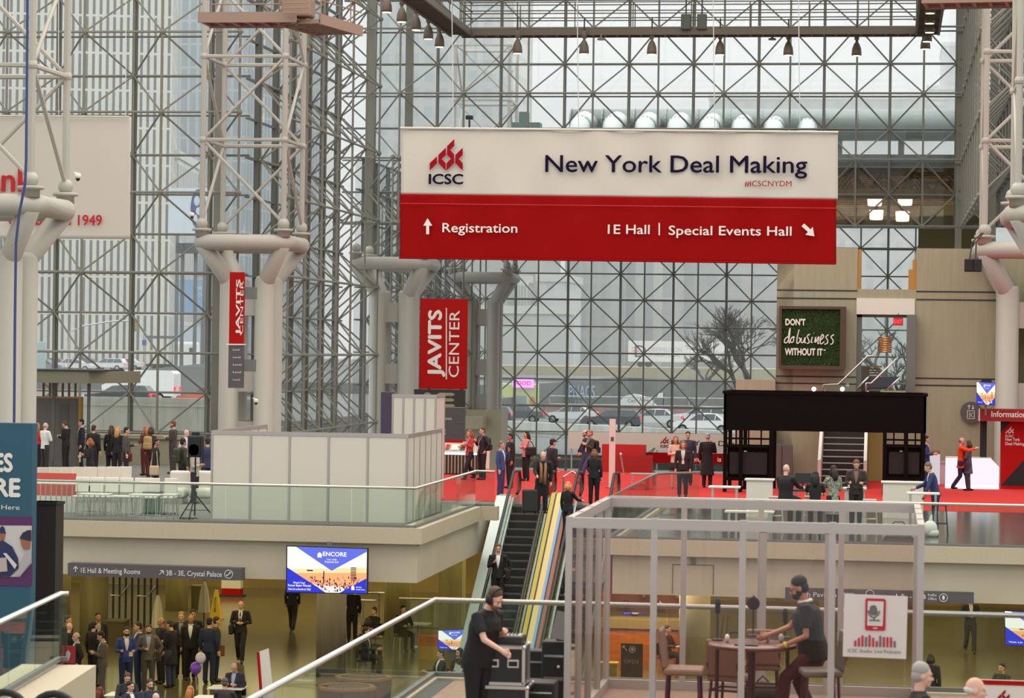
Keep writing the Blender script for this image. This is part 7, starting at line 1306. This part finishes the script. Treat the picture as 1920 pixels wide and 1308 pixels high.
pr = P('dark haired man in a grey jacket facing right in the queue', 237, 801, 0, 100, (78, 70, 66), (36, 30, 32), hc=BLK, arms=('front', 'down'), H=1.74); bag(pr, 1, 'dark red handbag carried by the man in the grey jacket', (110, 40, 36), zz=.75, w=.36)
P('light haired woman in brown at the registration ledge', 273, 798, 0, -120, (96, 60, 52), (90, 30, 30), 'long', (170, 110, 70), fem=True, arms=('chest', 'chest'), H=1.7)
pr = P('dark haired woman with a beige backpack', 283, 801, 0, 165, (54, 40, 38), (96, 34, 32), 'bob', (62, 40, 30), fem=True, H=1.68); backpack(pr, 'beige backpack on the dark haired woman', (176, 144, 96))
pr = P('person in a black jacket facing right with a beige tote', 293, 822, 0, 95, (34, 34, 32), BLK, hc=BLK, H=1.64, skin='m'); bag(pr, -1, 'beige tote of the person in the black jacket', (196, 172, 142), zz=.72)
P('tall bearded man in a brown suit holding a phone', 325, 789, 0, -95, (74, 58, 58), (66, 52, 52), hc=(110, 70, 48), beard=(120, 76, 50), arms=('phone', 'phone'), shirt=(196, 180, 180), H=1.84)
P('bald man in a pale lilac shirt behind the loudspeaker', 349, 805, 0, 60, (206, 200, 222), (50, 48, 52), 'fringe', (130, 90, 70), skin='p', H=1.72)
pr = P('person in an olive jacket with black hair and headphones', 343, 822, 0, 130, (58, 60, 40), BLK, hc=(20, 18, 20), H=1.66, skin='m', hairvol=1.12); backpack(pr, 'olive backpack worn in the queue by the olive jacket person', (52, 58, 34))
P('person in a grey sweater holding a phone behind the tripod stand', 366, 838, 0, 80, (176, 170, 160), (40, 38, 42), hc=BLK, arms=('phone', 'phone'), H=1.6, skin='m', nod=25)
P('man in a navy jacket half hidden by the white booth', 389, 821, 0, -150, (44, 54, 84), (40, 44, 66), hc=BLK, H=1.72)
# --- people around the head of the escalators
P('woman in a red jacket walking past the brochure desk', 881, 806, 0, -50, (176, 60, 56), BLK, 'long', (140, 84, 54), fem=True, arms=('chest', 'front'), legs='walk', lanyard=WHT_, H=1.7)
pr = P('man in a black jacket with pale lapels beside the woman in red', 905, 801, 0, -50, (34, 30, 40), BLK, hc=(84, 60, 46), arms=('hip', 'chest'), lanyard=(206, 170, 166), H=1.8); backpack(pr, 'dark backpack on the man beside the brochure desk', (40, 36, 44))
P('grey haired man in a blue suit facing right by the escalator head', 940, 827, 0, 75, (54, 76, 124), (50, 66, 108), hc=(120, 108, 104), shirt=WHT_, arms=('face', 'down'), H=1.7)
P('heavy man in black listening to the man in the blue suit', 957, 812, 0, -60, BLK, BLK, hc=(40, 34, 36), fat=1.15, H=1.78, skin='m')
pr = P('woman in a pink sweater with a black shoulder bag', 987, 808, 0, -50, (214, 140, 130), BLK, 'long', DRK, fem=True, arms=('fold', 'fold'), H=1.7); bag(pr, 1, 'black shoulder bag of the woman in the pink sweater', BLK, w=.4, zz=1.05, x=.3)
pr = P('bald man in a black coat and tan scarf stepping onto the escalator', 1017, 845, 0, 15, BLK, BLK, 'fringe', (150, 120, 100), skin='p', lean=14, nod=20, arms=('down', 'reach'), hem=.5, H=1.74); t = held(pr[0], (-.35, -.15, 0), 'suitcase', 'black wheeled suitcase beside the bald man on the escalator head', 'suitcase'); MB().bev((0, 0, .36), (.42, .26, .62), .05, seg=3).build('body', gmat((34, 32, 34), .6), t)
for sx in (-1, 1): MB().tube((sx*.15-.02, 0, .05), (sx*.15+.02, 0, .05), .05, 10).build('wheel', M['black'], t); MB().tube((sx*.1, .08, .66), (sx*.1, .08, .98), .01, 6).build('handle_tube', M['steel'], t)
b = MB(); U = pr[4]; b.path([U((.07, .02, 1.46)), U((.06, -.15, 1.35)), U((.05, -.17, 1.05)), U((.05, -.16, .85))], [.03, .04, .045, .05], 8); b.path([U((-.07, .02, 1.46)), U((-.06, -.15, 1.35)), U((-.05, -.17, 1.1)), U((-.05, -.16, .9))], [.03, .04, .045, .05], 8); b.build('scarf', gmat((150, 110, 80), .8), pr[0], True)
P('man in a dark cap and black jacket seen from behind on the carpet', 1036, 823, 0, 130, (36, 36, 46), BLK, cap=(30, 30, 36), arms=('front', 'down'), H=1.74)
pr = P('man in an olive jacket and jeans walking left on the red carpet', 1107, 806, 0, -60, (52, 52, 40), (62, 66, 96), hc=(150, 110, 80), beard=(140, 110, 90), legs='stride', arms=('chest', 'chest'), lanyard=WHT_, H=1.8); backpack(pr, 'black backpack on the man in the olive jacket', BLK)
P('man in a pale cap beside the man in the olive jacket', 1098, 807, 0, -75, (40, 42, 66), (56, 60, 88), cap=(206, 186, 150), hc=DRK, beard=(70, 50, 42), arms=('fwd', 'fwd'), legs='walk', H=1.66)
P('woman with long brown hair and a pale pink coat on the carpet', 1267, 818, 0, 10, (214, 176, 156), BLK, 'long', (140, 92, 62), fem=True, arms=('chest', 'fold'), skirt=((40, 30, 34), .62), H=1.7, shoes=(150, 110, 80))
P('man in a navy shirt standing behind two women on the carpet', 1290, 809, 0, 5, (50, 52, 72), (40, 44, 60), hc=DRK, H=1.8)
pr = P('woman in a black suit with a white lanyard on the carpet', 1281, 827, 0, 5, (36, 30, 30), BLK, 'bob', (136, 92, 60), fem=True, shirt=(206, 196, 196), lanyard=WHT_, H=1.72)
P('white haired man in a long black coat seen from behind by the kiosk', 1327, 812, 0, 175, BLK, BLK, hc=(176, 166, 158), arms=('down', 'fold'), hem=.4, H=1.8)
# --- kiosk and information stand
P('bald man in black seated at the kiosk counter', 1474, 870, 0, 150, BLK, BLK, 'bald', skin='p', legs='sit', seat=.78, arms=('table', 'reach'), H=1.8, fat=1.15)
P('woman with straight black hair in a black top seated at the kiosk', 1529, 884, 0, 180, BLK, BLK, 'long', (20, 18, 20), fem=True, legs='sit', seat=.74, sleeve=.5, arms=('table', 'table'), H=1.68)
P('woman in a grey green patterned dress at the kiosk counter', 1563, 873, 0, -150, (120, 124, 110), BLK, 'long', (40, 30, 28), fem=True, arms=('table', 'front'), skin='d', pattern=True, hem=.5, H=1.7)
P('man in a dark suit behind the white goods counter looking down', 1606, 861, 0, 0, (50, 44, 40), (40, 36, 36), hc=(110, 70, 46), arms=('front', 'front'), nod=28, shirt=(120, 90, 80), H=1.76)
P('grey haired man in a blue suit leaning on the bar table', 1755, 867, 0, -85, (40, 52, 96), (36, 46, 84), hc=(110, 96, 90), arms=('lean', 'reach'), lean=14, nod=20, shirt=WHT_, H=1.76)
P('man in a blue suit half hidden behind the right kiosk leg', 1737, 817, 0, 85, (44, 60, 110), (40, 54, 96), hc=BLK, shirt=WHT_, arms=('front', 'front'), H=1.76)
P('balding man in an orange jacket hugging a woman', 1803, 820, 0, 80, (226, 70, 24), (40, 32, 66), 'fringe', (90, 50, 36), arms=('hug', 'hug'), legs='walk', H=1.76, hem=.74)
pr = P('dark haired woman in grey hugged by the man in orange', 1816, 826, 0, -100, (84, 74, 90), (60, 50, 64), 'bob', (74, 46, 36), fem=True, arms=('fold', 'chest'), hem=.6, H=1.66)
# --- on the escalators
def onesc(lab, px, py, zf, xx, *a, **k): y = 68.0+(76.3-68.0)*(zf+4.75)/4.75; return P(lab, px, py, zf, *a, at=Vector((xx, y-.1, zf)), **k)
y0 = 71.8; q = onY(935, 1060, y0)
pr = onesc('man in a black jacket and white shirt riding down the left escalator', 935, 1028, -2.57, q.x, 5, (28, 26, 30), BLK, hc=(96, 66, 48), shirt=(226, 222, 224), arms=('hip', 'chest'), H=1.76); bag(pr, 1, 'dark bag on the shoulder of the man on the escalator', BLK, zz=.95)
q = onY(1116, 900, 77.2); P('brown haired woman in black at the head of the right escalator', 1116, 884, 0, 175, BLK, BLK, 'bob', (120, 80, 56), fem=True, arms=('reach', 'down'), H=1.62, at=Vector((q.x, 76.9, 0)))
q = onY(1066, 960, 74.9); onesc('blonde woman in black riding up the right escalator', 1066, 935, -.85, q.x, 150, BLK, BLK, 'bob', (196, 140, 90), fem=True, arms=('down', 'reach'), H=1.62)
q = onY(1050, 1090, 71.0); onesc('person in a dark coat lower on the right escalator', 1050, 1060, -2.9, q.x+.35, 170, BLK, BLK, hc=BLK, H=1.74)
# --- foreground
a = onZ(893, 1385, 0)
pr = P('bearded sound engineer in a black polo shirt with headphones bending over the mixing desk', 918, 1094, 0, 62, (24, 22, 24), (22, 20, 22), hc=(84, 58, 40), beard=(120, 74, 48), arms=('chest', 'reach'), lean=16, nod=26, sleeve=.5, vox=.011, fat=1.22, H=1.8, skin='p', at=Vector((a.x-.0, a.y, 0)))
t = held(pr[0], pr[5]((0, .01, 1.62)), 'headphones', 'black headphones worn by the sound engineer', 'headphones'); HMm = Matrix.Identity(4); b = MB(); V = lambda q: (pr[5](q)-pr[5]((0, .01, 1.62)))
b.path([V((.09*math.cos(R(k)), .01, 1.63+.145*math.sin(R(k)))) for k in range(0, 181, 15)], .014, 6); b.build('headband', M['black'], t, True)
for sx in (-1, 1): b = MB(); b.ball(V((sx*.09, .01, 1.62)), (.034, .05, .055), 12, 8); b.build('ear_cup', M['black'], t, True)
a = onZ(1505, 1372, 0)
pr = P('bearded man in a black shirt and dark red trousers leaning over the podcast table', 1500, 1074, 0, -88, (24, 22, 24), (74, 18, 26), hc=(26, 22, 22), beard=(30, 24, 22), arms=('tbl', 'reach'), legs='perch', lean=12, nod=18, sleeve=.5, vox=.011, fat=1.3, skin='m', H=1.93, at=Vector((a.x+.12, a.y, 0)))
b = MB(); U = pr[4]; b.path([U((.075*math.cos(i*.6283), .014+.068*math.sin(i*.6283), 1.48)) for i in range(10)], .02, 6, True); b.build('white_collar', M['white'], pr[0], True)
w = pr[3][1]; e = pr[2][1]; d = (w-e).normalized(); b = MB(); b.tube(w-d*.035, w-d*.01, .034, 14); b.build('yellow_wristband', gmat((214, 206, 60), .5), pr[0])
for px, py, lab, col, hr, c2, sk_, bt in ((1727, 1243, 'grey haired man in a black jacket cut off by the bottom edge', (30, 28, 28), 'short', (166, 158, 152), 'p', None), (1826, 1269, 'balding white haired man at the bottom right edge', (60, 56, 58), 'fringe', (206, 196, 190), 'p', None)):
    pr = P(lab, px, py, 0, 100 if px < 1800 else 95, col, BLK, hr, c2, legs='sit', seat=.5, arms=('table', 'table'), H=1.78, skin=sk_, vox=.012); c = pr[0].location; bar_chair('chair under the %s' % ('grey haired man at the bottom edge' if px < 1800 else 'balding man at the bottom right edge'), c.x-.05, c.y, R(100), mat('grey_leather', 0), h=.45)['group'] = 'chairs at the bottom edge'
# --- crowd on the lower level
Z = ZB
P('man in a dark suit and tie seen through the left rail glass', 92, 1183, Z, 10, (26, 24, 24), BLK, hc=DRK, shirt=WHT_, tie=(40, 30, 50), H=1.74, skin='d')
P('man in black facing right behind the red board', 127, 1154, Z, 80, BLK, BLK, hc=(60, 54, 54), H=1.78); P('bald man with a ruddy head in black behind the red board', 130, 1167, Z, 165, BLK, BLK, 'bald', skin='p', H=1.74)
P('balding man in a black coat facing left beside the red board', 144, 1185, Z, -60, BLK, BLK, 'fringe', (120, 108, 100), shirt=WHT_, skin='p', H=1.76, arms=('hip', 'chest'))
P('dark haired man in black before the olive pillar', 184, 1148, Z, 30, (36, 32, 32), BLK, hc=DRK, shirt=(150, 140, 130), H=1.78, skin='m'); P('man in a black jacket facing away beside the olive pillar', 176, 1165, Z, 150, BLK, BLK, hc=(36, 28, 28), H=1.74)
P('dark haired man in a grey suit reading papers', 193, 1183, Z, -75, (96, 86, 78), (90, 82, 76), hc=(34, 26, 26), arms=('phone', 'phone'), shirt=WHT_, tie=(60, 50, 60), nod=24, H=1.78)
pr = P('bearded man in a bright blue suit holding a brochure', 237, 1175, Z, 25, (48, 66, 130), (36, 44, 84), hc=DRK, beard=(40, 30, 28), arms=('front', 'front'), shirt=WHT_, H=1.78); t = held(pr[0], (0, -.36, 1.04), 'brochure', 'blue and white brochure held by the man in the blue suit', 'brochure'); MB().box((0, 0, .06), (.24, .02, .16)).build('cover', gmat((60, 66, 130), .5), t); MB().box((.07, -.012, .05), (.1, .004, .12)).build('page', M['white'], t)
P('man in a navy suit pointing with one hand to the man in blue', 260, 1166, Z, -65, (38, 50, 100), (34, 42, 80), hc=(50, 36, 30), arms=('chest', 'fwd'), shirt=(226, 206, 206), H=1.84)
pr = P('bearded man in a grey jacket with a dark shoulder bag', 279, 1171, Z, 15, (100, 92, 84), (84, 76, 66), hc=(70, 46, 34), beard=(90, 56, 40), arms=('hip', 'clasp'), shirt=(150, 160, 186), H=1.8); bag(pr, 1, 'dark messenger bag of the bearded man in grey', (50, 44, 42), zz=.95)
P('bald man in black leaning towards the group', 303, 1157, Z, -50, BLK, BLK, 'fringe', (70, 60, 60), skin='m', H=1.8); P('man in a long dark coat and jeans with back turned', 321, 1162, Z, -110, BLK, (52, 60, 86), hc=(56, 48, 46), arms=('front', 'front'), hem=.6, nod=20, H=1.82)
P('grey haired man in a black coat and scarf', 340, 1147, Z, 10, BLK, BLK, hc=(150, 120, 96), shirt=(130, 120, 116), H=1.82); P('tall dark man in black behind the ruddy faced man', 362, 1143, Z, 20, BLK, BLK, hc=BLK, skin='m', H=1.84); P('ruddy faced man in a black suit and white shirt', 358, 1152, Z, 10, BLK, BLK, 'fringe', (70, 46, 36), shirt=WHT_, skin='m', H=1.8)
P('man in a navy suit seen from behind beside the balloons', 393, 1158, Z, 170, (34, 42, 72), (32, 40, 66), hc=BLK, H=1.8); pr = P('man in a navy coat facing right behind the navy suit', 406, 1156, Z, 110, (36, 40, 58), (34, 38, 54), hc=(60, 40, 34), H=1.78); t = held(pr[0], (-.24, -.1, .72), 'folder', 'brown folder carried beside the navy coat', 'folder'); MB().box((0, 0, .14), (.02, .22, .3)).build('cover', gmat((120, 76, 50), .7), t)
pr = P('walking man in a black suit with glasses and clasped hands', 452, 1126, Z, 5, (28, 26, 26), BLK, 'fringe', (110, 80, 60), arms=('clasp', 'clasp'), legs='walk', shirt=WHT_, tie=(30, 28, 34), H=1.8); bag(pr, -1, 'black bag over the shoulder of the walking man', BLK, w=.36, zz=.95)
P('woman in a dark suit walking away under the bright screen', 549, 1082, Z, 180, (40, 36, 38), (38, 34, 36), 'bob', DRK, fem=True, legs='walk', H=1.74)
P('person in black standing below the deck edge behind the square pillar', 880, 1006, Z, 150, BLK, BLK, hc=BLK, H=1.78)
P('person in black behind the grey pillar under the screen', 661, 1098, Z, 200, BLK, BLK, hc=BLK, H=1.74)
def seated(lab, px, py, face, top, hair='short', hc=DRK, **k):
    pr = P(lab, px, py, Z, face, top, BLK, hair, hc, legs='sit', arms=k.pop('arms', ('table', 'table')), H=k.pop('H', 1.74), **k); c = pr[0]; t = thing('cafe_chair', 'cafe chair under the '+lab.replace(' seated', '').replace(' at the right edge of the lower level', ' at the right edge').replace('man in a dark jacket behind the column at far left of the rail', 'dark jacketed man by the rail column').replace('man in a dark jacket with his back turned at the white table', 'man with his back turned').replace('balding man in a dark jacket looking at his phone', 'balding man with a phone'), 'chair', (c.location.x, c.location.y, Z), c.rotation_euler.z); MB().bev((0, .02, .44), (.42, .42, .04), .015).build('seat', M['dark'], t); MB().bev((0, .24, .68), (.4, .03, .36), .012).build('backrest', M['dark'], t)
    for sx in (-1, 1):
        for sy in (-1, 1): MB().tube((sx*.18, sy*.18+.02, .43), (sx*.2, sy*.2+.02, 0), .014, 5).build('leg', M['steel'], t)
    return pr
seated('man in a dark suit seated below the blue suit', 239, 1260, 20, (40, 38, 42), hc=(84, 56, 40), nod=24); seated('dark haired man in navy seated at the table with cups', 244, 1277, 60, (40, 42, 62), hc=BLK, shirt=WHT_); seated('bearded man in dark blue seated left of the balloons', 281, 1273, 40, (40, 46, 66), hc=BRN, beard=(110, 66, 46)); seated('bald man seated at the bottom edge', 292, 1298, 50, (50, 46, 46), 'bald', skin='p')
seated('red haired woman seated at the bottom left', 188, 1288, 150, (60, 30, 26), 'long', (96, 40, 26), fem=True, H=1.66); seated('blonde woman seated under the balloons', 357, 1286, 160, (110, 70, 50), 'long', (170, 110, 60), fem=True, H=1.66); seated('balding man in a dark jacket seated looking at his phone', 441, 1240, -10, (44, 42, 50), 'fringe', (110, 70, 50), shirt=(160, 170, 200), arms=('phone', 'phone'), nod=30); seated('man in a dark jacket seated with his back turned at the white table', 422, 1271, 180, (52, 48, 50), hc=(90, 76, 66))
seated('bearded man in black seated by the curved rail', 702, 1138, -40, BLK, hc=BRN); seated('woman in pink grey seated by the curved rail', 690, 1158, 150, (130, 96, 86), 'bob', DRK, fem=True); seated('dark haired person in black seated behind the rail glass', 756, 1135, 40, BLK, hc=BLK); seated('man in a dark suit seated facing left by the rail glass', 827, 1217, -60, (44, 44, 44), hc=(70, 46, 34), shirt=WHT_); seated('woman in a brown jacket seated beside the suited man', 862, 1215, -40, (70, 54, 42), 'bob', DRK, fem=True)
seated('man in dark red seated in front of the coffee counter', 1251, 1172, 70, (70, 40, 40), hc=BLK); seated('dark haired guest seated at the right edge of the lower level', 1879, 1243, -40, (50, 48, 52), hc=BLK); seated('man in a dark jacket seated behind the column at far left of the rail', 686, 1176, 90, (44, 42, 46), hc=DRK, shirt=WHT_)
P('man in black walking on the far polished floor under the right sign', 1820, 1116, Z, 10, BLK, BLK, hc=DRK, arms=('clasp', 'clasp'), legs='walk', shirt=(170, 170, 180), H=1.78)
P('person in black with a dark hat behind the grey haired man', 1745, 1226, Z, 160, BLK, BLK, 'bob', BLK, H=1.7)
